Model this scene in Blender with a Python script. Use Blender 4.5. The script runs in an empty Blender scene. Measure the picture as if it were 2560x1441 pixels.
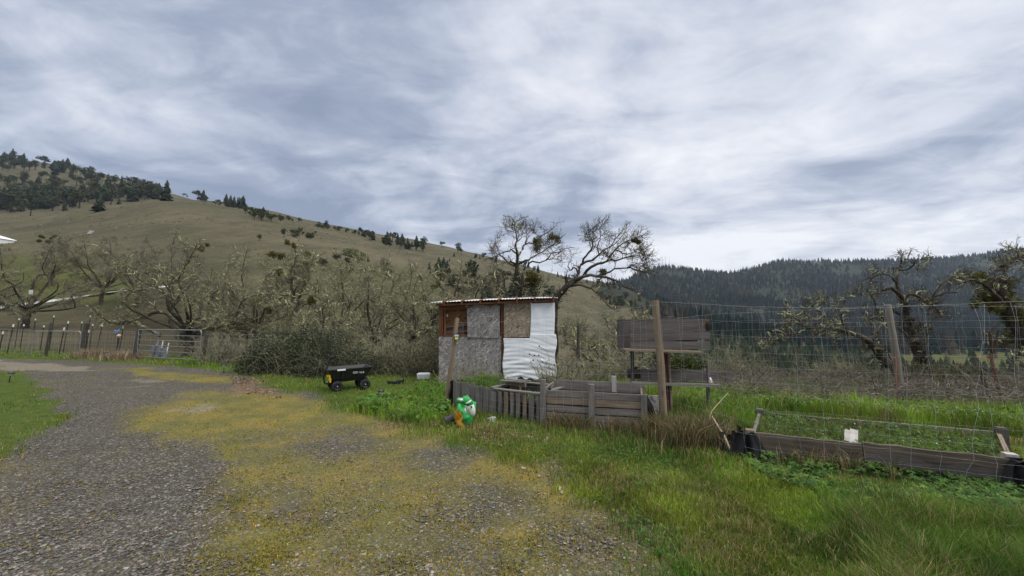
import bpy, bmesh, math, random
import numpy as np
from mathutils import Vector, Matrix
random.seed(7)
scene = bpy.context.scene
COL = scene.collection

# ------------------------------------------------------------------ camera, world, sun, exposure
CAMZ = 1.6
PITCH = math.radians(4.57)
FOC = 1000.0                                   # focal length in pixels of the 2560 px wide photograph
cam_data = bpy.data.cameras.new("camera")
cam_data.sensor_width = 36.0
cam_data.lens = 36.0 * FOC / 2560.0
cam_data.clip_start = 0.05
cam_data.clip_end = 20000.0
cam = bpy.data.objects.new("camera", cam_data)
cam.location = (0, 0, CAMZ)
cam.rotation_euler = (math.radians(90) + PITCH, 0, 0)
COL.objects.link(cam)
scene.camera = cam

SUN_EL, SUN_AZ = math.radians(48), math.radians(125)      # azimuth measured from +Y (view direction) towards +X
world = bpy.data.worlds.new("World")
scene.world = world
world.use_nodes = True


def build_world():
    nt = world.node_tree
    nt.nodes.clear()
    N, L = nt.nodes.new, nt.links.new

    def math_(op, a, b=None, clamp=False):
        n = N('ShaderNodeMath'); n.operation = op; n.use_clamp = clamp
        for i, v in enumerate((a, b)):
            if v is None: continue
            if isinstance(v, (int, float)): n.inputs[i].default_value = v
            else: L(v, n.inputs[i])
        return n.outputs[0]

    def rng(v, a, b, c=0.0, d=1.0, smooth=True):
        n = N('ShaderNodeMapRange'); n.interpolation_type = 'SMOOTHSTEP' if smooth else 'LINEAR'
        L(v, n.inputs[0])
        for i, q in zip((1, 2, 3, 4), (a, b, c, d)): n.inputs[i].default_value = q
        return n.outputs[0]
    tc = N('ShaderNodeTexCoord')
    sep = N('ShaderNodeSeparateXYZ'); L(tc.outputs['Generated'], sep.inputs[0])
    x, y, z = sep.outputs
    zz = math_('ADD', math_('MAXIMUM', z, 0.0), 0.16)
    u, v = math_('DIVIDE', x, zz), math_('DIVIDE', y, zz)
    cmb = N('ShaderNodeCombineXYZ'); L(u, cmb.inputs[0]); L(v, cmb.inputs[1])

    def noise(scale, sx, sy, rot, detail, rough, dist, off):
        m = N('ShaderNodeMapping'); L(cmb.outputs[0], m.inputs[0])
        m.inputs['Rotation'].default_value = (0, 0, math.radians(rot))
        m.inputs['Scale'].default_value = (sx, sy, 1)
        m.inputs['Location'].default_value = off
        n = N('ShaderNodeTexNoise'); L(m.outputs[0], n.inputs['Vector'])
        n.inputs['Scale'].default_value = scale; n.inputs['Detail'].default_value = detail
        n.inputs['Roughness'].default_value = rough; n.inputs['Distortion'].default_value = dist
        return n.outputs[0]
    big = noise(0.55, 0.85, 0.70, 20, 3.0, 0.5, 0.3, (3.7, 1.2, 0.4))
    mid = noise(1.35, 0.85, 0.75, 26, 10.0, 0.56, 0.5, (1.1, 5.3, 2.0))
    fine = noise(3.4, 0.70, 1.15, 18, 10.0, 0.60, 0.6, (9.1, 0.3, 7.0))
    d = math_('ADD', math_('ADD', math_('MULTIPLY', big, 0.45), math_('MULTIPLY', mid, 0.72)), math_('MULTIPLY', fine, 0.38))
    d = math_('SUBTRACT', d, 0.275)
    # the layer thins towards the east (+X): brighter there
    d = math_('ADD', d, math_('MULTIPLY', x, 0.085))
    # a clearer strip low over the valley, closed above by a darker deck
    az = math_('DIVIDE', x, math_('ADD', math_('ABSOLUTE', y), 0.05))
    low = math_('SUBTRACT', rng(z, 0.02, 0.10), rng(z, 0.155, 0.215))
    low = math_('MULTIPLY', low, rng(az, -0.75, 0.2))
    deck = math_('SUBTRACT', rng(z, 0.16, 0.215), rng(z, 0.24, 0.34))
    deck = math_('MULTIPLY', deck, rng(az, -0.35, 0.35))
    d = math_('ADD', d, math_('MULTIPLY', low, 0.13))
    d = math_('SUBTRACT', d, math_('MULTIPLY', deck, 0.085))
    ramp = N('ShaderNodeValToRGB'); L(d, ramp.inputs[0])
    cr = ramp.color_ramp
    cr.elements[0].position = 0.33; cr.elements[0].color = (0.265, 0.32, 0.44, 1)
    cr.elements[1].position = 0.72; cr.elements[1].color = (0.90, 0.915, 0.96, 1)
    for p, c in ((0.42, (0.35, 0.405, 0.525, 1)), (0.49, (0.495, 0.545, 0.66, 1)), (0.57, (0.665, 0.70, 0.79, 1))):
        e = cr.elements.new(p); e.color = c
    sky = N('ShaderNodeTexSky'); sky.sky_type = 'NISHITA'; sky.sun_disc = False
    sky.sun_elevation = SUN_EL; sky.sun_rotation = SUN_AZ
    sk = N('ShaderNodeVectorMath'); sk.operation = 'SCALE'; L(sky.outputs[0], sk.inputs[0]); sk.inputs['Scale'].default_value = 1.0
    bg_sky = N('ShaderNodeBackground'); L(sk.outputs[0], bg_sky.inputs[0]); bg_sky.inputs[1].default_value = 0.08
    # overcast: the zenith is much brighter than the sky near the horizon
    zen = rng(z, 0.66, 0.95, 1.0, ZENITH)
    warm = N('ShaderNodeMix'); warm.data_type = 'RGBA'; L(rng(z, 0.66, 0.85), warm.inputs[0]); L(ramp.outputs[0], warm.inputs[6]); warm.inputs[7].default_value = (0.60, 0.60, 0.59, 1)
    bg_cl = N('ShaderNodeBackground'); L(warm.outputs[2], bg_cl.inputs[0]); L(zen, bg_cl.inputs[1])
    mix = N('ShaderNodeMixShader'); mix.inputs[0].default_value = 0.94
    L(bg_sky.outputs[0], mix.inputs[1]); L(bg_cl.outputs[0], mix.inputs[2])
    out = N('ShaderNodeOutputWorld'); L(mix.outputs[0], out.inputs[0])


ZENITH = 4.6
build_world()
sun_data = bpy.data.lights.new("sun", 'SUN')
sun_data.energy = 1.5
sun_data.angle = math.radians(22)
sun_data.color = (1.0, 0.96, 0.90)
sun = bpy.data.objects.new("sun", sun_data)
sd = Vector((math.sin(SUN_AZ) * math.cos(SUN_EL), math.cos(SUN_AZ) * math.cos(SUN_EL), math.sin(SUN_EL)))
sun.rotation_euler = (-sd).to_track_quat('-Z', 'Y').to_euler()
COL.objects.link(sun)
scene.view_settings.view_transform = 'Standard'
scene.view_settings.look = 'None'
scene.view_settings.gamma = 1.0
scene.view_settings.exposure = 0.13
scene.render.engine = 'CYCLES'
scene.cycles.use_denoising = True
scene.cycles.max_bounces = 6
scene.cycles.volume_bounces = 0
HAZE = 0.00006
scene.cycles.transparent_max_bounces = 6

# ------------------------------------------------------------------ geometry helpers
CP, SP = math.cos(PITCH), math.sin(PITCH)


def P(px, py, Y):
    """World point seen at pixel (px, py) of the photograph, Y metres ahead."""
    dx, dy = (px - 1280) / FOC, (720.5 - py) / FOC
    s = Y / (CP - dy * SP)
    return Vector((dx * s, Y, CAMZ + (SP + dy * CP) * s))


def ray(px, py):
    dx, dy = (px - 1280) / FOC, (720.5 - py) / FOC
    q = CP - dy * SP
    return dx / q, (SP + dy * CP) / q


def to_px(x, y, z):
    """Inverse of P for arrays (y > 0)."""
    y = np.maximum(y, 0.05)
    zz = z - CAMZ
    depth = y * CP + zz * SP
    up = -y * SP + zz * CP
    depth = np.maximum(depth, 0.02)
    return 1280 + FOC * x / depth, 720.5 - FOC * up / depth


def hermite(xk, V, q):
    """Monotone cubic along the last axis. xk (K), V (N, K), q (N)."""
    h = np.diff(xk)
    d = np.diff(V, axis=-1) / h
    m = np.zeros_like(V)
    m[:, 0], m[:, -1] = d[:, 0], d[:, -1]
    same = d[:, :-1] * d[:, 1:] > 0
    den = np.where(same, d[:, :-1] + d[:, 1:], 1.0)
    m[:, 1:-1] = np.where(same, 2 * d[:, :-1] * d[:, 1:] / den, 0.0)
    q = np.clip(q, xk[0], xk[-1])
    i = np.clip(np.searchsorted(xk, q, side='right') - 1, 0, len(xk) - 2)
    r = np.arange(len(q))
    t = (q - xk[i]) / h[i]
    v0, v1, m0, m1 = V[r, i], V[r, i + 1], m[r, i] * h[i], m[r, i + 1] * h[i]
    t2, t3 = t * t, t * t * t
    return (2 * t3 - 3 * t2 + 1) * v0 + (t3 - 2 * t2 + t) * m0 + (-2 * t3 + 3 * t2) * v1 + (t3 - t2) * m1


def _hash(ix, iy, seed):
    n = (ix.astype(np.int64) * 374761393 + iy.astype(np.int64) * 668265263 + seed * 1442695041) & 0xffffffff
    n = ((n ^ (n >> 13)) * 1274126177) & 0xffffffff
    return ((n ^ (n >> 16)) & 0xffff) / 65535.0


def vnoise(x, y, seed=0):
    ix, iy = np.floor(x), np.floor(y)
    fx, fy = x - ix, y - iy
    fx, fy = fx * fx * (3 - 2 * fx), fy * fy * (3 - 2 * fy)
    a, b = _hash(ix, iy, seed), _hash(ix + 1, iy, seed)
    c, d = _hash(ix, iy + 1, seed), _hash(ix + 1, iy + 1, seed)
    return (a * (1 - fx) + b * fx) * (1 - fy) + (c * (1 - fx) + d * fx) * fy


def fbm(x, y, seed=0, octaves=4, rough=0.5):
    s, a, t = 0.0, 1.0, 0.0
    for o in range(octaves):
        s = s + a * vnoise(x * 2 ** o + 17.3 * o, y * 2 ** o - 9.1 * o, seed + o)
        t += a; a *= rough
    return s / t


# ------------------------------------------------------------------ terrain height
# one row per depth Y; one column per photograph column; a value over 300 is the pixel row the ground reaches there,
# any other value is a height in metres
T_PX = np.array([-700, 0, 200, 400, 600, 800, 1000, 1200, 1400, 1550, 1650, 1800, 2000, 2200, 2400, 2560, 3300], float)
T_ROWS = [
    (8,    [0]*17),
    (11,   [0]*17),
    (14,   [0, 0, 0, 0, 0, 0, 0, 0, -.3, -.4, -.5, -.5, -.5, -.5, -.5, -.5, -.4]),
    (17,   [0, 0, 0, 0, -.1, -.3, -.3, -.5, -1.0, -1.3, -1.5, -1.8, -1.8, -1.8, -1.8, -1.6, -1.4]),
    (21,   [0, 0, -.1, -.3, -.4, -.8, -1.0, -1.4, -2.2, -3, -3.5, -3.8, -4, -4, -4, -3.6, -3.4]),
    (27,   [.1, -.3, -.5, -.6, -.8, -1.4, -2.0, -2.8, -4.5, -6, -7, -7.5, -8, -8, -8, -7.5, -7]),
    (36,   [.3, .2, -.1, -.3, -.6, -1.8, -3, -4.5, -7.5, -10, -11, -12, -13, -13, -13, -12.5, -12]),
    (47,   [1.2, 1.0, .8, .7, .4, -1.2, -3.5, -6, -10, -13, -15, -16, -18, -18, -18, -18, -18]),
    (60,   [760, 776, 772, 758, 775, 790, 840, -7, -12, -16, -18, -20, -22, -22, -22, -22, -22]),
    (90,   [690, 715, 708, 695, 720, 745, 790, 870, -13, -18, -21, -24, -26, -27, -27, -27, -27]),
    (130,  [620, 655, 648, 642, 665, 690, 738, 805, -12, -18, -22, -26, -29, -30, -30, -30, -30]),
    (180,  [580, 612, 603, 597, 615, 645, 696, 758, 830, 862, 895, 965, -31, -32, -32, -32, -32]),
    (240,  [550, 578, 563, 548, 567, 608, 663, 715, 788, 832, 868, 925, 945, 940, 935, 930, 930]),
    (320,  [520, 545, 530, 503, 532, 584, 636, 682, 752, 798, 836, 885, 910, 915, 912, 908, 905]),
    (420,  [520, 543, 535, 512, 522, 570, 614, 660, 720, 764, 802, 850, 885, 893, 890, 886, 880]),
    (550,  [440, 488, 492, 500, 519, 561, 600, 645, 698, 732, 770, 818, 870, 876, 872, 868, 860]),
    (700,  [360, 428, 446, 489, 521, 563, 598, 639, 688, 718, 768, 830, 858, 864, 860, 855, 840]),
    (900,  [345, 398, 428, 486, 545, 585, 620, 660, 700, 738, 800, 815, 822, 832, 826, 815, 800]),
    (1200, [380, 420, 450, 520, 580, 620, 650, 690, 725, 742, 765, 770, 766, 770, 758, 748, 735]),
    (1600, [420, 460, 490, 560, 620, 650, 690, 720, 738, 730, 705, 715, 702, 704, 694, 684, 670]),
    (2100, [460, 500, 530, 600, 650, 690, 720, 735, 742, 708, 675, 688, 656, 660, 650, 632, 596]),
    (2700, [500, 540, 570, 640, 690, 720, 740, 750, 752, 740, 735, 735, 710, 710, 700, 695, 690]),
]
T_LY = np.log(np.array([r[0] for r in T_ROWS], float))
T_Z = np.array([[(CAMZ + r[0] * ray(1280, v)[1]) if v > 300 else v for v in r[1]] for r in T_ROWS], float)   # rows x cols


def gz(x, y):
    """Ground height, arrays or scalars."""
    sc = np.isscalar(x) or np.ndim(x) == 0
    x = np.atleast_1d(np.asarray(x, float)); y = np.atleast_1d(np.asarray(y, float))
    x, y = np.broadcast_arrays(x, y)
    sh = x.shape
    x, y = x.ravel(), y.ravel()
    yy = np.maximum(y, 1.0)
    ly = np.log(yy)
    px = 1280 + FOC * x / yy
    cols = np.empty((len(x), len(T_PX)))
    for j in range(len(T_PX)):
        cols[:, j] = hermite(T_LY, np.broadcast_to(T_Z[:, j], (len(x), len(T_LY))), ly)
    z = hermite(T_PX, cols, px)
    far = np.clip((y - 24) / 100, 0, 1)
    amp = far * np.clip(y * 0.010, 0, 11)
    n = fbm(x / 90, y / 90, 3, 4) - 0.5
    rid = 1 - np.abs(fbm(x / 130 + 0.3 * y / 130, y / 320, 11, 3) * 2 - 1)
    z = z + amp * (n * 0.9 - 0.55 * (rid - 0.75))
    near = np.clip((y - 5) / 6, 0, 1) * np.clip((60 - y) / 30, 0, 1)
    z = z + near * 0.16 * (fbm(x / 2.6, y / 2.6, 5, 3) - 0.5)
    z = z.reshape(sh)
    return float(z.ravel()[0]) if sc else z


def hit(px, py, y0=2.0, y1=2600.0):
    """First ground point on the sight line through a pixel of the photograph, from y0 metres on."""
    kx, kz = ray(px, py)
    Y = np.geomspace(y0, y1, 700)
    d = CAMZ + kz * Y - gz(kx * Y, Y)
    i = np.where(d <= 0)[0]
    if len(i) == 0:
        i = int(np.argmin(np.where(Y > y0, d / Y, 9)))
        Yh = Y[i]
    else:
        i = i[0]
        if i == 0: Yh = Y[0]
        else:
            a, b = d[i - 1], d[i]
            Yh = Y[i - 1] + (Y[i] - Y[i - 1]) * a / (a - b + 1e-9)
    return Vector((kx * Yh, Yh, gz(kx * Yh, Yh)))


def G(px, Y, dz=0.0):
    """Ground point Y metres ahead under photograph column px."""
    x = (px - 1280) / FOC * Y
    return Vector((x, Y, gz(x, Y) + dz))


# ------------------------------------------------------------------ object helpers
def tag(o, label=None, cat=None, group=None, kind=None):
    if label: o['label'] = label
    if cat: o['category'] = cat
    if group: o['group'] = group
    if kind: o['kind'] = kind
    return o


def empty(name, loc, label=None, cat=None, group=None, rz=0.0):
    o = bpy.data.objects.new(name, None)
    o.empty_display_size = 0.1
    o.location = loc
    o.rotation_euler = (0, 0, rz)
    COL.objects.link(o)
    return tag(o, label, cat, group)


def world_of(o):
    m = Matrix.LocRotScale(o.location, o.rotation_euler, o.scale)
    if o.parent is not None: m = world_of(o.parent) @ o.matrix_parent_inverse @ m
    return m


def link(name, me, mat=None, parent=None, keep_world=True):
    o = bpy.data.objects.new(name, me)
    if mat is not None:
        for m in (mat if isinstance(mat, (list, tuple)) else [mat]): me.materials.append(m)
    COL.objects.link(o)
    if parent is not None:
        o.parent = parent
        if keep_world: o.matrix_parent_inverse = world_of(parent).inverted()
    return o


def np_mesh(name, verts, faces, col=None, smooth=False, uv=None):
    """Mesh from arrays: faces is one (M, k) array or a list of such arrays."""
    if not isinstance(faces, (list, tuple)): faces = [faces]
    faces = [np.asarray(f, np.int32) for f in faces if len(f)]
    verts = np.asarray(verts, np.float32)
    me = bpy.data.meshes.new(name)
    me.vertices.add(len(verts)); me.vertices.foreach_set('co', verts.ravel())
    nl = sum(f.size for f in faces); nf = sum(len(f) for f in faces)
    me.loops.add(nl); me.polygons.add(nf)
    me.loops.foreach_set('vertex_index', np.concatenate([f.ravel() for f in faces]))
    tot = np.concatenate([np.full(len(f), f.shape[1], np.int32) for f in faces])
    st = np.concatenate([[0], np.cumsum(tot)[:-1]]).astype(np.int32)
    me.polygons.foreach_set('loop_start', st)
    me.polygons.foreach_set('loop_total', tot)
    me.polygons.foreach_set('use_smooth', np.full(nf, smooth, bool))
    me.update(calc_edges=True)
    if col is not None:
        c = np.asarray(col, np.float32)
        if c.shape[1] == 3: c = np.hstack([c, np.ones((len(c), 1), np.float32)])
        a = me.color_attributes.new('Col', 'FLOAT_COLOR', 'POINT')
        a.data.foreach_set('color', c.ravel())
    if uv is not None:
        l = me.uv_layers.new(name='UVMap')
        l.data.foreach_set('uv', np.asarray(uv, np.float32).ravel())
    return me


class MB:
    """Collects boards, boxes, tubes and sheets; build() links them as one mesh object."""
    def __init__(self):
        self.v, self.f, self.uv, self.sm = [], [], [], []

    def _add(self, vs, fs, uvs, smooth=False):
        b = len(self.v)
        self.v += [tuple(q) for q in vs]
        for f, u in zip(fs, uvs):
            self.f.append([b + i for i in f]); self.uv.append(u); self.sm.append(smooth)

    def box(self, c, ax, ay, az, sx, sy, sz, warp=0.0, seg=1):
        """Box round c; ax is the grain direction. seg > 1 with warp bends and roughens it along ax."""
        c = Vector(c); ax = Vector(ax).normalized(); ay = Vector(ay).normalized(); az = Vector(az).normalized()
        o = random.random() * 50; ov = random.random() * 50
        rings = []
        for k in range(seg + 1):
            t = k / seg
            j = (random.uniform(-1, 1) * warp if seg > 1 else 0)
            j2 = (random.uniform(-1, 1) * warp if seg > 1 else 0)
            q = c + ax * ((t - .5) * sx) + az * j + ay * j2
            rings.append([q + ay * (a * sy / 2) + az * (b * sz / 2) for a, b in ((-1, -1), (1, -1), (1, 1), (-1, 1))])
        vs = [p for r in rings for p in r]
        fs, us = [], []
        w = [sy, sz, sy, sz]
        for k in range(seg):
            u0, u1 = o + k / seg * sx, o + (k + 1) / seg * sx
            v0 = ov
            for a in range(4):
                b = (a + 1) % 4
                fs.append([k * 4 + a, k * 4 + b, (k + 1) * 4 + b, (k + 1) * 4 + a])
                us.append([(u0, v0), (u0, v0 + w[a]), (u1, v0 + w[a]), (u1, v0)])
                v0 += w[a]
        n = seg * 4
        fs.append([3, 2, 1, 0]); us.append([(o, ov + sz), (o + .02, ov + sz), (o + .02, ov), (o, ov)])
        fs.append([n, n + 1, n + 2, n + 3]); us.append([(o, ov), (o + .02, ov), (o + .02, ov + sz), (o, ov + sz)])
        self._add(vs, fs, us)
        return self

    def board(self, p0, p1, width, thick, wdir, warp=0.0, seg=1):
        """Board from p0 to p1; wdir points across its width."""
        p0, p1 = Vector(p0), Vector(p1)
        ax = (p1 - p0).normalized()
        n = ax.cross(Vector(wdir)).normalized()
        w = n.cross(ax).normalized()
        return self.box((p0 + p1) / 2, ax, w, n, (p1 - p0).length, width, thick, warp, seg)

    def quadboard(self, c, thick_dir, thick):
        """Solid sheet with the four corners c (in order), thickened along thick_dir."""
        c = [Vector(q) for q in c]
        n = Vector(thick_dir).normalized() * thick
        vs = c + [q + n for q in c]
        w, h = (c[1] - c[0]).length, (c[3] - c[0]).length
        o, ov = random.random() * 50, random.random() * 50
        full = [(o, ov), (o + w, ov), (o + w, ov + h), (o, ov + h)]
        fs = [[0, 1, 2, 3], [7, 6, 5, 4]] + [[i, (i + 1) % 4 + 0, (i + 1) % 4 + 4, i + 4][::-1] for i in range(4)]
        us = [full, full[::-1]] + [[(o, ov), (o + w, ov), (o + w, ov + .02), (o, ov + .02)]] * 4
        self._add(vs, fs, us)
        return self

    def tube(self, pts, rad, n=8, cap=True, smooth=True):
        pts = [Vector(p) for p in pts]
        if isinstance(rad, (int, float)): rad = [rad] * len(pts)
        o = random.random() * 50
        vs, fs, us = [], [], []
        ln = 0
        ref = Vector((0.31, 0.17, 0.93))
        for i, p in enumerate(pts):
            t = (pts[min(i + 1, len(pts) - 1)] - pts[max(i - 1, 0)]).normalized()
            if abs(t.dot(ref)) > 0.97: ref = Vector((0.9, 0.3, 0.1))
            a = t.cross(ref).normalized(); b = t.cross(a)
            for k in range(n):
                g = 2 * math.pi * k / n
                vs.append(p + (a * math.cos(g) + b * math.sin(g)) * rad[i])
        for i in range(len(pts) - 1):
            l1 = ln + (pts[i + 1] - pts[i]).length
            for k in range(n):
                k2 = (k + 1) % n
                c = 2 * math.pi * max(rad[i], 0.002) / n
                fs.append([i * n + k, i * n + k2, (i + 1) * n + k2, (i + 1) * n + k])
                us.append([(o + ln, k * c), (o + ln, (k + 1) * c), (o + l1, (k + 1) * c), (o + l1, k * c)])
            ln = l1
        self._add(vs, fs, us, smooth)
        if cap:
            e = len(pts) - 1
            self._add([vs[k] for k in range(n)], [list(range(n))[::-1]], [[(o, 0)] * n])
            self._add([vs[e * n + k] for k in range(n)], [list(range(n))], [[(o, 0)] * n])
        return self

    def disc(self, c, axis, r, n=20):
        c, t = Vector(c), Vector(axis).normalized()
        a = t.orthogonal().normalized(); b = t.cross(a)
        self._add([c + (a * math.cos(2 * math.pi * k / n) + b * math.sin(2 * math.pi * k / n)) * r for k in range(n)],
                  [list(range(n))], [[(0, 0)] * n])
        return self

    def lathe(self, c, axis, prof, n=24, smooth=True):
        """Profile [(radius, along axis)] turned round the axis through c."""
        c, t = Vector(c), Vector(axis).normalized()
        a = t.orthogonal().normalized(); b = t.cross(a)
        vs, fs, us = [], [], []
        for r, h in prof:
            for k in range(n):
                g = 2 * math.pi * k / n
                vs.append(c + t * h + (a * math.cos(g) + b * math.sin(g)) * r)
        for i in range(len(prof) - 1):
            for k in range(n):
                k2 = (k + 1) % n
                fs.append([i * n + k, i * n + k2, (i + 1) * n + k2, (i + 1) * n + k])
                us.append([(k / n, i * .1), (k2 / n, i * .1), (k2 / n, i * .1 + .1), (k / n, i * .1 + .1)])
        self._add(vs, fs, us, smooth)
        return self

    def grid(self, fn, nu, nv, smooth=True, double=0.0):
        """Sheet fn(s, t) -> point, s, t in 0..1; double > 0 gives it that thickness."""
        vs = [Vector(fn(i / nu, j / nv)) for j in range(nv + 1) for i in range(nu + 1)]
        w = (vs[nu] - vs[0]).length; h = (vs[-1] - vs[nu]).length
        fs, us = [], []
        for j in range(nv):
            for i in range(nu):
                a = j * (nu + 1) + i
                fs.append([a, a + 1, a + nu + 2, a + nu + 1])
                us.append([(i / nu * w, j / nv * h), ((i + 1) / nu * w, j / nv * h), ((i + 1) / nu * w, (j + 1) / nv * h), (i / nu * w, (j + 1) / nv * h)])
        self._add(vs, fs, us, smooth)
        return self

    def build(self, name, mat, parent=None):
        me = bpy.data.meshes.new(name)
        me.from_pydata(self.v, [], self.f)
        l = me.uv_layers.new(name='UVMap')
        flat = [c for u in self.uv for p in u for c in p]
        l.data.foreach_set('uv', flat)
        me.polygons.foreach_set('use_smooth', self.sm)
        me.update()
        return link(name, me, mat, parent)


def copy_tree(o, parent=None):
    c = o.copy(); COL.objects.link(c)
    if parent is not None: c.parent = parent
    for ch in list(o.children): copy_tree(ch, c)
    return c


# ------------------------------------------------------------------ materials
def new_mat(name):
    m = bpy.data.materials.new(name); m.use_nodes = True
    nt = m.node_tree
    return m, nt, nt.nodes['Principled BSDF']


class NT:
    """Small wrapper for writing node trees."""
    def __init__(self, nt): self.nt = nt
    def n(self, t, **k):
        q = self.nt.nodes.new(t)
        for a, b in k.items(): setattr(q, a, b)
        return q
    def l(self, a, b): self.nt.links.new(a, b)
    def val(self, s, v):
        if isinstance(v, (int, float)): s.default_value = v
        elif isinstance(v, tuple): s.default_value = v
        else: self.l(v, s)
    def math(self, op, a, b=None, clamp=False):
        q = self.n('ShaderNodeMath', operation=op, use_clamp=clamp)
        self.val(q.inputs[0], a)
        if b is not None: self.val(q.inputs[1], b)
        return q.outputs[0]
    def noise(self, vec, scale, detail=4.0, rough=0.5, dist=0.0, out=0):
        q = self.n('ShaderNodeTexNoise')
        if vec is not None: self.l(vec, q.inputs['Vector'])
        q.inputs['Scale'].default_value = scale; q.inputs['Detail'].default_value = detail
        q.inputs['Roughness'].default_value = rough; q.inputs['Distortion'].default_value = dist
        return q.outputs[out]
    def voro(self, vec, scale, feature='F1', rand=1.0):
        q = self.n('ShaderNodeTexVoronoi', feature=feature)
        if vec is not None: self.l(vec, q.inputs['Vector'])
        q.inputs['Scale'].default_value = scale
        if 'Randomness' in q.inputs: q.inputs['Randomness'].default_value = rand
        return q
    def map(self, vec, scale=(1, 1, 1), rot=(0, 0, 0), loc=(0, 0, 0)):
        q = self.n('ShaderNodeMapping'); self.l(vec, q.inputs[0])
        q.inputs['Scale'].default_value = scale; q.inputs['Rotation'].default_value = rot; q.inputs['Location'].default_value = loc
        return q.outputs[0]
    def ramp(self, fac, stops, interp='LINEAR'):
        q = self.n('ShaderNodeValToRGB'); self.val(q.inputs[0], fac)
        cr = q.color_ramp; cr.interpolation = interp
        while len(cr.elements) < len(stops): cr.elements.new(0.5)
        for e, (p, c) in zip(cr.elements, stops):
            e.position = p; e.color = (*c, 1) if len(c) == 3 else c
        return q.outputs[0]
    def rng(self, v, a, b, c=0.0, d=1.0, smooth=False):
        q = self.n('ShaderNodeMapRange'); q.interpolation_type = 'SMOOTHSTEP' if smooth else 'LINEAR'
        self.val(q.inputs[0], v)
        for i, w in zip((1, 2, 3, 4), (a, b, c, d)): self.val(q.inputs[i], w)
        return q.outputs[0]
    def mix(self, f, a, b, mode='MIX'):
        q = self.n('ShaderNodeMix', data_type='RGBA', blend_type=mode)
        self.val(q.inputs[0], f)
        for s, v in ((q.inputs[6], a), (q.inputs[7], b)):
            if isinstance(v, tuple): s.default_value = (*v, 1) if len(v) == 3 else v
            else: self.l(v, s)
        return q.outputs[2]
    def bump(self, h, strength, dist, bsdf):
        q = self.n('ShaderNodeBump'); q.inputs['Strength'].default_value = strength; q.inputs['Distance'].default_value = dist
        self.l(h, q.inputs['Height']); self.l(q.outputs[0], bsdf.inputs['Normal'])
        return q


def wood_mat(name, dark, light, stain=None, su=2.2, sv=55.0, rough=0.85, knots=True):
    m, nt, b = new_mat(name); t = NT(nt)
    uv = t.n('ShaderNodeTexCoord').outputs['UV']
    warp = t.noise(uv, 3.0, 2.0, out=1)
    wv = t.n('ShaderNodeVectorMath', operation='SCALE'); t.l(warp, wv.inputs[0]); wv.inputs['Scale'].default_value = 0.035
    ad = t.n('ShaderNodeVectorMath', operation='ADD'); t.l(uv, ad.inputs[0]); t.l(wv.outputs[0], ad.inputs[1])
    g = t.noise(t.map(ad.outputs[0], (su, sv, 1)), 1.0, 6.0, 0.65)
    g2 = t.noise(t.map(ad.outputs[0], (su * .5, sv * .25, 1)), 1.0, 3.0, 0.5)
    f = t.math('ADD', t.math('MULTIPLY', g, .6), t.math('MULTIPLY', g2, .4))
    c = t.ramp(f, [(.28, tuple(q * .55 for q in dark)), (.42, dark), (.62, light), (.78, tuple(min(1, q * 1.2) for q in light))])
    blot = t.noise(uv, 2.3, 4.0, 0.6)
    c = t.mix(t.rng(blot, .3, .75, 0.0, .55), c, stain if stain else tuple(q * .8 for q in dark))
    if knots:
        k = t.voro(t.map(ad.outputs[0], (2.3, 9, 1)), 1.0).outputs['Distance']
        c = t.mix(t.rng(k, .05, .14, .75, 0.0), c, tuple(q * .3 for q in dark))
    t.l(c, b.inputs['Base Color'])
    b.inputs['Roughness'].default_value = rough
    b.inputs['Specular IOR Level'].default_value = 0.25
    t.bump(f, 0.6, 0.004, b)
    return m


def osb_mat(name, dark, mid, light):
    """Strand board: overlapping long flakes in many directions."""
    m, nt, b = new_mat(name); t = NT(nt)
    uv = t.n('ShaderNodeTexCoord').outputs['UV']
    nz = t.noise(uv, 7.0, 2.0, out=1)
    sc = t.n('ShaderNodeVectorMath', operation='SCALE'); t.l(nz, sc.inputs[0]); sc.inputs['Scale'].default_value = 0.10
    ad = t.n('ShaderNodeVectorMath', operation='ADD'); t.l(uv, ad.inputs[0]); t.l(sc.outputs[0], ad.inputs[1])
    out, hh = None, None
    for i, (rot, s) in enumerate(((0.3, 1.0), (1.45, 1.1), (2.4, .9))):
        v = t.voro(t.map(t.map(ad.outputs[0], (1, 1, 1), (0, 0, rot), (i * 3.1, i, 0)), (44 * s, 14 * s, 1)), 1.0)
        s3 = t.n('ShaderNodeSeparateColor'); t.l(v.outputs['Color'], s3.inputs[0])
        c = t.ramp(s3.outputs[0], [(.05, dark), (.45, mid), (.8, mid), (.97, light)])
        if out is None: out, hh = c, s3.outputs[1]
        else:
            k = t.math('GREATER_THAN', s3.outputs[2], .55)
            out = t.mix(k, out, c)
    big = t.noise(uv, 1.6, 4.0, .6)
    out = t.mix(t.rng(big, .35, .75, 0, .5), out, tuple(q * 1.1 for q in dark))
    t.l(out, b.inputs['Base Color'])
    b.inputs['Roughness'].default_value = .9
    b.inputs['Specular IOR Level'].default_value = .2
    t.bump(hh, .35, .003, b)
    return m


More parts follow.
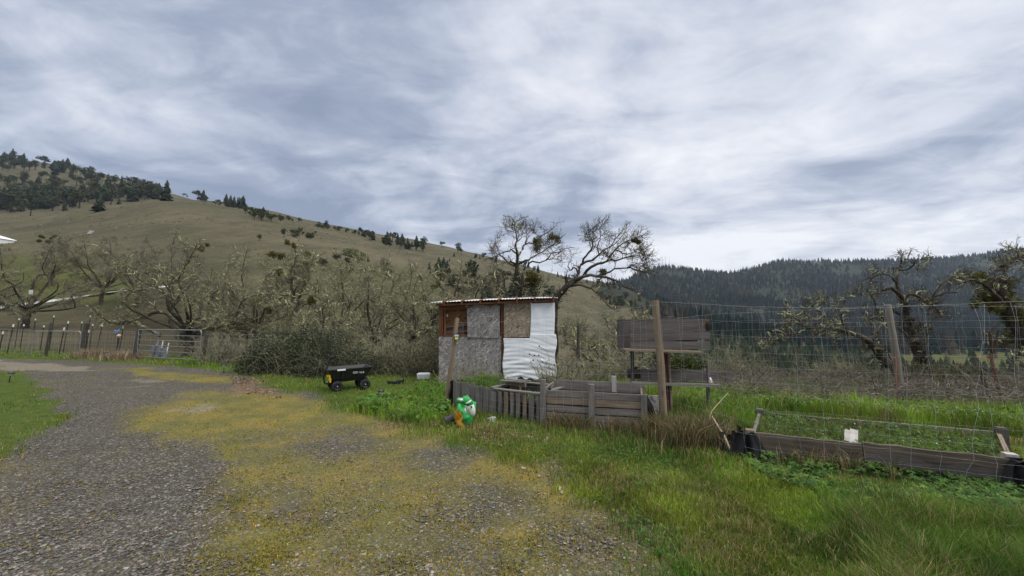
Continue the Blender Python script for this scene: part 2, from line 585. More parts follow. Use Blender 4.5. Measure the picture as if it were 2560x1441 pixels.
def plain_mat(name, col, rough=.6, var=.25, scale=8.0, metal=0.0, bump=0.0, spec=.4, dirt=None):
    m, nt, b = new_mat(name); t = NT(nt)
    ob = t.n('ShaderNodeTexCoord').outputs['Object']
    n = t.noise(ob, scale, 5.0, .6)
    lo, hi = tuple(q * (1 - var) for q in col), tuple(min(1, q * (1 + var)) for q in col)
    c = t.ramp(n, [(.3, lo), (.7, hi)])
    if dirt:
        n2 = t.noise(ob, scale * .35, 6.0, .65)
        c = t.mix(t.rng(n2, .48, .72, 0, .8), c, dirt)
    t.l(c, b.inputs['Base Color'])
    b.inputs['Roughness'].default_value = rough
    b.inputs['Metallic'].default_value = metal
    b.inputs['Specular IOR Level'].default_value = spec
    if bump: t.bump(n, .5, bump, b)
    return m


def col_mat(name, rough=.75, gain=1.0, translucent=0.0, spec=.25, var=.2, scale=3.0):
    """Colour per vertex (hue of each leaf or blade), slightly varied."""
    m, nt, b = new_mat(name); t = NT(nt)
    a = t.n('ShaderNodeAttribute'); a.attribute_name = 'Col'
    n = t.noise(t.n('ShaderNodeTexCoord').outputs['Object'], scale, 3.0)
    g = t.rng(n, .3, .7, gain * (1 - var), gain * (1 + var))
    s = t.n('ShaderNodeVectorMath', operation='SCALE'); t.l(a.outputs['Color'], s.inputs[0]); t.l(g, s.inputs['Scale'])
    t.l(s.outputs[0], b.inputs['Base Color'])
    b.inputs['Roughness'].default_value = rough
    b.inputs['Specular IOR Level'].default_value = spec
    if translucent:
        tr = t.n('ShaderNodeBsdfTranslucent'); t.l(s.outputs[0], tr.inputs[0])
        mx = t.n('ShaderNodeMixShader'); mx.inputs[0].default_value = translucent
        out = nt.nodes['Material Output']
        t.l(b.outputs[0], mx.inputs[1]); t.l(tr.outputs[0], mx.inputs[2]); t.l(mx.outputs[0], out.inputs['Surface'])
    return m


M = {}
M['wood_grey'] = wood_mat('weathered_grey_wood', (.135, .122, .108), (.27, .25, .225), (.09, .08, .07))
M['wood_dark'] = wood_mat('dark_weathered_wood', (.082, .072, .066), (.155, .14, .13), (.05, .045, .04))
M['wood_brown'] = wood_mat('brown_weathered_wood', (.17, .125, .085), (.31, .25, .19), (.09, .07, .055))
M['wood_pale'] = wood_mat('pale_cut_wood', (.36, .335, .31), (.52, .50, .47), (.28, .25, .22))
M['post_tan'] = wood_mat('tan_round_post', (.16, .115, .07), (.33, .25, .16), (.13, .11, .09), 1.6, 70)
M['post_grey'] = wood_mat('grey_round_post', (.15, .13, .11), (.29, .26, .225), (.14, .12, .09), 1.6, 70)
M['wood_red'] = wood_mat('red_brown_timber', (.10, .038, .018), (.22, .092, .042), (.055, .028, .018))
M['wood_old'] = wood_mat('old_dark_post', (.045, .038, .032), (.11, .095, .08), (.04, .05, .03))
M['osb_grey'] = osb_mat('grey_strand_board', (.115, .105, .10), (.26, .243, .228), (.46, .43, .40))
M['osb_tan'] = osb_mat('tan_strand_board', (.13, .10, .07), (.28, .225, .165), (.46, .39, .30))
M['osb_light'] = osb_mat('light_strand_board', (.15, .14, .13), (.42, .39, .35), (.55, .52, .47))
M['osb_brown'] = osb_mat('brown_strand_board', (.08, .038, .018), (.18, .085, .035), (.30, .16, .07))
M['white_metal'] = plain_mat('white_roofing', (.74, .74, .73), .4, .06, 3, 0, 0, .5, (.42, .38, .33))
M['tarp'] = plain_mat('white_tarp', (.70, .72, .75), .65, .04, 2, 0, 0, .5, (.60, .61, .62))
M['black_plastic'] = plain_mat('black_plastic', (.011, .011, .013), .42, .3, 6, 0, 0, .5)
M['rubber'] = plain_mat('black_rubber', (.018, .018, .019), .8, .3, 20, 0, .002, .3, (.05, .045, .035))
M['black_steel'] = plain_mat('black_steel', (.015, .016, .018), .35, .3, 10, 0, 0, .5)
M['black_cloth'] = plain_mat('black_weed_cloth', (.012, .012, .013), .85, .5, 14, 0, .006, .2)
M['dark_soil'] = plain_mat('dark_soil', (.03, .022, .015), .95, .5, 12, 0, .02, .1)
M['yellow'] = plain_mat('yellow_plastic', (.62, .36, .01), .4, .1, 6)
M['white_paint'] = plain_mat('white_paint', (.78, .78, .77), .5, .05, 4, dirt=(.5, .48, .44))
M['galv'] = plain_mat('galvanised_wire', (.40, .41, .42), .5, .3, 30, .3)
M['gate_steel'] = plain_mat('grey_gate_tube', (.26, .26, .275), .4, .25, 6, .5, dirt=(.12, .09, .07))
M['rust_steel'] = plain_mat('dark_t_post', (.03, .032, .028), .7, .4, 12, .2, dirt=(.09, .045, .025))
M['green_bag'] = plain_mat('green_plastic_bag', (.025, .32, .075), .55, .12, 14, 0, .004, .5)
M['white_bag'] = plain_mat('white_plastic_bag', (.60, .66, .55), .55, .08, 14, 0, .004, .5)
M['yellow_bag'] = plain_mat('yellow_plastic_bag', (.52, .27, .015), .55, .2, 25, 0, .004, .5, (.35, .10, .02))
M['pot'] = plain_mat('dark_plastic_pot', (.045, .047, .055), .5, .2, 10)
M['blue_plastic'] = plain_mat('blue_plastic', (.012, .075, .26), .4, .15, 8, dirt=(.02, .08, .2))
M['stone'] = plain_mat('grey_stone', (.30, .30, .27), .9, .3, 18, 0, .01, .2)
M['orange'] = plain_mat('orange_twine', (.72, .16, .03), .7, .15, 30)
M['cone'] = plain_mat('pine_cone_brown', (.10, .06, .035), .8, .4, 40)
M['stalk'] = plain_mat('dead_stalk', (.05, .035, .024), .9, .4, 18, 0, .01, .1)
M['straw'] = plain_mat('dry_stick', (.38, .29, .19), .8, .25, 14)
M['glass'] = plain_mat('clear_lens', (.55, .57, .58), .15, .1, 8)
M['blue_lens'] = plain_mat('blue_lens', (.10, .22, .42), .2, .2, 8)
M['foliage'] = col_mat('foliage', .7, 1.0, .25)
M['needles'] = col_mat('needles', .8, 1.0, 0.0, .15)
M['grass'] = col_mat('grass_blades', .6, 1.2, .35, .3)
M['forest'] = col_mat('forest_trees', .9, 1.0, 0.0, .05, .35, .012)


def bark_mat(name, dark, light, lichen, amt):
    m, nt, b = new_mat(name); t = NT(nt)
    ob = t.n('ShaderNodeTexCoord').outputs['Object']
    n = t.noise(t.map(ob, (1, 1, .35)), 22, 5, .65)
    c = t.ramp(n, [(.3, dark), (.7, light)])
    n2 = t.noise(ob, 2.6, 4, .6)
    n3 = t.noise(ob, 14, 3, .6)
    f = t.rng(t.math('ADD', t.math('MULTIPLY', n2, .6), t.math('MULTIPLY', n3, .4)), .56 - amt * .2, .70 - amt * .2)
    c = t.mix(f, c, lichen)
    t.l(c, b.inputs['Base Color'])
    b.inputs['Roughness'].default_value = .92
    b.inputs['Specular IOR Level'].default_value = .12
    t.bump(n, .8, .012, b)
    return m


M['bark'] = bark_mat('oak_bark', (.045, .037, .030), (.13, .112, .092), (.27, .27, .17), .45)
M['twig'] = bark_mat('oak_twigs', (.080, .066, .052), (.17, .142, .112), (.29, .285, .17), .50)
M['bark_dark'] = bark_mat('dark_oak_bark', (.028, .023, .018), (.085, .070, .056), (.20, .19, .12), .15)
M['twig_dark'] = bark_mat('dark_oak_twigs', (.040, .032, .025), (.10, .082, .064), (.22, .21, .13), .20)
M['lichen'] = plain_mat('tree_lichen', (.40, .40, .225), .95, .25, 9, 0, .008, .05)
# ------------------------------------------------------------------ ground and hills
def in_poly(x, y, poly):
    r = np.zeros(x.shape, bool)
    n = len(poly)
    for i in range(n):
        x0, y0 = poly[i]; x1, y1 = poly[(i + 1) % n]
        if y0 == y1: continue
        c = ((y0 > y) != (y1 > y)) & (x < (x1 - x0) * (y - y0) / (y1 - y0) + x0)
        r ^= c
    return r


def ground_poly(pts):
    """Outline on the level ground near the camera, given by the photograph pixels it passes through."""
    o = []
    for px, py in pts:
        kx, kz = ray(px, max(py, 815))
        Y = -CAMZ / kz
        o.append((kx * Y, Y))
    return o


GRASS = ground_poly([(-900, 888), (0, 894), (150, 899), (300, 908), (430, 918), (560, 930), (640, 946), (700, 988), (760, 975), (800, 1000), (840, 1032), (930, 1062), (1040, 1082),
                     (1150, 1110), (1290, 1108), (1380, 1150), (1420, 1185), (1500, 1240), (1560, 1300), (1660, 1340), (1720, 1441), (1900, 1700), (3600, 1700), (3600, 817), (-900, 817)])
LAWN = ground_poly([(-900, 903), (-200, 905), (0, 918), (60, 930), (125, 962), (160, 1000), (150, 1040), (100, 1095), (20, 1140), (-80, 1190), (-900, 1500)])
MOSS = ground_poly([(320, 1070), (380, 1020), (470, 985), (560, 960), (700, 985), (850, 1015), (1000, 1060), (1200, 1110), (1400, 1170), (1560, 1300), (1720, 1450), (1950, 1800),
                    (560, 1800), (480, 1441), (470, 1370), (540, 1280), (545, 1220), (500, 1150), (470, 1105), (400, 1085)])
MOSS_HOT = [ground_poly(q) for q in (
    [(320, 1080), (400, 1030), (470, 1000), (560, 1005), (480, 1050), (420, 1070)],
    [(470, 1130), (520, 1100), (620, 1105), (600, 1180), (640, 1260), (720, 1300), (760, 1420), (560, 1441), (520, 1350), (580, 1250), (540, 1180)],
    [(560, 975), (700, 1000), (800, 1060), (760, 1085), (620, 1050)],
    [(800, 1010), (960, 1050), (1080, 1075), (900, 1085), (800, 1050)],
    [(250, 915), (420, 930), (600, 950), (560, 965), (400, 945)],
    [(1100, 1300), (1300, 1280), (1450, 1380), (1300, 1500), (1000, 1480)],
    [(950, 1120), (1120, 1130), (1080, 1200), (960, 1190)],
    [(1250, 1120), (1400, 1170), (1500, 1260), (1560, 1330), (1440, 1330), (1330, 1230)],
    [(1440, 1340), (1600, 1380), (1700, 1500), (1480, 1500)])]
BARE = [ground_poly(q) for q in (
    [(-600, 893), (0, 898), (120, 908), (230, 920), (300, 932), (200, 930), (0, 922), (-600, 915)],
    [(460, 1018), (520, 1012), (540, 1028), (500, 1042), (450, 1034)],
    [(290, 965), (350, 960), (340, 975)],
    [(330, 940), (390, 945), (420, 955), (350, 955)])]
STONY = [ground_poly(q) for q in (
    [(780, 1095), (930, 1075), (1010, 1100), (960, 1140), (800, 1150)],
    [(1060, 1120), (1180, 1105), (1290, 1130), (1220, 1160), (1080, 1160)],
    [(620, 1230), (760, 1210), (800, 1290), (680, 1330)],
    [(480, 960), (600, 955), (680, 985), (560, 975)],
    [(1420, 1280), (1560, 1330), (1640, 1420), (1500, 1450), (1380, 1370)])]
WORN = ground_poly([(700, 1130), (950, 1110), (1180, 1180), (1380, 1300), (1350, 1500), (780, 1500), (770, 1300)])
LEAFY = [ground_poly(q) for q in (
    [(575, 945), (640, 950), (700, 985), (690, 1000), (620, 985)],
    [(1120, 1055), (1260, 1060), (1350, 1090), (1330, 1125), (1200, 1105), (1100, 1080)],
    [(960, 1050), (1080, 1060), (1060, 1085), (980, 1075)])]


def soft_poly(x, y, poly, w):
    """Coverage of a polygon with edges softened over about w metres and made ragged by noise."""
    s = np.zeros(x.shape)
    k = 8
    for i in range(k):
        a = 2 * math.pi * i / k
        s += in_poly(x + math.cos(a) * w * (0.4 + .6 * (i % 2)), y + math.sin(a) * w * (0.4 + .6 * (i % 2)), poly)
    return s / k


def ground_masks(x, y):
    wx = x + (fbm(x * 1.1, y * 1.1, 21, 4) - .5) * 1.1
    wy = y + (fbm(x * 1.1, y * 1.1, 37, 4) - .5) * 1.1
    dist = np.sqrt(x * x + y * y)
    wk = np.clip((11 - y) / 5, .22, 1)
    gx = x + (fbm(x * .8, y * .8, 121, 4) - .5) * 1.6 * wk
    gy = y + (fbm(x * .8, y * .8, 137, 4) - .5) * 1.6 * wk
    grass = np.maximum(soft_poly(gx, gy, GRASS, .75) * .55 + soft_poly(gx, gy, GRASS, .25) * .45, soft_poly(wx, wy, LAWN, .30))
    moss = (soft_poly(wx, wy, MOSS, .30) * .5 + soft_poly(wx, wy, MOSS, .8) * .5) * 0.56
    moss = moss * np.clip(.55 + 1.0 * (fbm(x * .9, y * .9, 51, 4)), 0, 1.35)
    for q in MOSS_HOT: moss = np.maximum(moss, (soft_poly(wx, wy, q, .25) * .5 + soft_poly(wx, wy, q, .5) * .5) * (.50 + .55 * fbm(x * 1.3, y * 1.3, 61, 4)))
    moss = np.maximum(moss, .20 * np.clip(fbm(x * .7, y * .7, 71, 4) * 2.2 - .6, 0, 1))
    for q in STONY: moss = moss * (1 - .65 * soft_poly(wx, wy, q, .3))
    moss = moss * (1 - .5 * soft_poly(wx, wy, WORN, .6) * np.clip(fbm(x * .9, y * .9, 81, 3) * 2.4 - .5, 0, 1))
    bare = np.zeros(x.shape)
    for q in BARE: bare = np.maximum(bare, soft_poly(wx, wy, q, .25))
    leaf = np.zeros(x.shape)
    for q in LEAFY: leaf = np.maximum(leaf, soft_poly(wx, wy, q, .3))
    back = np.clip((1.5 - y) / 2, 0, 1)
    grass = grass * (1 - back)
    return np.clip(moss, 0, 1), np.clip(grass, 0, 1), np.clip(leaf, 0, 1), np.clip(bare, 0, 1)


def fan(rows, us):
    U, Yr = np.meshgrid(us, rows)
    X = U * (Yr + 4.0)
    return X, Yr


def grid_faces(nr, nc):
    a = (np.arange(nr - 1)[:, None] * nc + np.arange(nc - 1)[None, :]).ravel()
    return np.stack([a, a + 1, a + nc + 1, a + nc], 1)


us = np.concatenate([np.linspace(-2.3, -1.3, 50, endpoint=False), np.linspace(-1.3, 1.3, 420, endpoint=False), np.linspace(1.3, 2.3, 51)])
rows_near = np.concatenate([np.linspace(-3.9, 1.0, 20, endpoint=False), np.geomspace(1.0, 20.0, 300)])
rows_far = np.geomspace(20.0, 2800.0, 330)
EDGE = 20.0

X, Y = fan(rows_near, us)
Z = gz(X.ravel(), Y.ravel())
x, y = X.ravel(), Y.ravel()
mo, gr, lf, ba = ground_masks(x, y)
Z = Z + (fbm(x * 3, y * 3, 91, 3) - .5) * .025 + gr * (fbm(x * 1.2, y * 1.2, 15, 3) - .4) * .07
me = np_mesh('ground', np.stack([x, y, Z], 1), grid_faces(len(rows_near), len(us)), np.stack([mo, gr, lf, ba], 1), True)
GZ_NEAR = None


def ground_material():
    m, nt, b = new_mat('gravel_moss_and_turf'); t = NT(nt)
    pos = t.n('ShaderNodeNewGeometry').outputs['Position']
    at = t.n('ShaderNodeAttribute'); at.attribute_name = 'Col'
    sp = t.n('ShaderNodeSeparateColor'); t.l(at.outputs['Color'], sp.inputs[0])
    moss, grass, leaf, bare = sp.outputs[0], sp.outputs[1], sp.outputs[2], at.outputs['Alpha']
    p2 = t.map(pos, (1, 1, .4))
    nz = t.noise(p2, 30, 2, out=1)
    sc = t.n('ShaderNodeVectorMath', operation='SCALE'); t.l(nz, sc.inputs[0]); sc.inputs['Scale'].default_value = .012
    pw = t.n('ShaderNodeVectorMath', operation='ADD'); t.l(p2, pw.inputs[0]); t.l(sc.outputs[0], pw.inputs[1])
    v = t.voro(pw.outputs[0], 50)
    v2 = t.voro(pw.outputs[0], 120)
    s1 = t.n('ShaderNodeSeparateColor'); t.l(v.outputs['Color'], s1.inputs[0])
    s2 = t.n('ShaderNodeSeparateColor'); t.l(v2.outputs['Color'], s2.inputs[0])
    stone = t.ramp(s1.outputs[0], [(0, (.034, .030, .026)), (.3, (.075, .067, .058)), (.65, (.125, .112, .097)), (.9, (.185, .168, .148)), (1, (.33, .31, .285))])
    small = t.ramp(s2.outputs[0], [(0, (.028, .025, .020)), (.5, (.080, .072, .058)), (1, (.17, .155, .135))])
    pick = t.math('GREATER_THAN', s1.outputs[1], .52)
    grav = t.mix(pick, small, stone)
    gap = t.rng(v.outputs['Distance'], .45, .75, 1, .45)
    grav = t.mix(1.0, grav, gap, 'MULTIPLY')
    broad = t.noise(pos, .8, 5, .6)
    grav = t.mix(t.rng(broad, .35, .7, 0, .30), grav, (.115, .098, .066))
    # moss: fills the gaps first, then covers the stones
    mn = t.noise(pos, 26, 5, .7)
    mn2 = t.noise(pos, 3.2, 5, .65)
    cover = t.math('ADD', t.math('MULTIPLY', moss, 1.35), t.math('ADD', t.math('MULTIPLY', mn, .75), t.math('MULTIPLY', mn2, .75)))
    cover = t.math('ADD', cover, t.math('MULTIPLY', v.outputs['Distance'], .35))
    mf = t.rng(cover, 1.12, 1.70)
    mcol = t.ramp(t.noise(pos, 1.5, 5, .6), [(.3, (.105, .110, .016)), (.46, (.160, .145, .020)), (.60, (.285, .205, .022)), (.75, (.140, .140, .016))])
    mcol = t.mix(t.rng(t.noise(pos, 55, 5, .8), .42, .62, 0, .75), mcol, (.060, .062, .020))
    mcol = t.mix(t.rng(t.noise(pos, 120, 3, .8), .50, .66, 0, .5), mcol, (.29, .235, .03))
    see = t.rng(t.math('ADD', s2.outputs[1], t.math('MULTIPLY', mn2, .6)), .66, .86, .95, .40)
    c = t.mix(t.math('MULTIPLY', mf, see), grav, mcol)
    dirt = t.ramp(t.noise(pos, 9, 6, .7), [(.3, (.15, .125, .088)), (.7, (.27, .235, .18))])
    c = t.mix(t.rng(t.math('ADD', bare, t.math('MULTIPLY', mn, .5)), .6, 1.15, 0, .7), c, dirt)
    turf = t.ramp(t.noise(pos, 5, 6, .7), [(.28, (.034, .050, .008)), (.5, (.060, .100, .012)), (.72, (.105, .135, .018))])
    turf = t.mix(t.rng(t.noise(pos, 45, 4, .7), .35, .7, 0, .7), turf, (.055, .05, .022))
    gf = t.rng(t.math('ADD', grass, t.math('MULTIPLY', t.math('SUBTRACT', t.math('ADD', mn, mn2), 1.0), .8)), .35, .75)
    c = t.mix(gf, c, turf)
    lc = t.ramp(s1.outputs[2], [(0, (.06, .03, .018)), (.5, (.17, .09, .05)), (.9, (.30, .19, .12)), (1, (.36, .26, .18))])
    lfac = t.rng(t.math('ADD', leaf, t.math('MULTIPLY', s1.outputs[1], .9)), 1.05, 1.25, 0, .9)
    c = t.mix(lfac, c, lc)
    t.l(c, b.inputs['Base Color'])
    b.inputs['Roughness'].default_value = .95
    b.inputs['Specular IOR Level'].default_value = .12
    h = t.math('MULTIPLY', t.math('SUBTRACT', 1.0, v.outputs['Distance']), t.math('SUBTRACT', 1.0, t.math('MULTIPLY', mf, .5)))
    h = t.math('ADD', h, t.math('MULTIPLY', mn, .7))
    t.bump(h, .9, .014, b)
    return m


ground = tag(link('ground', me, ground_material()), kind='structure')

# road beyond the pasture and the hills share one far sheet, joined to the near ground along its first row
X, Y = fan(rows_far, us)
x, y = X.ravel(), Y.ravel()
Z = gz(x, y)
hx0 = np.where(np.abs(y - 20.0) < 1e-6)[0]
xe, ye = x[hx0], y[hx0]
_, ge, _, _ = ground_masks(xe, ye)
Z[hx0] += (fbm(xe * 3, ye * 3, 91, 3) - .5) * .025 + ge * (fbm(xe * 1.2, ye * 1.2, 15, 3) - .4) * .07
px, py = to_px(x, y, Z)
def sp_(poly, w=14, ax=None, ay=None):
    s = np.zeros(len(x)); bx = px if ax is None else ax; by = py if ay is None else ay
    for i in range(12):
        a = 2 * math.pi * i / 12; k = (.35, .7, 1.0)[i % 3] * w
        s += in_poly(bx + math.cos(a) * k * 1.6, by + math.sin(a) * k * .7, poly)
    return s / 12


# attributes: R green of damp turf, G brown bracken and scrub, B rough dark streaks
wob = (fbm(x / 14, y / 14, 5, 4) - .5)
green = np.zeros(len(x))
green = np.maximum(green, sp_([(-200, 640), (60, 640), (180, 640), (230, 680), (330, 690), (400, 730), (300, 765), (-200, 790)], 16, px + wob * 60, py + wob * 30) * .8)
green = np.maximum(green, ((y < 30) & (px < 600)) * .35)
green = np.maximum(green, in_poly(px, py + wob * 30, [(2000, 860), (2900, 860), (2900, 960), (2000, 960)]) * (y > 150) * .75)
green = np.maximum(green, sp_([(860, 640), (1000, 660), (1140, 720), (1200, 900), (700, 900), (650, 700)], 16, px + wob * 80, py + wob * 40) * .35)
green = np.maximum(green, np.clip((py - 540) / 160, 0, 1) * (px < 900) * (y > 70) * .22)
brown = np.zeros(len(x))
brown = np.maximum(brown, np.clip((y - 24) / 8, 0, 1) * np.clip((66 - y) / 12, 0, 1) * np.clip((720 - px) / 160, 0, 1) * np.clip(.35 + 1.2 * wob + .30 * np.clip((px - 140) / 160, 0, 1), 0, 1))
brown = np.maximum(brown, sp_([(1080, 660), (1200, 690), (1300, 740), (1250, 790), (1120, 740)], 16, px + wob * 50, py + wob * 30) * .9)
brown = np.maximum(brown, sp_([(2080, 668), (2130, 664), (2170, 675), (2165, 690), (2080, 690)], 16, px + wob * 50, py + wob * 20) * (y > 900) * .8)
ridge_floor = ((px > 1500) & (y > 430)) * 1.0
ridge_floor *= 1 - in_poly(px, py, [(1930, 640), (2130, 640), (2130, 660), (1930, 656)]) * (y > 1400)
ridge_floor *= 1 - sp_([(1650, 770), (1700, 770), (1840, 800), (1850, 840), (1780, 830), (1690, 800)], 16, px + wob * 30, py + wob * 15) * (y < 800)
ridge_floor *= 1 - (green > .5)
me = np_mesh('hills', np.stack([x, y, Z], 1), grid_faces(len(rows_far), len(us)), np.stack([green, brown, ridge_floor, np.ones(len(x))], 1), True)


def hill_material():
    m, nt, b = new_mat('dry_hill_grass'); t = NT(nt)
    pos = t.n('ShaderNodeNewGeometry').outputs['Position']
    at = t.n('ShaderNodeAttribute'); at.attribute_name = 'Col'
    sp = t.n('ShaderNodeSeparateColor'); t.l(at.outputs['Color'], sp.inputs[0])
    n1 = t.noise(pos, .011, 7, .62)
    n2 = t.noise(t.map(pos, (1, .25, .6)), .09, 8, .72)
    n3 = t.noise(t.map(pos, (1, .5, 1)), .45, 8, .75)
    f = t.math('ADD', t.math('ADD', t.math('MULTIPLY', n1, .36), t.math('MULTIPLY', n2, .36)), t.math('MULTIPLY', n3, .28))
    c = t.ramp(f, [(.36, (.036, .037, .020)), (.45, (.064, .059, .034)), (.53, (.100, .086, .052)), (.64, (.145, .124, .082))])
    gc = t.ramp(n2, [(.3, (.045, .055, .014)), (.7, (.105, .115, .030))])
    c = t.mix(t.rng(t.math('ADD', sp.outputs[0], t.math('MULTIPLY', t.math('SUBTRACT', n3, .5), .8)), .1, .9), c, gc)
    bc = t.ramp(n3, [(.3, (.036, .032, .018)), (.7, (.095, .072, .042))])
    c = t.mix(t.rng(t.math('ADD', sp.outputs[1], t.math('MULTIPLY', t.math('SUBTRACT', n3, .5), .7)), .2, .8), c, bc)
    dk = t.ramp(n1, [(.35, (.016, .021, .014)), (.52, (.024, .030, .020)), (.68, (.046, .042, .030))])
    c = t.mix(sp.outputs[2], c, dk)
    # low dark brush in the folds
    st = t.noise(t.map(pos, (1, .35, 1), (0, 0, .5)), .028, 6, .6)
    c = t.mix(t.rng(st, .60, .70, 0, .6), c, (.048, .044, .026))
    tr = t.noise(t.map(pos, (.5, .5, 6.0)), .06, 5, .6, 1.0)
    c = t.mix(t.rng(t.math('ABSOLUTE', t.math('SUBTRACT', tr, .5)), .0, .022, .45, 0), c, (.060, .056, .034))
    c = t.mix(t.rng(t.noise(pos, .03, 6, .65), .55, .72, 0, .5), c, (.075, .088, .034))
    t.l(c, b.inputs['Base Color'])
    b.inputs['Roughness'].default_value = .95
    b.inputs['Specular IOR Level'].default_value = .08
    t.bump(n3, .9, .9, b)
    return m


hills = tag(link('hills', me, hill_material()), kind='structure')


# pale road crossing below the hill
def ribbon(name, pix, width, mat, y0=28, y1=200, lift=.06):
    pts = []
    for i in range(len(pix) - 1):
        for k in range(14):
            a = k / 14
            pts.append((pix[i][0] * (1 - a) + pix[i + 1][0] * a, pix[i][1] * (1 - a) + pix[i + 1][1] * a))
    pts.append(pix[-1])
    c = np.array([hit(p[0], p[1], y0, y1) for p in pts])
    for _ in range(6): c[1:-1] = (c[:-2] + c[1:-1] * 2 + c[2:]) / 4
    d = np.gradient(c[:, :2], axis=0); d /= np.linalg.norm(d, axis=1)[:, None] + 1e-9
    nrm = np.stack([-d[:, 1], d[:, 0]], 1)
    vs = []
    for k in (-1, -.33, .33, 1):
        q = c[:, :2] + nrm * k * width / 2
        z = np.maximum(gz(q[:, 0], q[:, 1]), c[:, 2] - .15) + lift
        vs.append(np.column_stack([q, z]))
    vs = np.concatenate(vs)
    n = len(c)
    f = np.concatenate([np.stack([np.arange(n - 1) + j * n, np.arange(n - 1) + j * n + 1, np.arange(n - 1) + (j + 1) * n + 1, np.arange(n - 1) + (j + 1) * n], 1) for j in range(3)])
    return tag(link(name, np_mesh(name, vs, f, None, True), mat), kind='structure')


M['road'] = plain_mat('pale_gravel_road', (.44, .45, .44), .9, .12, 2.0)
ribbon('road', [(-260, 800), (-80, 782), (0, 768), (100, 757), (200, 744), (300, 731), (360, 724), (410, 716)], 3.4, M['road'], 40, 160)
M['track'] = plain_mat('pale_dirt_track', (.33, .29, .20), .9, .15, 2.0)
# ------------------------------------------------------------------ tree building
def unit(v):
    return v / (np.linalg.norm(v, axis=-1, keepdims=True) + 1e-9)


def tubes(br, rad, sides):
    """Tubes for branches br (B, P, 3) with radii rad (B, P): (verts, quad faces)."""
    B, Pn, _ = br.shape
    t = np.empty_like(br)
    t[:, 1:-1] = br[:, 2:] - br[:, :-2]; t[:, 0] = br[:, 1] - br[:, 0]; t[:, -1] = br[:, -1] - br[:, -2]
    t = unit(t)
    ref = np.tile(np.array([0.31, 0.52, 0.79]), (B, Pn, 1))
    par = np.abs((t * ref).sum(-1)) > .95
    ref[par] = (0.9, -.3, .1)
    a = unit(np.cross(t, ref)); b = np.cross(t, a)
    g = 2 * np.pi * np.arange(sides) / sides
    v = br[:, :, None] + (a[:, :, None] * np.cos(g)[None, None, :, None] + b[:, :, None] * np.sin(g)[None, None, :, None]) * rad[:, :, None, None]
    base = (np.arange(B) * Pn * sides)[:, None, None] + (np.arange(Pn - 1) * sides)[None, :, None]
    k = np.arange(sides)[None, None, :]; k2 = (k + 1) % sides
    f = np.stack(np.broadcast_arrays(base + k, base + k2, base + sides + k2, base + sides + k), -1).reshape(-1, 4)
    return v.reshape(-1, 3), f


def join(parts):
    vs, fs, o = [], [], 0
    for v, f in parts:
        vs.append(v); fs.append(f + o); o += len(v)
    return np.concatenate(vs), np.concatenate(fs)


def sprout(rng, par, prad, count, length, pts, ang, wander, up, tmin=.25, rscale=.6, rend=.25, rmin=.003, lvar=.5, droop=0.0):
    """Children grown from parent branches par (B, P, 3)."""
    B, Pn, _ = par.shape
    plen = np.linalg.norm(np.diff(par, axis=1), axis=2).sum(1)
    pick = rng.choice(B, count, p=plen / plen.sum())
    t = tmin + (1 - tmin) * rng.random(count) ** .8
    fi = t * (Pn - 1); i = np.minimum(fi.astype(int), Pn - 2); fr = (fi - i)[:, None]
    p0 = par[pick, i] * (1 - fr) + par[pick, i + 1] * fr
    d0 = unit(par[pick, i + 1] - par[pick, i])
    r0 = (prad[pick, i] * (1 - fr[:, 0]) + prad[pick, i + 1] * fr[:, 0])
    side = unit(np.cross(d0, rng.normal(size=(count, 3))))
    an = np.radians(ang[0] + (ang[1] - ang[0]) * rng.random(count))[:, None]
    d = unit(d0 * np.cos(an) + side * np.sin(an))
    L = length * (1 - lvar * rng.random(count)) * (1.15 - .55 * t)
    br = np.empty((count, pts, 3)); br[:, 0] = p0
    for k in range(1, pts):
        d = unit(d + rng.normal(size=(count, 3)) * wander + np.array([0, 0, up - droop * k / pts]))
        br[:, k] = br[:, k - 1] + d * (L / (pts - 1))[:, None]
    rs = np.maximum(r0 * rscale, rmin)
    rad = rs[:, None] * np.linspace(1, rend, pts)[None, :]
    return br, np.maximum(rad, rmin * .8)


def resample(pts, n):
    pts = np.asarray(pts, float)
    # Catmull-Rom through the points, then even spacing
    q = np.vstack([2 * pts[0] - pts[1], pts, 2 * pts[-1] - pts[-2]])
    out = []
    for i in range(1, len(q) - 2):
        for t in np.linspace(0, 1, 8, endpoint=False):
            out.append(.5 * ((2 * q[i]) + (-q[i - 1] + q[i + 1]) * t + (2 * q[i - 1] - 5 * q[i] + 4 * q[i + 1] - q[i + 2]) * t * t + (-q[i - 1] + 3 * q[i] - 3 * q[i + 1] + q[i + 2]) * t ** 3))
    out.append(pts[-1]); out = np.array(out)
    s = np.concatenate([[0], np.cumsum(np.linalg.norm(np.diff(out, axis=0), axis=1))])
    u = np.linspace(0, s[-1], n)
    return np.stack([np.interp(u, s, out[:, k]) for k in range(3)], 1)


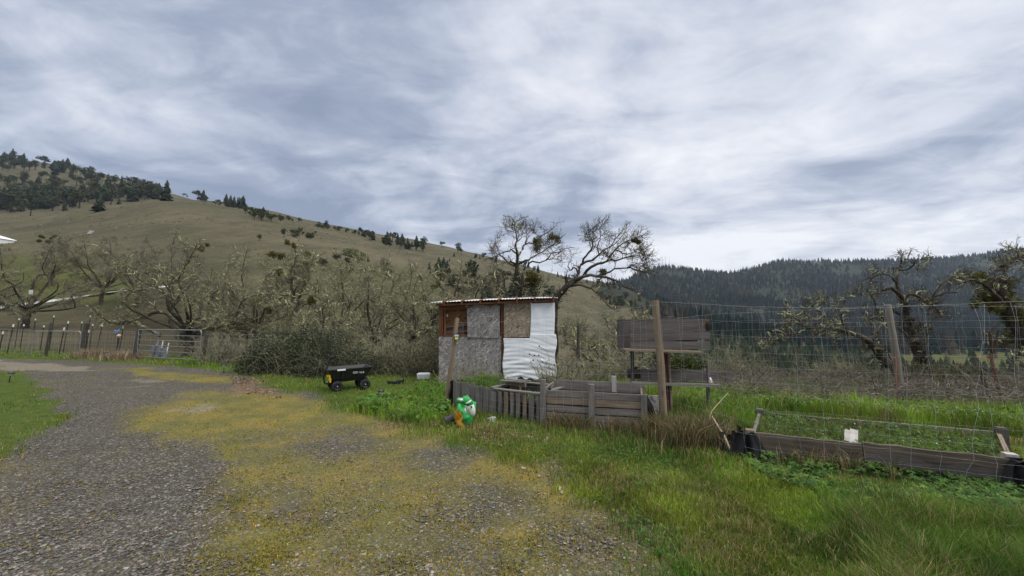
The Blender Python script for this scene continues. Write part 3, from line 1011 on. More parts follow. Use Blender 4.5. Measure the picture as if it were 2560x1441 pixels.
def leaf_cloud(rng, centres, radii, n, size, c1, c2, flat=.85, vary=.25, long=1.6):
    """Leaf-sized triangles pairs filling ellipsoids: (verts, faces, colours)."""
    centres = np.asarray(centres, float); radii = np.asarray(radii, float)
    if radii.ndim == 1: radii = np.repeat(radii[:, None], 3, 1)
    w = radii.prod(1) ** .7; pick = rng.choice(len(centres), n, p=w / w.sum())
    d = unit(rng.normal(size=(n, 3))); rr = rng.random(n)[:, None] ** .45
    p = centres[pick] + d * rr * radii[pick]
    a = unit(rng.normal(size=(n, 3)) + d * .3 + np.array([0, 0, .2])); b = unit(np.cross(a, rng.normal(size=(n, 3))))
    s = size * (.6 + .8 * rng.random(n))[:, None]
    a = a * s * long; b = b * s * .5
    v = np.stack([p - a * .5, p + b * .5 , p + a * .5, p - b * .5], 1).reshape(-1, 3)
    f = np.arange(n * 4).reshape(n, 4)
    t = rng.random(n)[:, None]
    c = np.array(c1) * (1 - t) + np.array(c2) * t
    c = c * (1 + vary * (rng.random((n, 1)) * 2 - 1))
    return v, f, np.repeat(c, 4, 0)


def mistletoe_mesh(rng, c, r, name='mistletoe'):
    n = int(520 * min(1.5, max(.4, r / .35)))
    cs = [np.array(c)] + [np.array(c) + np.clip(rng.normal(size=3), -1.2, 1.2) * r * .36 for _ in range(5)]
    v, f, col = leaf_cloud(rng, cs, np.array([[r * .8, r * .8, r * .7]] + [[r * .55, r * .55, r * .46]] * 5), n, .075 * max(.7, r / .4) , (.060, .062, .014), (.135, .118, .026), long=2.0)
    return np_mesh(name, v, f, col)


def make_oak(name, loc, label, limbs, rng, twigs=2600, scale=1.0, tw=.0035, lichen=.5, mist=(), group='bare oaks', sec=34, ter=300, up=.05, seclen=1.5, rmul=1.0, terlen=None, twiglen=None, dark=''):
    """Bare oak: limbs [(points, r0, r1)] in world metres; branches, twigs and lichen are grown from them."""
    n = 14
    L = np.stack([resample(l[0], n) for l in limbs])
    wob = rng.normal(size=L.shape) * .018 * scale; wob[:, 0] = 0
    L = L + wob
    R = np.stack([np.linspace(l[1] ** .7, l[2] ** .7, n) ** (1 / .7) for l in limbs]) * rmul
    b2, r2 = sprout(rng, L, R, sec, seclen * scale, 8, (30, 75), .34, up, .22, .55, .35, .008, .55)
    both_b = b2; both_r = r2
    b3, r3 = sprout(rng, both_b, both_r, int(ter * .75), (terlen or .75) * scale, 7, (25, 75), .36, up * .6, .15, .6, .35, .006, .6)
    b3b, r3b = sprout(rng, L, R, int(ter * .25), (terlen or .75) * scale, 7, (30, 80), .36, up * .6, .35, .2, .35, .006, .6)
    b3 = np.concatenate([b3, b3b]); r3 = np.concatenate([r3, r3b])
    tl = (twiglen or .34) * scale
    b4, r4 = sprout(rng, b3, r3, int(twigs * .8), tl, 5, (20, 70), .30, .10, .15, .5, .5, tw, .6)
    b4b, r4b = sprout(rng, b2, r2, int(twigs * .2), tl * 1.3, 5, (25, 75), .30, .12, .2, .25, .5, tw, .6)
    root = empty(name, loc, label, 'tree', group)
    v, f = tubes(L, R, 8)
    link('trunk', np_mesh('trunk', v, f, None, True), M['bark_dark'], root)
    parts = [tubes(b2, r2, 5), tubes(b3, r3, 4), tubes(b4, r4, 3), tubes(b4b, r4b, 3)]
    nbare = sum(len(q[1]) for q in parts)
    if lichen > 0:
        for bb, rr, m, lo, hi in ((b2, r2, .95, .013, .030), (b3, r3, .8, .010, .021)):
            k = rng.random(len(bb)) < lichen * m
            if k.sum() < 2: continue
            q = bb[k]; rq = rr[k] * 1.12
            s = rng.integers(0, q.shape[1] - 4, len(q))
            idx = s[:, None] + np.arange(5)[None, :]
            q = q[np.arange(len(q))[:, None], idx] + rng.normal(size=(len(q), 5, 3)) * .012
            rq = np.maximum(rq[np.arange(len(rq))[:, None], idx], (lo + (hi - lo) * rng.random((len(rq), 1)))) * np.array([.35, 1, .9, .8, .25]) * (.8 + .5 * rng.random(q.shape[:2]))
            parts.append(tubes(q, rq, 5))
        # short hanging tufts
        q, rq = sprout(rng, b3, r3, int(900 * lichen * max(1, scale)), .17, 4, (50, 100), .5, -.1, .1, .6, .4, .007, .6)
        parts.append(tubes(q, rq, 3))
    v, f = join(parts)
    me = np_mesh('crown', v, f, None, True)
    me.polygons.foreach_set('material_index', (np.arange(len(f)) >= nbare).astype(np.int32))
    link('crown', me, [M['twig' + dark], M['lichen']], root)
    for c, r in mist:
        link('mistletoe', mistletoe_mesh(rng, c, r), M['foliage'], root)
    return root


def random_limbs(rng, base, H, W, r0, lean=0.0, nl=5, fork=.28):
    """Trunk and many spreading crooked limbs of an oak H tall and W wide."""
    base = np.asarray(base, float) - np.array([0, 0, .25])
    th = H * fork
    top = base + np.array([lean * th, rng.normal() * .1 * th, th + .25])
    mid = (base + top) / 2 + np.array([rng.normal() * .08 * th, 0, 0])
    out = [([base, mid, top], r0 * .8, r0 * .6)]
    nl = nl + 4
    for i in range(nl):
        a = 2 * np.pi * (i * .618 + rng.random() * .12)
        lv = rng.random()                              # how high on the tree the limb ends
        reach = W * .5 * (.35 + .72 * math.sqrt(max(0, 1 - (lv - .25) ** 2)) * rng.uniform(.7, 1.05))
        st = base * (1 - .9) + top * .9 if rng.random() < .6 else mid * .35 + top * .65
        tgt = np.array([base[0] + math.cos(a) * reach + lean * th, base[1] + math.sin(a) * reach * .8, base[2] + th * .75 + (H - th * .75) * (.12 + .86 * lv)])
        p1 = st * .62 + tgt * .38 + np.array([rng.normal() * .06 * W, rng.normal() * .05 * W, .04 * H * rng.normal() + .03 * H])
        p2 = st * .30 + tgt * .70 + np.array([rng.normal() * .06 * W, rng.normal() * .05 * W, .05 * H * rng.normal()])
        out.append(([st, p1, p2, tgt], r0 * (.20 + .22 * rng.random()), r0 * .045))
    c = top + np.array([rng.normal() * .08 * W, 0, (H - th) * .98])
    out.append(([top, top * .6 + c * .4 + rng.normal(size=3) * .05 * W, top * .25 + c * .75 + rng.normal(size=3) * .05 * W, c], r0 * .42, r0 * .05))
    return out


def px_limb(pix, Y, dY, r0, r1, rng, ox=0.0, oy=0.0, sc=1.0):
    """Limb through photograph pixels (ox + x / sc, oy + y / sc), wandering dY metres in depth along its length."""
    n = len(pix)
    ph = rng.random() * 6
    o = []
    for i, (a, b) in enumerate(pix):
        t = i / max(1, n - 1)
        o.append(np.array(P(ox + a / sc, oy + b / sc, Y + dY * t + .18 * math.sin(ph + 2.3 * i) * min(1, i))))
    return (o, r0, r1)


# ---- the two tall oaks standing behind the shed
rng = np.random.default_rng(11)
K = dict(rng=rng, ox=1140, oy=520, sc=4.923)
YA = 15.0
gA = G(1300, YA)
limbsA = [
    ([np.array(gA) - (0, 0, .3)] + [np.array(P(1140 + a / 4.923, 520 + b / 4.923, YA)) for a, b in ((790, 1100), (745, 950), (742, 820), (748, 700))], .20, .125),
    px_limb([(748, 700), (755, 600), (737, 480), (742, 380), (722, 250), (705, 150)], YA, -.8, .105, .014, **K),
    px_limb([(755, 605), (820, 510), (850, 450), (945, 440), (1010, 490), (1090, 440), (1150, 390)], YA, 1.0, .075, .016, **K),
    px_limb([(945, 440), (1000, 390), (1060, 350), (1150, 290), (1200, 240), (1250, 190)], YA + .6, .8, .05, .012, **K),
    px_limb([(760, 695), (850, 650), (930, 622), (1040, 560), (1140, 490), (1230, 430)], YA, -1.2, .07, .014, **K),
    px_limb([(880, 715), (925, 662), (1020, 682), (1110, 637), (1200, 630), (1310, 642), (1355, 575)], YA, -.6, .06, .014, **K),
    px_limb([(1110, 637), (1180, 560), (1290, 540), (1340, 505), (1440, 490)], YA - .5, -.8, .04, .012, **K),
    px_limb([(745, 720), (650, 690), (580, 610), (530, 560), (490, 440), (480, 340)], YA, .9, .06, .012, **K),
    px_limb([(735, 560), (690, 515), (610, 545), (520, 575), (460, 645), (440, 470)], YA, -.9, .05, .012, **K),
    px_limb([(740, 900), (690, 850), (640, 845), (560, 905), (480, 960), (380, 950)], YA, -1.3, .06, .018, **K),
    px_limb([(748, 960), (850, 960), (960, 1000), (1080, 970), (1160, 870)], YA, -1.0, .055, .014, **K),
    px_limb([(735, 430), (800, 380), (830, 290), (860, 190)], YA, -.5, .035, .010, **K),
    px_limb([(850, 450), (880, 330), (950, 260), (1000, 170)], YA, .6, .035, .010, **K),
]
mA = [(np.array(P(1140 + a / 4.923, 520 + b / 4.923, YA + d)), r) for a, b, d, r in ((1170, 350, .9, .26), (1235, 385, .9, .2), (1010, 400, .6, .24), (1000, 500, .8, .22), (960, 900, .3, .42), (930, 830, .4, .3))]
make_oak('oak_tree', gA, 'bare upright oak with mistletoe balls standing right behind the shed roof', limbsA, rng, twigs=2300, scale=.9, lichen=.16, mist=mA, sec=50, ter=430, up=.10, seclen=1.0, rmul=.58, dark='_dark')

YB = 13.6
gB = G(1385, YB)
limbsB = [
    ([np.array(gB) - (0, 0, .3)] + [np.array(P(1140 + a / 4.923, 520 + b / 4.923, YB + d)) for a, b, d in ((1215, 1250, 0), (1250, 1100, 0), (1350, 985, -.1), (1450, 905, -.2))], .22, .15),
    px_limb([(1450, 905), (1530, 862), (1610, 830), (1720, 842), (1870, 872), (2000, 912), (2100, 985), (2250, 1040), (2360, 1095)], YB - .2, -1.5, .10, .014, **K),
    px_limb([(1450, 905), (1500, 820), (1520, 755), (1560, 680), (1690, 642), (1760, 572), (1890, 478), (1990, 365), (2045, 270)], YB - .2, 1.0, .10, .014, **K),
    px_limb([(1570, 840), (1640, 742), (1750, 692), (1870, 652), (1950, 515), (2100, 412), (2190, 380), (2310, 325)], YB - .2, -.7, .085, .013, **K),
    px_limb([(1720, 842), (1850, 812), (1960, 760), (2110, 732), (2250, 772), (2360, 795), (2450, 835)], YB - .4, -.6, .055, .012, **K),
    px_limb([(1870, 652), (2000, 640), (2100, 602), (2240, 592), (2360, 570)], YB - .6, .5, .05, .012, **K),
    px_limb([(1560, 680), (1570, 620), (1640, 555), (1690, 425), (1632, 325), (1660, 270), (1720, 225)], YB + .1, -.6, .06, .011, **K),
    px_limb([(1760, 572), (1742, 480), (1780, 340), (1770, 240), (1790, 215)], YB + .3, .4, .035, .010, **K),
    px_limb([(1950, 515), (2060, 560), (2150, 565), (2260, 500)], YB - .5, .5, .035, .011, **K),
    px_limb([(1890, 478), (1960, 440), (2060, 330), (2150, 260)], YB + .5, .4, .035, .010, **K),
    px_limb([(1380, 960), (1440, 955), (1560, 950), (1680, 1010), (1780, 1090), (1860, 1190), (1960, 1260)], YB, -1.6, .07, .016, **K),
    px_limb([(1500, 820), (1470, 740), (1400, 770), (1380, 700), (1430, 640)], YB, .6, .05, .018, **K),
    px_limb([(1690, 425), (1760, 380), (1800, 330), (1900, 300)], YB - .2, .4, .025, .009, **K),
    px_limb([(2110, 732), (2200, 690), (2330, 700), (2380, 740)], YB - .8, .4, .03, .010, **K),
]
mB = [(np.array(P(1140 + a / 4.923, 520 + b / 4.923, YB + d)), r) for a, b, d, r in ((1815, 790, -.5, .16), (2200, 400, -.8, .13), (2240, 420, -.7, .1))]
make_oak('oak_tree', gB, 'bare leaning oak reaching out to the valley from the shed corner', limbsB, rng, twigs=2900, scale=.8, lichen=.09, mist=mB, sec=64, ter=560, up=.07, seclen=.95, rmul=.66, dark='_dark')

# ---- oaks beyond the valley fence
YC = 11.2
gC = G(2305, YC)
KC = dict(rng=rng, ox=1960, oy=620, sc=3.0)


def PC(a, b, d=0.0): return np.array(P(1960 + a / 3.0, 620 + b / 3.0, YC + d))


limbsC = [
    ([np.array(gC) - (0, 0, .3), PC(1040, 940), PC(1020, 820), PC(970, 720), PC(920, 560), PC(892, 385)], .15, .075),
    px_limb([(892, 385), (845, 330), (790, 305), (740, 320), (650, 350), (560, 345), (450, 320)], YC, -.6, .055, .013, **KC),
    px_limb([(870, 350), (845, 240), (870, 150), (885, 60), (880, 15)], YC, .5, .05, .011, **KC),
    px_limb([(900, 375), (960, 350), (1060, 382), (1180, 345), (1300, 332)], YC, -.5, .045, .013, **KC),
    px_limb([(850, 260), (790, 210), (700, 200), (640, 230), (540, 260)], YC, .5, .03, .010, **KC),
    px_limb([(862, 170), (940, 150), (990, 90), (1010, 50)], YC, -.3, .03, .009, **KC),
    px_limb([(1000, 790), (1060, 700), (1110, 560), (1090, 440), (1150, 300), (1260, 220), (1380, 240)], YC, .9, .045, .012, **KC),
    px_limb([(960, 700), (860, 600), (760, 560), (700, 470), (655, 360), (610, 290)], YC, .5, .05, .012, **KC),
    px_limb([(980, 350), (1080, 420), (1160, 470), (1140, 510)], YC, -.3, .03, .012, **KC),
]
make_oak('oak_tree', gC, 'gnarled bare oak behind the grey fence post above the valley', limbsC, rng, twigs=2300, scale=.72, dark='_dark', lichen=.22, sec=44, ter=330, up=.04, seclen=1.0)
gD = G(2270, 10.4)
limbsD = [
    ([np.array(gD) - (0, 0, .3), PC(900, 1000, -.8), PC(840, 920, -.8), PC(750, 845, -.8), PC(650, 710, -.9)], .16, .085),
    px_limb([(650, 710), (570, 665), (480, 640), (390, 605), (320, 580), (200, 600), (90, 562), (0, 548)], YC - .9, -.8, .07, .013, **KC),
    px_limb([(320, 580), (285, 490), (230, 450), (180, 410)], YC - 1.2, .4, .04, .010, **KC),
    px_limb([(480, 640), (430, 540), (440, 470), (400, 430)], YC - 1.1, -.3, .03, .010, **KC),
    px_limb([(250, 595), (180, 680), (90, 640), (-60, 690), (-200, 700)], YC - 1.3, -.3, .035, .010, **KC),
    px_limb([(650, 700), (700, 620), (740, 560), (700, 520)], YC - .9, .4, .03, .011, **KC),
    px_limb([(160, 590), (60, 500), (20, 440)], YC - 1.5, .2, .025, .009, **KC),
]
make_oak('oak_tree', gD, 'low oak leaning over the wire mesh with lichen covered boughs', limbsD, rng, twigs=1700, scale=.66, dark='_dark', lichen=.32, sec=34, ter=250, up=.05, seclen=.9)
YE = 10.0
gE = G(2640, YE)
limbsE = [
    ([np.array(gE) - (0, 0, .3), np.array(P(2620, 930, YE)), np.array(P(2560, 850, YE)), np.array(P(2515, 770, YE)), np.array(P(2500, 700, YE))], .17, .09),
    ([np.array(P(2560, 850, YE)), np.array(P(2600, 720, YE)), np.array(P(2570, 640, YE + .3)), np.array(P(2535, 650, YE)), np.array(P(2500, 670, YE))], .08, .02),
    ([np.array(P(2515, 770, YE)), np.array(P(2470, 720, YE - .3)), np.array(P(2430, 700, YE - .5)), np.array(P(2390, 710, YE - .5))], .06, .016),
    ([np.array(P(2500, 720, YE)), np.array(P(2520, 660, YE + .3)), np.array(P(2545, 640, YE + .5)), np.array(P(2560, 620, YE + .7))], .045, .015),
    ([np.array(P(2600, 870, YE)), np.array(P(2540, 880, YE - .4)), np.array(P(2490, 860, YE - .6))], .05, .015),
]
mE = [(np.array(P(a, b, YE + d)), r) for a, b, d, r in ((2455, 700, 0, .28), (2475, 735, .2, .34), (2510, 715, .1, .26), (2520, 755, 0, .38), (2550, 800, 0, .42), (2490, 770, -.2, .2), (2560, 850, .2, .4), (2440, 760, -.3, .15))]
make_oak('oak_tree', gE, 'dark oak heavy with olive mistletoe masses at the valley fence', limbsE, rng, twigs=1200, scale=.7, dark='_dark', lichen=.25, mist=mE, sec=26, ter=180, up=.05, seclen=.8)

# ---- oaks of the hollow between drive and hill
def hollow_oak(px, Y, top, width, r0, label, seed, mist=(), lean=0.0, twigs=3200, lichen=.6, nl=6, fork=.26, base_py=None, ter=380, sec=44):
    r = np.random.default_rng(seed)
    g = G(px, Y)
    H = (np.array(P(px, top, Y)))[2] - g[2]
    W = width * Y / FOC
    s = max(.75, H / 6.0)
    ml = [(np.array(P(a, b, Y + d)), q) for a, b, d, q in mist]
    return make_oak('oak_tree', g, label, random_limbs(r, g, H, W, r0, lean, nl, fork), r, int(twigs * 2.4), s, max(.0035, .00021 * Y), min(1, lichen * 1.2), ml, sec=int(sec * 2.2), ter=int(ter * 2.0), seclen=1.25, terlen=.62, twiglen=.36)


hollow_oak(470, 19.5, 590, 390, .26, 'broad lichen covered oak rising behind the tube gate', 21, ((500, 622, 0, .24), (516, 612, .2, .14)), 0.05, 4800, .75, 8, .22, ter=560, sec=64)
hollow_oak(610, 24, 615, 250, .2, 'brown twiggy oak between the gate oak and the mistletoe oak', 22, (), 0.1, 3600, .5, 6)
hollow_oak(722, 17.5, 606, 150, .17, 'slim oak carrying a column of round mistletoe clumps', 23,
           ((680, 636, 0, .24), (706, 640, .2, .26), (718, 606, 0, .15), (735, 614, .1, .15), (765, 640, .2, .27), (750, 660, .3, .22), (700, 680, -.2, .22), (735, 675, .2, .26), (765, 695, .2, .2), (676, 776, -.3, .26), (782, 750, 0, .3), (690, 715, .4, .2)), 0.05, 2400, .7, 6, .5)
hollow_oak(850, 22, 632, 210, .18, 'tall thin oak below the round green bush on the hill', 24, (), -.1, 2600, .6, 6, .3)
hollow_oak(935, 19, 655, 230, .2, 'dense grey oak in the hollow behind the garden cart', 25, (), 0.05, 3400, .65, 7)
hollow_oak(1045, 17.0, 690, 200, .18, 'lichen oak growing close to the shed wall', 26, (), 0.0, 3200, .7, 7, .3)
hollow_oak(790, 15.5, 740, 210, .15, 'low oak tangle above the dark bramble bush', 27, (), 0.1, 2600, .75, 6, .3)
hollow_oak(1160, 18.5, 650, 250, .19, 'spreading oak with curling boughs showing over the shed eave', 28, ((1090, 712, 1, .3), (1150, 760, 1, .3)), -.1, 2800, .8, 7, .35)
hollow_oak(560, 30, 640, 200, .2, 'far brown oak rising above the gate oak crown', 29, (), 0, 2600, .4, 6)
hollow_oak(1480, 13.2, 800, 260, .12, 'grey scrub oak beside the shed tarp', 30, (), 0.3, 3000, .6, 7, .2)
hollow_oak(1570, 14.5, 770, 200, .10, 'low lichen oak showing past the plank planter', 31, (), .2, 2400, .7, 6, .25)
hollow_oak(64, 44, 612, 330, .42, 'big oak with a pale sign on its trunk beside the road', 32, (), 0.02, 4200, .6, 8, .24)
hollow_oak(-60, 40, 640, 240, .35, 'oak reaching in from beyond the road end', 33, (), 0.02, 2600, .6, 7, .24)
hollow_oak(255, 62, 592, 200, .36, 'brown oak crown over the middle of the road', 34, (), 0.05, 3600, .35, 7)
hollow_oak(345, 58, 600, 210, .36, 'brown oak overhanging the road where it vanishes', 35, (), -.05, 3600, .4, 7)
hollow_oak(125, 88, 585, 110, .3, 'small oak with dark mistletoe above the green slope', 36, ((105, 592, 0, .6), (120, 604, 0, .6), (138, 590, 1, .5), (150, 605, 0, .5), (97, 602, 0, .5), (128, 596, 0, .4)), 0, 1400, .3, 5)
hollow_oak(430, 48, 585, 170, .3, 'grey oak uphill of the gate oak', 37, (), 0, 2800, .4, 7)

hollow_oak(640, 21, 650, 220, .16, 'dense lichen oak wedged behind the mistletoe oak', 38, (), 0, 3200, .8, 7, .25)
hollow_oak(900, 26, 640, 230, .18, 'pale lichen oak farther down the hollow', 39, (), 0, 3000, .8, 7, .25)
hollow_oak(1000, 24, 660, 230, .18, 'grey lichen oak in the middle of the hollow', 40, (), 0, 3000, .8, 7, .25)
hollow_oak(1110, 22, 700, 180, .15, 'short grey oak hidden behind the shed corner', 42, (), 0, 2400, .8, 6, .25)
# bare branch lying out over the pasture left of the gate
mb = MB()
br = resample([np.array(P(248, 806, 21)), np.array(P(275, 803, 20.8)), np.array(P(300, 805, 20.6)), np.array(P(330, 804, 20.4)), np.array(P(352, 814, 20.2)), np.array(P(400, 840, 20))], 18)
mb.tube(br + np.random.default_rng(3).normal(size=br.shape) * .03, list(np.linspace(.05, .1, 18)), 6)
mb.tube(resample([np.array(P(310, 805, 20.6)), np.array(P(318, 798, 20.5)), np.array(P(330, 796, 20.4))], 6), .03, 5)
g = G(400, 20)
bo = mb.build('fallen_bough', M['bark']); tag(bo, 'dark crooked bough sticking out over the pasture beside the gate post', 'branch')


# ------------------------------------------------------------------ evergreen trees and bushes of the far hills
def conifer_arrays(rng, H, W, tiers=9, spikes=10, ragged=.35, lean=0.0):
    vs, fs, cs = [], [], []
    o = 0
    # stem
    n = 5
    g = 2 * np.pi * np.arange(n) / n
    st = np.concatenate([np.stack([np.cos(g) * W * .035, np.sin(g) * W * .035, np.full(n, -.4)], 1), np.stack([np.cos(g) * W * .012, np.sin(g) * W * .012, np.full(n, H * .92)], 1)])
    vs.append(st); fs.append(np.array([[k, (k + 1) % n, n + (k + 1) % n] for k in range(n)] + [[k, n + (k + 1) % n, n + k] for k in range(n)])); cs.append(np.tile([.03, .022, .015], (2 * n, 1)))
    o = 2 * n
    for i in range(tiers):
        t = i / tiers
        z0 = H * (.10 + .88 * t)
        r = W * .5 * (1 - t) ** .8 * (1 + ragged * (rng.random() - .5)) + W * .03
        h = H * .88 / tiers * 1.9
        for k in range(spikes):
            a = 2 * np.pi * (k + rng.random() * .8) / spikes
            rr = r * (.65 + .6 * rng.random())
            d = np.array([math.cos(a), math.sin(a), 0]); s = np.array([-d[1], d[0], 0])
            zt = z0 - h * (.15 + .3 * rng.random())
            w = rr * (.34 + .2 * rng.random())
            q = np.array([[0, 0, z0 + h * .55], d * rr * .62 + s * w + [0, 0, zt + h * .12], d * rr + [0, 0, zt], d * rr * .62 - s * w + [0, 0, zt + h * .10]])
            vs.append(q); fs.append(np.array([[o, o + 1, o + 2], [o, o + 2, o + 3]])); o += 4
            c = np.array([.026, .040, .022]) * (.65 + .8 * rng.random()) + np.array([.006, .004, 0]) * rng.random()
            cs.append(np.tile(c, (4, 1)))
    return np.concatenate(vs), np.concatenate(fs), np.concatenate(cs)


def round_tree_arrays(rng, H, W, n=260, c1=(.030, .040, .018), c2=(.060, .066, .028), lobes=6, trunk=.22):
    z0 = H * trunk
    cen, rad = [], []
    for i in range(lobes):
        a = rng.random() * 6.3; q = rng.random() ** .6
        cen.append([math.cos(a) * W * .30 * q, math.sin(a) * W * .30 * q, z0 + (H - z0) * (.2 + .62 * rng.random())])
        s = W * (.17 + .12 * rng.random()); rad.append([s, s, s * .75])
    v, f, c = leaf_cloud(rng, cen, np.array(rad), n, W * .12, c1, c2, long=1.3)
    g = 2 * np.pi * np.arange(5) / 5
    st = np.concatenate([np.stack([np.cos(g) * W * .045, np.sin(g) * W * .045, np.full(5, -.4)], 1), np.stack([np.cos(g) * W * .02, np.sin(g) * W * .02, np.full(5, H * .7)], 1)])
    fq = np.array([[k, (k + 1) % 5, 5 + (k + 1) % 5, 5 + k] for k in range(5)])
    return np.concatenate([st, v]), np.concatenate([fq, f + 10]), np.concatenate([np.tile([.035, .027, .02], (10, 1)), c])


prng = np.random.default_rng(5)
PROTO = {'conifer_tree': [], 'evergreen_tree': [], 'hill_bush': []}
for i in range(5): PROTO['conifer_tree'].append(np_mesh('conifer_tree', *conifer_arrays(prng, 1.0, .40 + .06 * i, 10, 10)))
for i in range(5): PROTO['evergreen_tree'].append(np_mesh('evergreen_tree', *round_tree_arrays(prng, 1.0, .72 + .07 * i, 300)))
for i in range(3): PROTO['hill_bush'].append(np_mesh('hill_bush', *round_tree_arrays(prng, 1.0, 1.35, 260, lobes=7, trunk=.02)))
for k in PROTO:
    for me in PROTO[k]: me.materials.append(M['needles'])


def far_tree(kind, px, py, hpx, label, group, cat='tree', y0=60, wide=1.0, y1=1400):
    p = hit(px, py, y0, y1)
    h = max(1.2, hpx / FOC * p.y)
    me = PROTO[kind][random.randrange(len(PROTO[kind]))]
    o = bpy.data.objects.new(kind, me)
    COL.objects.link(o)
    o.location = p - Vector((0, 0, .02 * h))
    o.rotation_euler = (0, 0, random.random() * 6.28)
    o.scale = (h * wide, h * wide, h)
    return tag(o, label, cat, group)


C_, E_, B_ = 'conifer_tree', 'evergreen_tree', 'hill_bush'
# those one can pick out
far_tree(C_, 415, 503, 58, 'lone big conifer on the crest of the grassy spur', None, wide=1.35)
for px, py, h, kind, lab in (
    (76, 540, 34, E_, 'dark round tree at the upper edge of the meadow above the white house'),
    (26, 532, 22, B_, 'dark low bush at the far end of the meadow edge'),
    (246, 530, 40, C_, 'squat dark conifer standing on the meadow edge left of the spur crest'),
    (297, 511, 20, C_, 'small conifer just above the meadow edge before the lone crest conifer'),
    (268, 478, 48, C_, 'tall pointed conifer rising from the wooded skyline'),
    (168, 418, 26, C_, 'pointed conifer on the highest wooded skyline'),
    (495, 492, 26, E_, 'first of the trees on the bare ridge beyond the lone conifer'),
    (509, 489, 30, C_, 'taller twin conifer on the bare ridge beyond the lone conifer'),
    (607, 520, 34, C_, 'last and tallest conifer of the dark ridge row'),
    (658, 535, 20, C_, 'small lone conifer on the ridge slope after the dark row'),
    (670, 537, 13, C_, 'tiny conifer standing right of the small lone ridge conifer'),
    (649, 603, 22, E_, 'lone olive tree low on the hill face above the mistletoe oak'),
    (710, 595, 26, E_, 'dark tree in the dry gully of the hill face'),
    (815, 568, 18, E_, 'small dark tree on the skyline after the ridge clump'),
    (968, 612, 36, C_, 'tall dark conifer on the skyline left of the shed'),
    (994, 598, 18, C_, 'thin pale tree alone on the skyline next to the tall dark conifer'),
    (1105, 620, 18, E_, 'small round tree on the skyline over the shed eave'),
    (1145, 633, 30, E_, 'dense dark tree on the skyline above the shed roof'),
    (1073, 674, 20, C_, 'lone dark conifer on the slope left of the conifer group'),
    (1097, 670, 30, C_, 'tallest conifer of the group low on the slope'),
    (1109, 668, 27, C_, 'grey conifer behind the group low on the slope'),
    (1118, 688, 40, C_, 'broad dark conifer in front of the group low on the slope'),
    (1051, 700, 22, C_, 'small pointed conifer at the end of the brown scrub'),
    (1135, 642, 12, C_, 'tiny conifer on the pale slope above the conifer group'),
    (1124, 654, 10, C_, 'tiniest conifer on the pale slope below the skyline'),
    (1550, 724, 14, C_, 'pair conifer on the bare hill end past the leaning oak'),
    (1538, 722, 10, B_, 'low bush on the bare hill end past the leaning oak'),
):
    far_tree(kind, px, py, h, lab, None, wide=1.25 if kind == C_ else 1.0, y1=1000)
# the big green bush on the hill
g = hit(885, 645, 60)
rr = np.random.default_rng(9)
k = g.y / FOC
v, f, c = leaf_cloud(rr, [[-16 * k, 0, 14 * k], [0, 0, 13 * k], [14 * k, 2 * k, 6 * k], [26 * k, 0, 0], [-26 * k, 0, 8 * k], [34 * k, 0, -6 * k], [4 * k, -4 * k, 4 * k]],
                     np.array([[14 * k, 12 * k, 13 * k], [15 * k, 12 * k, 13 * k], [14 * k, 10 * k, 12 * k], [12 * k, 9 * k, 11 * k], [9 * k, 8 * k, 9 * k], [7 * k, 7 * k, 7 * k], [20 * k, 10 * k, 12 * k]]), 1500, 3.0 * k, (.045, .075, .012), (.085, .12, .02))
o = link('hillside_bush', np_mesh('hillside_bush', v, f, c), M['foliage']); o.location = g
tag(o, 'bright green spreading bush alone on the dry hill face', 'bush')

# groups that only their place tells apart
def scatter(group, label, n, poly, kinds, hmin, hmax, cat='tree', y0=60, seed=1, y1=1400, mind=0):
    r = np.random.default_rng(seed)
    poly = list(poly); xs = [p[0] for p in poly]; ys = [p[1] for p in poly]
    k = 0; tries = 0
    while k < n and tries < n * 60:
        tries += 1
        px, py = r.uniform(min(xs), max(xs)), r.uniform(min(ys), max(ys))
        if not in_poly(np.array([px]), np.array([py]), poly)[0]: continue
        kind = kinds[r.integers(len(kinds))]
        h = hmin + (hmax - hmin) * r.random() ** 1.5
        far_tree(kind, px, py, h, label, group, cat, y0, .9 + .35 * r.random(), y1)
        k += 1


scatter('trees of the skyline wood', 'dark evergreen of the wood along the highest skyline', 75, [(-60, 398), (0, 396), (100, 410), (200, 430), (300, 462), (400, 484), (400, 496), (300, 482), (200, 458), (100, 435), (-60, 425)], (E_, E_, C_), 18, 36, seed=2, y0=340)
scatter('trees of the open slope', 'scattered evergreen on the open slope under the skyline wood', 62, [(-60, 430), (100, 440), (220, 465), (300, 490), (330, 498), (240, 500), (120, 520), (-60, 515)], (E_, E_, B_, C_), 16, 40, seed=3, y0=330)
scatter('trees of the dark hollow', 'evergreen in the dark band just above the meadow edge', 62, [(-60, 500), (60, 505), (170, 500), (330, 490), (400, 496), (330, 505), (240, 520), (160, 528), (-60, 532)], (E_, E_, C_), 26, 58, seed=4, y0=325)
scatter('trees behind the spur crest', 'dark conifer in the row behind the spur crest', 26, [(290, 476), (400, 486), (412, 492), (400, 500), (300, 492)], (C_, C_, E_), 24, 40, seed=5, y0=330)
scatter('low trees of the bare ridge', 'low tree on the bare ridge right of the lone conifer', 18, [(440, 486), (560, 508), (600, 518), (560, 522), (480, 500)], (E_, B_, E_), 8, 16, seed=6)
scatter('conifers of the dark ridge row', 'conifer in the dark row along the ridge', 11, [(554, 508), (600, 516), (604, 524), (575, 520), (556, 514)], (C_,), 24, 34, seed=7)
scatter('ridge clump trees', 'round tree of the clump below the ridge', 15, [(612, 530), (660, 545), (705, 562), (690, 562), (640, 552), (612, 540)], (E_,), 16, 32, seed=8)
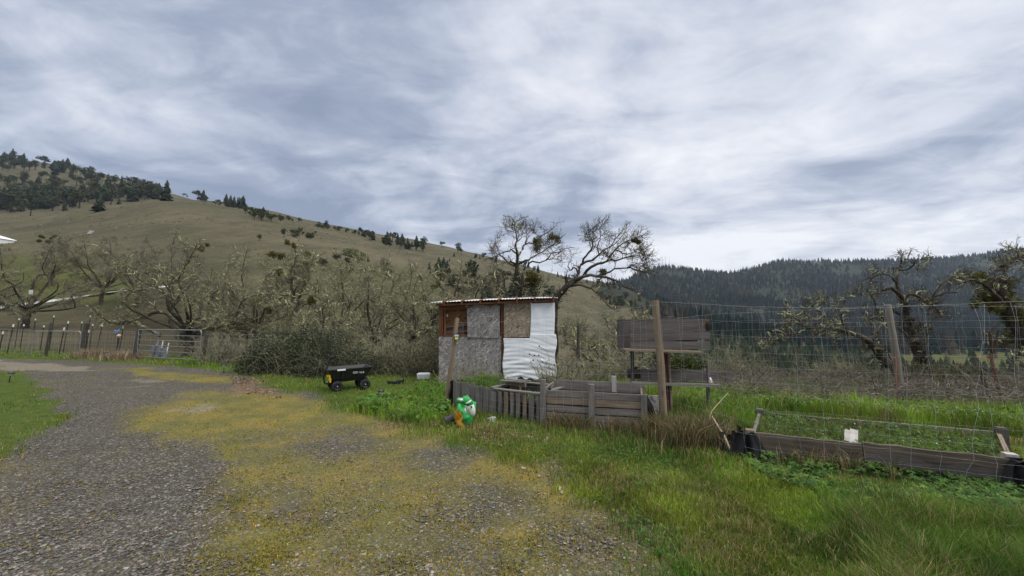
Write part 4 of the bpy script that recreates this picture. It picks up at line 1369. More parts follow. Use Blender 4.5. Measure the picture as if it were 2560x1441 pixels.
scatter('small skyline trees', 'small tree dotted along the middle skyline', 18, [(690, 545), (780, 560), (860, 578), (900, 588), (900, 592), (780, 566), (690, 552)], (E_, B_), 8, 15, seed=9)
scatter('gully bushes', 'bush in the gully on the hill face', 12, [(720, 572), (790, 585), (780, 600), (740, 600)], (B_, E_), 8, 14, 'bush', seed=10)
scatter('trees of the far ridge grove', 'tree of the loose grove on the ridge left of the shed', 34, [(900, 588), (980, 606), (1080, 622), (1060, 632), (980, 622), (920, 604)], (E_, C_, E_), 12, 32, seed=11)
scatter('last skyline trees', 'small tree on the falling skyline behind the tall oaks', 26, [(1120, 632), (1250, 652), (1400, 690), (1540, 716), (1540, 722), (1400, 698), (1250, 662), (1140, 640)], (E_, C_), 11, 24, seed=12)
scatter('dark slope evergreens', 'dark evergreen low on the slope behind the shed', 30, [(1090, 700), (1180, 690), (1380, 735), (1400, 770), (1200, 765), (1110, 740)], (E_, C_, B_), 24, 44, seed=13, y0=70)
scatter('hill foot bushes', 'olive bush at the foot of the hill behind the bare oaks', 12, [(640, 600), (860, 640), (1000, 690), (960, 710), (780, 660)], (B_,), 10, 20, 'bush', seed=14, y0=60)
scatter('spur end trees', 'evergreen on the falling spur beside the tall fence post', 32, [(1480, 735), (1640, 752), (1700, 785), (1640, 800), (1520, 775)], (C_, E_), 14, 30, seed=15, y0=200)


# low tussocks and scrub that roughen the hill face: nobody could count them
r = np.random.default_rng(55); n = 26000
Yt = np.exp(r.uniform(math.log(62), math.log(620), n)); pt = r.uniform(-500, 1640, n)
xt = (pt - 1280) / FOC * Yt
k = r.random(n) < np.clip((fbm(xt / 26, Yt / 40, 66, 4) - .40) * 4, .05, 1)
xt, Yt = xt[k], Yt[k]; n = len(xt)
sz = (.18 + .75 * r.random(n) ** 3) * np.clip(Yt / 160, .6, 1.7)
g6 = np.arange(5) * 1.2566 + r.random((n, 1)) * 6
ring_ = np.stack([xt[:, None] + np.cos(g6) * sz[:, None] * (.6 + .6 * r.random((n, 5))), Yt[:, None] + np.sin(g6) * sz[:, None] * (.6 + .6 * r.random((n, 5))), np.zeros((n, 5))], -1)
ring_[..., 2] = gz(ring_[..., 0], ring_[..., 1]) - .05
top_ = np.stack([xt + r.normal(size=n) * sz * .2, Yt, gz(xt, Yt) + sz * (.35 + .35 * r.random(n))], 1)[:, None]
v = np.concatenate([ring_, top_], 1).reshape(-1, 3); i = np.arange(n)[:, None, None] * 6
f = np.concatenate([np.concatenate([i + q, i + (q + 1) % 5, i + 5], -1) for q in range(5)], 1).reshape(-1, 3)
tc = np.array([(.052, .050, .026), (.085, .072, .040), (.125, .105, .062), (.040, .045, .020)])[r.choice(4, n, p=[.3, .35, .2, .15])] * (.8 + .4 * r.random((n, 1)))
tag(link('hill_scrub', np_mesh('hill_scrub', v, f, np.repeat(tc, 6, 0)), M['needles']), 'dull tussocks and low scrub roughening the dry hill face', 'scrub', None, 'stuff')

# ---- forest over the far ridge: one mass
def forest(name, label, pts, hs, tone, seed, tiers=3, sp=5):
    r = np.random.default_rng(seed)
    n = len(pts)
    T = []
    for i in range(tiers):
        t = i / tiers
        T.append((t, .5 * (1 - t) ** .9))
    g = 2 * np.pi * np.arange(sp) / sp
    ph = r.random(n)[:, None] * 6.28
    wid = hs * (.30 + .22 * r.random(n))
    V, Fc, Cc = [], [], []
    base = 0
    rough = .65 + .7 * r.random((n, 1))
    for t, rad in T:
        a = ph + g[None, :] + t * 2
        rr = (wid[:, None] * rad * 1.25) * (.75 + .5 * r.random((n, sp)))
        ring = np.stack([pts[:, 0:1] + np.cos(a) * rr, pts[:, 1:2] + np.sin(a) * rr, pts[:, 2:3] + hs[:, None] * (t * .85 + .05 + .06 * r.random((n, sp)))], -1)
        top = np.stack([pts[:, 0], pts[:, 1], pts[:, 2] + hs * min(1.0, t * .85 + .52)], -1)[:, None]
        q = np.concatenate([ring, top], 1).reshape(-1, 3)
        idx = base + np.arange(n)[:, None, None] * (sp + 1)
        k = np.arange(sp)[None, :, None]
        f = np.concatenate([idx + k, idx + (k + 1) % sp, np.broadcast_to(idx + sp, (n, sp, 1))], -1).reshape(-1, 3)
        V.append(q); Fc.append(f); base += len(q)
        c = tone * rough
        Cc.append(np.repeat(c, sp + 1, 0))
    return tag(link(name, np_mesh(name, np.concatenate(V), np.concatenate(Fc), np.concatenate(Cc)), M['forest']), label, 'forest', None, 'stuff')


fr = np.random.default_rng(77)
N = 56000
Yf = np.exp(fr.uniform(math.log(430), math.log(2150), N))
pxf = fr.uniform(1480, 3250, N)
xf = (pxf - 1280) / FOC * Yf
zf = gz(xf, Yf)
qx, qy = to_px(xf, Yf, zf)
den = fbm(xf / 110, Yf / 160, 8, 4)
keep = fr.random(N) < np.clip((den - .27) * 4.5, .08, 1)
keep &= ~(in_poly(qx, qy, [(1925, 640), (2135, 640), (2135, 658), (1930, 654)]) & (Yf > 1400) & (fr.random(N) < .9))
keep &= ~(in_poly(qx, qy, [(2080, 670), (2125, 663), (2175, 672), (2165, 692), (2085, 690)]) & (fr.random(N) < .85))
keep &= ~(in_poly(qx, qy, [(1650, 768), (1700, 768), (1845, 805), (1850, 842), (1770, 825), (1690, 795)]) & (Yf < 800) & (fr.random(N) < .85))
keep &= ~(in_poly(qx, qy, [(2170, 868), (3300, 860), (3300, 945), (2170, 945)]) & (Yf < 700) & (fr.random(N) < .93))
keep &= ~((qx < 1640) & (Yf < 900))
xf, Yf, zf = xf[keep], Yf[keep], zf[keep]
hf = (6 + 22 * fr.random(len(xf)) ** 1.8) * (.65 + .7 * den[keep])
hard = fbm(xf / 60, Yf / 90, 18, 3)[:, None]
tone = np.where(fr.random((len(xf), 1)) < np.clip((hard - .42) * 2.6, 0, .75), np.array([[.040, .036, .027]]), np.array([[.012, .023, .019]]))
tone = tone * (.6 + .5 * fr.random((len(xf), 1)))
forest('forest', 'dark mixed forest covering the far valley ridge', np.stack([xf, Yf, zf - .6], 1), hf, tone, 78)
# nearer wood on the valley side
N = 3600
Yf = np.exp(fr.uniform(math.log(150), math.log(430), N)); pxf = fr.uniform(1580, 2700, N)
xf = (pxf - 1280) / FOC * Yf; zf = gz(xf, Yf); qx, qy = to_px(xf, Yf, zf)
keep = (qy > 815) & ~(in_poly(qx, qy, [(2180, 875), (2900, 868), (2900, 950), (2180, 950)]) & (fr.random(N) < .92)) & (fr.random(N) < .75)
xf, Yf, zf = xf[keep], Yf[keep], zf[keep]
hf = 5 + 9 * fr.random(len(xf))
tone = np.where(fr.random((len(xf), 1)) < .3, np.array([[.070, .066, .036]]), np.array([[.028, .042, .022]])) * (.7 + .6 * fr.random((len(xf), 1)))
forest('valley_wood', 'green wood filling the valley side below the far ridge', np.stack([xf, Yf, zf - .4], 1), hf, tone, 79, 8, 8)

# ---- radio masts on the ridge top
for px, top, lab in ((1657, 645, 'left radio mast on the ridge top'), (1664, 643, 'tallest radio mast on the ridge top'), (1674, 650, 'shortest radio mast on the ridge top')):
    p = hit(px, 668, 1500, 2400)
    h = (668 - top + 6) / FOC * p.y
    mb = MB(); mb.tube([p, p + Vector((0, 0, h))], [.9, .5], 5); mb.tube([p + Vector((-1.6, 0, h * .8)), p + Vector((1.6, 0, h * .8))], .5, 4)
    o = mb.build('radio_mast', M['galv']); tag(o, lab.replace('left ', 'slim '), 'mast', 'radio masts')

# ---- white house at the meadow
p = hit(-72, 612, 100, 400)
k = p.y / FOC
root = empty('farm_house', p, 'white gabled farm house half hidden at the edge of the meadow', 'house')
W_, H_, D_ = 90 * k, 20 * k, 9
mb = MB(); mb.box(p + Vector((0, D_ / 2, H_ / 2 - .5)), (1, 0, 0), (0, 1, 0), (0, 0, 1), W_, D_, H_ + 1); mb.build('wall', M['white_paint'], root)
mb = MB()
a, b_ = p + Vector((-W_ / 2 - .4, -.5, H_)), p + Vector((W_ / 2 + .4, -.5, H_))
r1, r2 = p + Vector((-W_ / 2 - .4, D_ / 2, H_ + 11 * k)), p + Vector((W_ / 2 - 18 * k, D_ / 2, H_ + 11 * k))
mb.quadboard([a, b_, r2, r1], (0, 0, 1), .25)
a2, b2 = p + Vector((-W_ / 2 - .4, D_ + .5, H_)), p + Vector((W_ / 2 + .4, D_ + .5, H_))
mb.quadboard([b2, a2, r1, r2], (0, 0, 1), .25)
mb._add([b_, b2, r2], [[0, 1, 2]], [[(0, 0), (1, 0), (1, 1)]])
mb.build('roof', M['white_paint'], root)
for i in (-1, 0, 1):
    mb = MB(); mb.box(p + Vector((W_ * .30 + i * 9 * k, -.04, H_ * .55)), (0, 0, 1), (1, 0, 0), (0, 1, 0), 7 * k, 4 * k, .08); mb.build('window', M['black_steel'], root)
# sign on the roadside oak
p = P(77, 731, 43.2)
mb = MB(); mb.box(p, (1, 0, 0), (0, 0, 1), (0, 1, 0), .42, .5, .03)
tag(mb.build('notice_board', M['white_paint']), 'small blank white board nailed to the roadside oak trunk', 'sign')
# ------------------------------------------------------------------ garden shed
YS = 10.3
PXM = YS / FOC


def S(px, py, off=0.0):
    """Point of the shed's front plane; off metres towards the viewer."""
    p = P(px, py, YS)
    return Vector((p.x, YS - off, p.z))


base = G(1243, YS)
shed = empty('garden_shed', base, 'patched plywood shed with white sheet roof and a white tarp over its corner', 'shed')
DZ = S(1100, 960).z
DEP = 2.1
# corner and middle posts, rails, rafters
for px, w, top, bot in ((1102, .10, 762, 962), (1256, .085, 757, 952), (1381, .09, 752, 955)):
    mb = MB(); mb.board(S(px, bot, -.065), S(px, top, -.065), w, .09, (1, 0, 0), .004, 5); mb.build('post', M['wood_red'], shed)
for px in (1102, 1381):
    mb = MB(); mb.board(S(px, 962, -DEP), S(px, 750, -DEP) + Vector((0, 0, .1)), .09, .09, (1, 0, 0)); mb.build('post', M['wood_red'], shed)
mb = MB(); mb.board(S(1097, 767, -.02), S(1386, 757, -.02), .14, .045, (0, 0, 1), .004, 6); mb.build('header_beam', M['wood_red'], shed)
mb = MB(); mb.board(S(1108, 773, -.06), S(1252, 770, -.06), .06, .06, (0, 0, 1)); mb.build('window_rail', M['wood_red'], shed)
mb = MB(); mb.board(S(1108, 839, -.03), S(1250, 838, -.03), .05, .08, (0, 0, 1)); mb.build('window_rail', M['wood_red'], shed)
mb = MB(); mb.board(S(1111.5, 772, -.05), S(1111.5, 840, -.05), .05, .07, (1, 0, 0)); mb.build('window_post', M['wood_red'], shed)
for i, px in enumerate(range(1112, 1390, 45)):
    mb = MB(); z = S(px, 760 - (px - 1100) * .035).z
    a = Vector((S(px, 750).x, YS - .22, z)); mb.board(a, a + Vector((0, DEP + .5, .20)), .11, .045, (0, 0, 1)); mb.build('rafter', M['wood_red'], shed)
# strand board walls
mb = MB(); mb.quadboard([S(1097, 842), S(1253, 841), S(1253, 962), S(1097, 965)], (0, 1, 0), .014); mb.build('wall_panel', M['osb_grey'], shed)['label'] = 'large grey strand board lower wall'
mb = MB(); mb.quadboard([S(1167.5, 770, .02), S(1249.5, 768, .02), S(1249.5, 845, .02), S(1169, 844, .02)], (0, -1, 0), .014); mb.build('wall_panel', M['osb_grey'], shed)['label'] = 'grey strand board square over the window gap'
mb = MB(); mb.quadboard([S(1260, 757, .02), S(1327, 757.5, .02), S(1327, 842, .02), S(1260, 845, .02)], (0, -1, 0), .014); mb.build('wall_panel', M['osb_tan'], shed)['label'] = 'tan strand board square'
mb = MB(); mb.quadboard([S(1260, 840, -.01), S(1386, 840, -.01), S(1386, 958, -.01), S(1260, 955, -.01)], (0, 1, 0), .014); mb.build('wall_panel', M['osb_tan'], shed)['label'] = 'strand board wall behind the tarp'
mb = MB(); mb.quadboard([S(1097, 762, -.02), S(1097, 766, -DEP), S(1097, 955, -DEP), S(1097, 962, -.02)], (1, 0, 0), .014); mb.build('wall_panel', M['osb_grey'], shed)
mb = MB(); mb.quadboard([S(1386, 752, -.02), S(1386, 756, -DEP), S(1386, 955, -DEP), S(1386, 955, -.02)], (-1, 0, 0), .014); mb.build('wall_panel', M['osb_tan'], shed)
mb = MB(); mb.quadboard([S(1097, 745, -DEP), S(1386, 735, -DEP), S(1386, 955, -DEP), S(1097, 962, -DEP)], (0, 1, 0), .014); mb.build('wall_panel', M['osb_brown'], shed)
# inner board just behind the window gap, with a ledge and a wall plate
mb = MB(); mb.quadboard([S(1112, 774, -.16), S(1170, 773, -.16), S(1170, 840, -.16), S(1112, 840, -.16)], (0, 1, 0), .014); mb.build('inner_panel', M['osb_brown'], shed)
mb = MB(); mb.board(S(1112, 818, -.10), S(1168, 812, -.10), .05, .03, (0, 0, 1)); mb.board(S(1112, 832, -.10), S(1168, 828, -.10), .07, .02, (0, 0, 1)); mb.build('ledge', M['wood_dark'], shed)
mb = MB(); mb.box(S(1116, 789, -.13), (0, 0, 1), (1, 0, 0), (0, 1, 0), .075, .03, .012); mb.build('switch_plate', M['white_paint'], shed)
# torn roofing paper over the boards
rs = random.Random(4)
mb = MB()
for a, b, h in ((1163, 1172, 8), (1172, 1228, 9), (1225, 1252, 7)):
    z0 = S(a, 769, .045); z1 = S(b, 768, .045); t = S((a + b) / 2 + rs.uniform(-6, 6), 769 - h, .02)
    mb.quadboard([z0, z1, t + Vector((.06, 0, 0)), t], (0, -1, 0), .004)
mb.build('torn_felt', plain_mat('grey_felt', (.23, .20, .18), .9, .2, 8), shed)
# corrugated roof, low edge to the front
nx = 240


YR = YS - .20


def roof_fn(lift):
    def fn(s, t):
        a, b = P(1075, 757, YR), P(1395, 744.5, YR)
        return Vector((a.x + (b.x - a.x) * s, YR + t * (DEP + .5), a.z + (b.z - a.z) * s + .012 * math.sin(s * 3.0) + t * .165 + .008 * math.sin(s * 2 * math.pi * 42) + lift))
    return fn


mb = MB(); mb.grid(roof_fn(0), nx, 3); mb.grid(roof_fn(-.012), nx, 3)
mb.build('roof', M['white_metal'], shed)
mb = MB(); mb.board(P(1090, 763, YR + .06), P(1392, 751, YR + .06), .05, .03, (0, 0, 1), .002, 6); mb.build('fascia', M['wood_red'], shed)
# white tarp: one upright strip and a wide lower part, hanging in creases
tr = np.random.default_rng(6)


def tarp_z(px, py):
    w = 0
    for k in range(9):
        a, b, ph, am = TW[k]
        w += am * math.sin(px * a + py * b + ph)
    return w


TW = [(tr.uniform(-.09, .09), tr.uniform(.12, .62), tr.uniform(0, 6), tr.uniform(.002, .006)) for _ in range(9)]


def tarp_lower(s, t):
    px = 1258 + s * (1389 - 1258) + (2.5 * math.sin(t * 9) if s > .97 else 0) + (math.sin(t * 7) * 2.0 + 5 * max(0, t - .6) if s < .02 else 0)
    top = 846 - (s > .50) * 10
    bot = 947 + 2.5 * math.sin(s * 13) + 3 * math.sin(s * 31 + 1) - 6 * (s > .55) * (s - .55) * 2
    py = top + (bot - top) * t
    amp = .2 + .6 * t
    sag = 10 * math.sin(math.pi * s) * t * .4
    return S(px, py + sag * (1 - t), .05 + amp * tarp_z(px, py + 8 * math.sin(px * .03)) + .015)


def tarp_upper(s, t):
    px = 1326 + s * (1386 - 1326) + .8 * math.sin(t * 5)
    py = 759 - 2 * s + (s < .06) * -2 + (850 - 758) * t
    return S(px, py, .045 + .010 * math.sin(s * 5 + t * 3) * (1 - t) + .6 * tarp_z(px, py) * t * t + .012 * math.exp(-((s - .12 - t * .5) ** 2) * 60) * (1 - t))


mb = MB(); mb.grid(tarp_lower, 54, 70); mb.grid(tarp_upper, 26, 44)
to = mb.build('tarp', M['tarp']); tag(to, 'white plastic tarp hanging in creases over the shed corner', 'tarp')
md = to.modifiers.new('solid', 'SOLIDIFY'); md.thickness = .003
# rotten board foot under the tarp
mb = MB(); mb.board(S(1262, 957, .03), S(1330, 949, .03), .09, .03, (0, 0, 1), .01, 6); mb.board(S(1325, 950, .03), S(1388, 944, .03), .10, .03, (0, 0, 1), .012, 6)
mb.build('foot_board', M['wood_brown'], shed)


# ------------------------------------------------------------------ dump cart
ca = math.radians(33)
E1, E2, E3 = Vector((math.cos(ca), math.sin(ca), 0)), Vector((-math.sin(ca), math.cos(ca), 0)), Vector((0, 0, 1))
w0 = G(850, 9.1)
cart = empty('garden_cart', w0, 'black poly dump cart with pull handle on four rubber wheels', 'cart')
WR = .122


def CT(a, b, c): return w0 + E1 * a + E2 * b + E3 * c


wheelbase, track = .60, .50
for a in (0, wheelbase):
    for b in (0, track):
        c = CT(a, b, WR)
        mb = MB(); mb.lathe(c - E2 * .04, E2, [(WR * .55, -.002), (WR * .90, 0), (WR, .02), (WR, .06), (WR * .9, .08), (WR * .55, .082), (WR * .55, -.002)], 28)
        tyre = mb.build('tyre', M['rubber'])
        mb = MB(); mb.lathe(c - E2 * .03, E2, [(WR * .56, 0), (WR * .46, .012), (WR * .2, .012), (WR * .2, -.012), (.015, -.014), (.001, -.014)], 24); mb.disc(c, E2, WR * .56, 24)
        rim = mb.build('rim', plain_mat('dark_wheel_rim', (.03, .03, .032), .35, .2, 20, .4))
        mb = MB(); mb.lathe(c - E2 * .05, E2, [(.001, 0), (.014, 0), (.014, .09)], 12); hub = mb.build('hub', M['galv'])
        wh = empty('wheel', c); wh.parent = cart; wh.matrix_parent_inverse = world_of(cart).inverted()
        for q in (tyre, rim, hub):
            q.parent = wh; q.matrix_parent_inverse = world_of(wh).inverted()
mb = MB()
mb.board(CT(0, .0, WR), CT(0, track, WR), .03, .03, E3); mb.board(CT(wheelbase, 0, WR), CT(wheelbase, track, WR), .03, .03, E3)
mb.board(CT(-.05, .14, WR + .09), CT(wheelbase + .08, .14, WR + .12), .04, .03, E3); mb.board(CT(-.05, .36, WR + .09), CT(wheelbase + .08, .36, WR + .12), .04, .03, E3)
for b in (.12, .38):
    mb.tube([CT(0, b, WR), CT(.05, b, WR + .12)], .014, 6); mb.tube([CT(wheelbase, b, WR), CT(wheelbase - .06, b, WR + .13)], .014, 6)
mb.build('frame', M['black_steel'], cart)
# tub
zt, zb = .505, .265
top = [(-.20, -.06), (.74, -.06), (.74, .56), (-.20, .56)]
bot = [(-.09, .02), (.60, .02), (.60, .48), (-.09, .48)]
bm = bmesh.new()
ring = []
N4 = 4
for lvl, (pts, z, ins) in enumerate(((bot, zb, 0), (top, zt - .03, 0), ([(a + (-.025 if a < .2 else .025), b + (-.025 if b < .2 else .025)) for a, b in top], zt - .03, 0),
                                     ([(a + (-.025 if a < .2 else .025), b + (-.025 if b < .2 else .025)) for a, b in top], zt, 0), ([(a - (-.02 if a < .2 else .02), b - (-.02 if b < .2 else .02)) for a, b in top], zt, 0),
                                     ([(a - (-.02 if a < .2 else .02), b - (-.02 if b < .2 else .02)) for a, b in bot], zb + .02, 0))):
    ring.append([bm.verts.new(CT(a, b, z + .025 * (a > .3) * (lvl > 0))) for a, b in pts])
for r0, r1 in zip(ring[:-1], ring[1:]):
    for k in range(4): bm.faces.new((r0[k], r0[(k + 1) % 4], r1[(k + 1) % 4], r1[k]))
bm.faces.new(ring[0][::-1]); bm.faces.new(ring[-1])
bmesh.ops.bevel(bm, geom=[e for e in bm.edges], offset=.012, segments=2, affect='EDGES')
me = bpy.data.meshes.new('tub'); bm.to_mesh(me); bm.free()
tub = link('tub', me, M['black_plastic'], cart)
for a in (.10, .44):
    mb = MB(); mb.board(CT(a, -.035, zb + .02), CT(a, -.066, zt - .04), .03, .012, E1); mb.build('rib', M['black_plastic'], tub)
mb = MB(); mb.board(CT(-.02, -.090, zt - .012), CT(.15, -.090, zt - .008), .035, .004, E3); mb.build('label', M['white_paint'], tub)


def text_mesh(name, s, size, origin, xdir, zdir, mat, parent, extrude=.002):
    cu = bpy.data.curves.new(name, 'FONT'); cu.body = s; cu.size = size; cu.extrude = extrude; cu.align_x = 'CENTER'; cu.align_y = 'CENTER'
    t = bpy.data.objects.new(name, cu); COL.objects.link(t)
    dg = bpy.context.evaluated_depsgraph_get()
    me = bpy.data.meshes.new_from_object(t.evaluated_get(dg))
    bpy.data.objects.remove(t)
    x = Vector(xdir).normalized(); z = Vector(zdir).normalized(); y = x.cross(z)   # into the surface
    mt = Matrix((( x.x, z.x, -y.x, origin.x), (x.y, z.y, -y.y, origin.y), (x.z, z.z, -y.z, origin.z), (0, 0, 0, 1)))
    me.transform(mt)
    me.name = name
    return link(name, me, mat, parent)


text_mesh('lettering', 'GORILLA', .062, CT(.44, -.052, .41), E1, (E3 * .98 - E2 * .25), M['white_paint'], tub, .004)
# yellow quick-release latch, front fork and handle
mb = MB()
mb.box(CT(-.165, .03, .335), E1, E2, E3, .03, .13, .10); mb.box(CT(-.19, .06, .365), E1, E2, E3, .05, .15, .025); mb.box(CT(-.15, .0, .27), E1, E2, E3, .03, .08, .09)
mb.build('dump_latch', M['yellow'], cart)
mb = MB(); mb.tube([CT(-.02, .25, WR + .02), CT(-.22, .25, WR + .05)], .016, 8); mb.tube([CT(-.22, .25, WR + .05), CT(-.25, .26, .30), CT(-.14, .22, .72)], .019, 8)
mb.build('handle', M['black_steel'], cart)
mb = MB(); mb.tube([CT(-.14, .22, .72), CT(-.10, .19, .765), CT(-.03, .13, .795)], [.026, .03, .024], 10); mb.tube([CT(-.13, .26, .735), CT(-.09, .10, .775)], .015, 8)
hg = mb.build('grip', M['black_plastic'], cart)

# ------------------------------------------------------------------ loose things by the cart and shed
g = G(993, 10.4)


def edging(s, t):
    a = s * 1.0
    return g + Vector((-.21 + .43 * s, -.10 * math.sin(s * 3.1), -.02 + (.10 + .045 * math.sin((s - .6) * 5) * (s > .55)) * t + .02 * s))


mb = MB(); mb.grid(edging, 16, 3)
o = mb.build('lawn_edging', M['black_plastic']); tag(o, 'curved scrap of black plastic edging lying in the grass right of the cart', 'edging strip')
md = o.modifiers.new('solid', 'SOLIDIFY'); md.thickness = .02
g = G(1062, 11.2)
mb = MB()
bm = bmesh.new(); bmesh.ops.create_cube(bm, size=1.0)
for v in bm.verts:
    k = 1.0 if v.co.z > 0 else .9
    v.co = Vector((v.co.x * .36 * k, v.co.y * .26 * k, (v.co.z + .5) * .17))
bmesh.ops.bevel(bm, geom=[e for e in bm.edges], offset=.02, segments=3, affect='EDGES')
bmesh.ops.transform(bm, matrix=Matrix.Translation(g + Vector((0, 0, -.01))) @ Matrix.Rotation(.2, 4, 'Z'), verts=bm.verts)
me = bpy.data.meshes.new('plastic_tub'); bm.to_mesh(me); bm.free()
tag(link('plastic_tub', me, M['white_paint']), 'white plastic tub left in the grass beside the shed', 'tub')


def path_light(px, Y, h, label, tall=False, tilt=0.0):
    g = G(px, Y)
    r = empty('path_light', g, label, 'garden light', 'solar path lights')
    up = Vector((math.sin(tilt), 0, math.cos(tilt)))
    if tall:
        mb = MB(); mb.tube([g - Vector((0, 0, .05)), g + up * h * .62], .011, 8); mb.build('stake', M['black_plastic'], r)
        mb = MB(); mb.lathe(g + up * h * .60, up, [(.012, 0), (.03, h * .06), (.05, h * .27)], 16); mb.build('lens', M['glass'], r)
        mb = MB(); mb.lathe(g + up * h * .87, up, [(.065, 0), (.07, .012), (.045, .03), (.001, .034)], 16); mb.build('cap', M['black_plastic'], r)
    else:
        mb = MB(); mb.tube([g - Vector((0, 0, .05)), g + up * h * .35], .011, 8); mb.build('stake', M['black_plastic'], r)
        mb = MB(); mb.lathe(g + up * h * .3, up, [(.02, 0), (.035, .01), (.043, h * .42)], 16); mb.build('lens', M['glass'], r)
        for k in range(6):
            a = k * math.pi / 3; d = Vector((math.cos(a), math.sin(a), 0)) * .043
            mb = MB(); mb.tube([g + up * h * .3 + d, g + up * h * .74 + d], .004, 5); mb.build('cage_bar', M['black_plastic'], r)
        mb = MB(); mb.lathe(g + up * h * .74, up, [(.001, 0), (.062, 0), (.064, .014), (.035, .03), (.03, .036), (.001, .037)], 18); mb.build('cap', M['black_steel'], r)
    return r


path_light(958, 7.9, .30, 'short caged solar light standing in the lush grass mound')
path_light(41, 10.3, .27, 'funnel shaped solar light tilted in the inner lawn', True, .16)
path_light(277, 16.2, .34, 'small solar light on the far verge before the gate post', True)
path_light(569, 12.3, .28, 'solar light on the verge by the bramble edge', True)

# ------------------------------------------------------------------ compost bins made of pallets and planks
RZ = random.Random(12)


def slat_bin(pa, pb, h0, h1, gaps, root, mat, depth, first=0, jitter=.02):
    """Upright slats from ground point pa to pb."""
    d = (pb - pa); L = d.length; d.normalize()
    x = 0; i = 0
    nrm = d.cross(Vector((0, 0, 1))).normalized()          # towards the viewer side
    while x < L - .02:
        w, gap = gaps[i % len(gaps)]; w = min(w, L - x)
        t = (x + w / 2) / L
        h = h0 + (h1 - h0) * t + RZ.uniform(-jitter, jitter)
        p = pa + d * (x + w / 2)
        p.z = gz(p.x, p.y)
        mb = MB(); mb.board(p - Vector((0, 0, .06)), p + Vector((RZ.uniform(-.01, .01), RZ.uniform(-.02, .02), h)), w, .02, d, .003, 3)
        mb.build('slat', mat[i % len(mat)], root)
        x += w + gap; i += 1
    return d, nrm


A0, A1, A2 = G(1136, 7.6), G(1230, 6.95), G(1348, 6.32)
bin1 = empty('compost_bin', A0, 'low bin of close grey upright slats filled with grass at the leaning post', 'compost bin', 'pallet compost bins')
d, n = slat_bin(A0, A1, .47, .45, [(.06, .015), (.13, .01), (.10, .008), (.085, .004), (.035, .03), (.10, .012), (.11, .01)], bin1, [M['wood_grey']], .8)
back = -n * .75
mb = MB(); mb.board(A0 + Vector((0, 0, .25)) + back, A1 + Vector((0, 0, .25)) + back, .45, .02, (0, 0, 1)); mb.build('back_board', M['wood_dark'], bin1)
mb = MB(); mb.board(A0 + Vector((0, 0, .25)), A0 + Vector((0, 0, .25)) + back, .45, .02, (0, 0, 1)); mb.build('side_board', M['wood_dark'], bin1)
mb = MB(); mb.quadboard([A0 + n * -.03 + Vector((0, 0, .38)), A1 + n * -.03 + Vector((0, 0, .38)), A1 + back + Vector((0, 0, .42)), A0 + back + Vector((0, 0, .42))], (0, 0, -1), .3); mb.build('soil', M['dark_soil'], bin1)
mb = MB(); mb.grid(lambda s, t: A0 + d * -.10 + Vector((.14 * s - .02 * math.sin(t * 6), .10 * s - .06, -.02 + (.46 + .03 * math.sin(s * 5)) * t)), 5, 8)
mb.build('liner', M['black_cloth'], bin1)

bin2 = empty('compost_bin', A1, 'pallet bin with gapped upright slats under a plank rim', 'compost bin', 'pallet compost bins')
d, n = slat_bin(A1 + d * .0, A2, .40, .43, [(.105, .05), (.075, .055), (.08, .05), (.075, .045), (.075, .06), (.07, .055), (.10, .05), (.12, .05)], bin2, [M['wood_grey'], M['wood_grey'], M['wood_brown']], .8, jitter=.012)
back = -n * .85
up = Vector((0, 0, 1))
mb = MB(); mb.board(A1 + up * .435 + n * -.03, A2 + up * .455 + n * -.03, .09, .022, n, .003, 4); mb.build('rim_board', M['wood_grey'], bin2)
mb = MB(); mb.board(A1 + up * .44 + back, A2 + up * .46 + back, .09, .022, n); mb.build('rim_board', M['wood_grey'], bin2)
mb = MB(); mb.board(A2 + up * .45 - d * .05, A2 + up * .46 + back - d * .05, .08, .022, d); mb.build('rim_board', M['wood_grey'], bin2)
mb = MB(); mb.board(A1 + up * .45, A1 + up * .45 + back, .08, .022, d); mb.build('rim_board', M['wood_grey'], bin2)
mb = MB(); mb.board(A1 + up * .22 + back, A2 + up * .22 + back, .42, .02, up); mb.build('back_board', M['wood_dark'], bin2)
mb = MB(); mb.quadboard([A1 + n * -.08 + up * .26, A2 + n * -.08 + up * .26, A2 + back + up * .28, A1 + back + up * .28], (0, 0, -1), .24); mb.build('soil', M['dark_soil'], bin2)
mb = MB(); mb.grid(lambda s, t: A2 + d * (-.02 + .07 * s) + n * (-.35 + .36 * s + .02 * math.sin(t * 7)) + up * (-.02 + (.55 - .04 * s) * t), 6, 9); mb.build('liner', M['black_cloth'], bin2)
# planks lying on the bin
c = A1 + d * .20 + back * .45 + up * .50
pk = empty('plank_stack', c, 'short weathered planks lying loose on the slatted bin', 'planks')
for i in range(4):
    q = c + n * (-.10 + .075 * i) + up * (.012 * (i % 2) + .03)
    mb = MB(); mb.board(q - d * .22 - Vector((0, .04, 0)), q + d * .26 + Vector((0, .04, .01)), .07, .022, n, .002, 3); mb.build('plank', M['wood_grey'], pk)
mb = MB(); mb.board(c - d * .2 + up * -.02, c + d * .24 + up * -.015, .06, .04, up); mb.build('cross_piece', M['wood_brown'], pk)

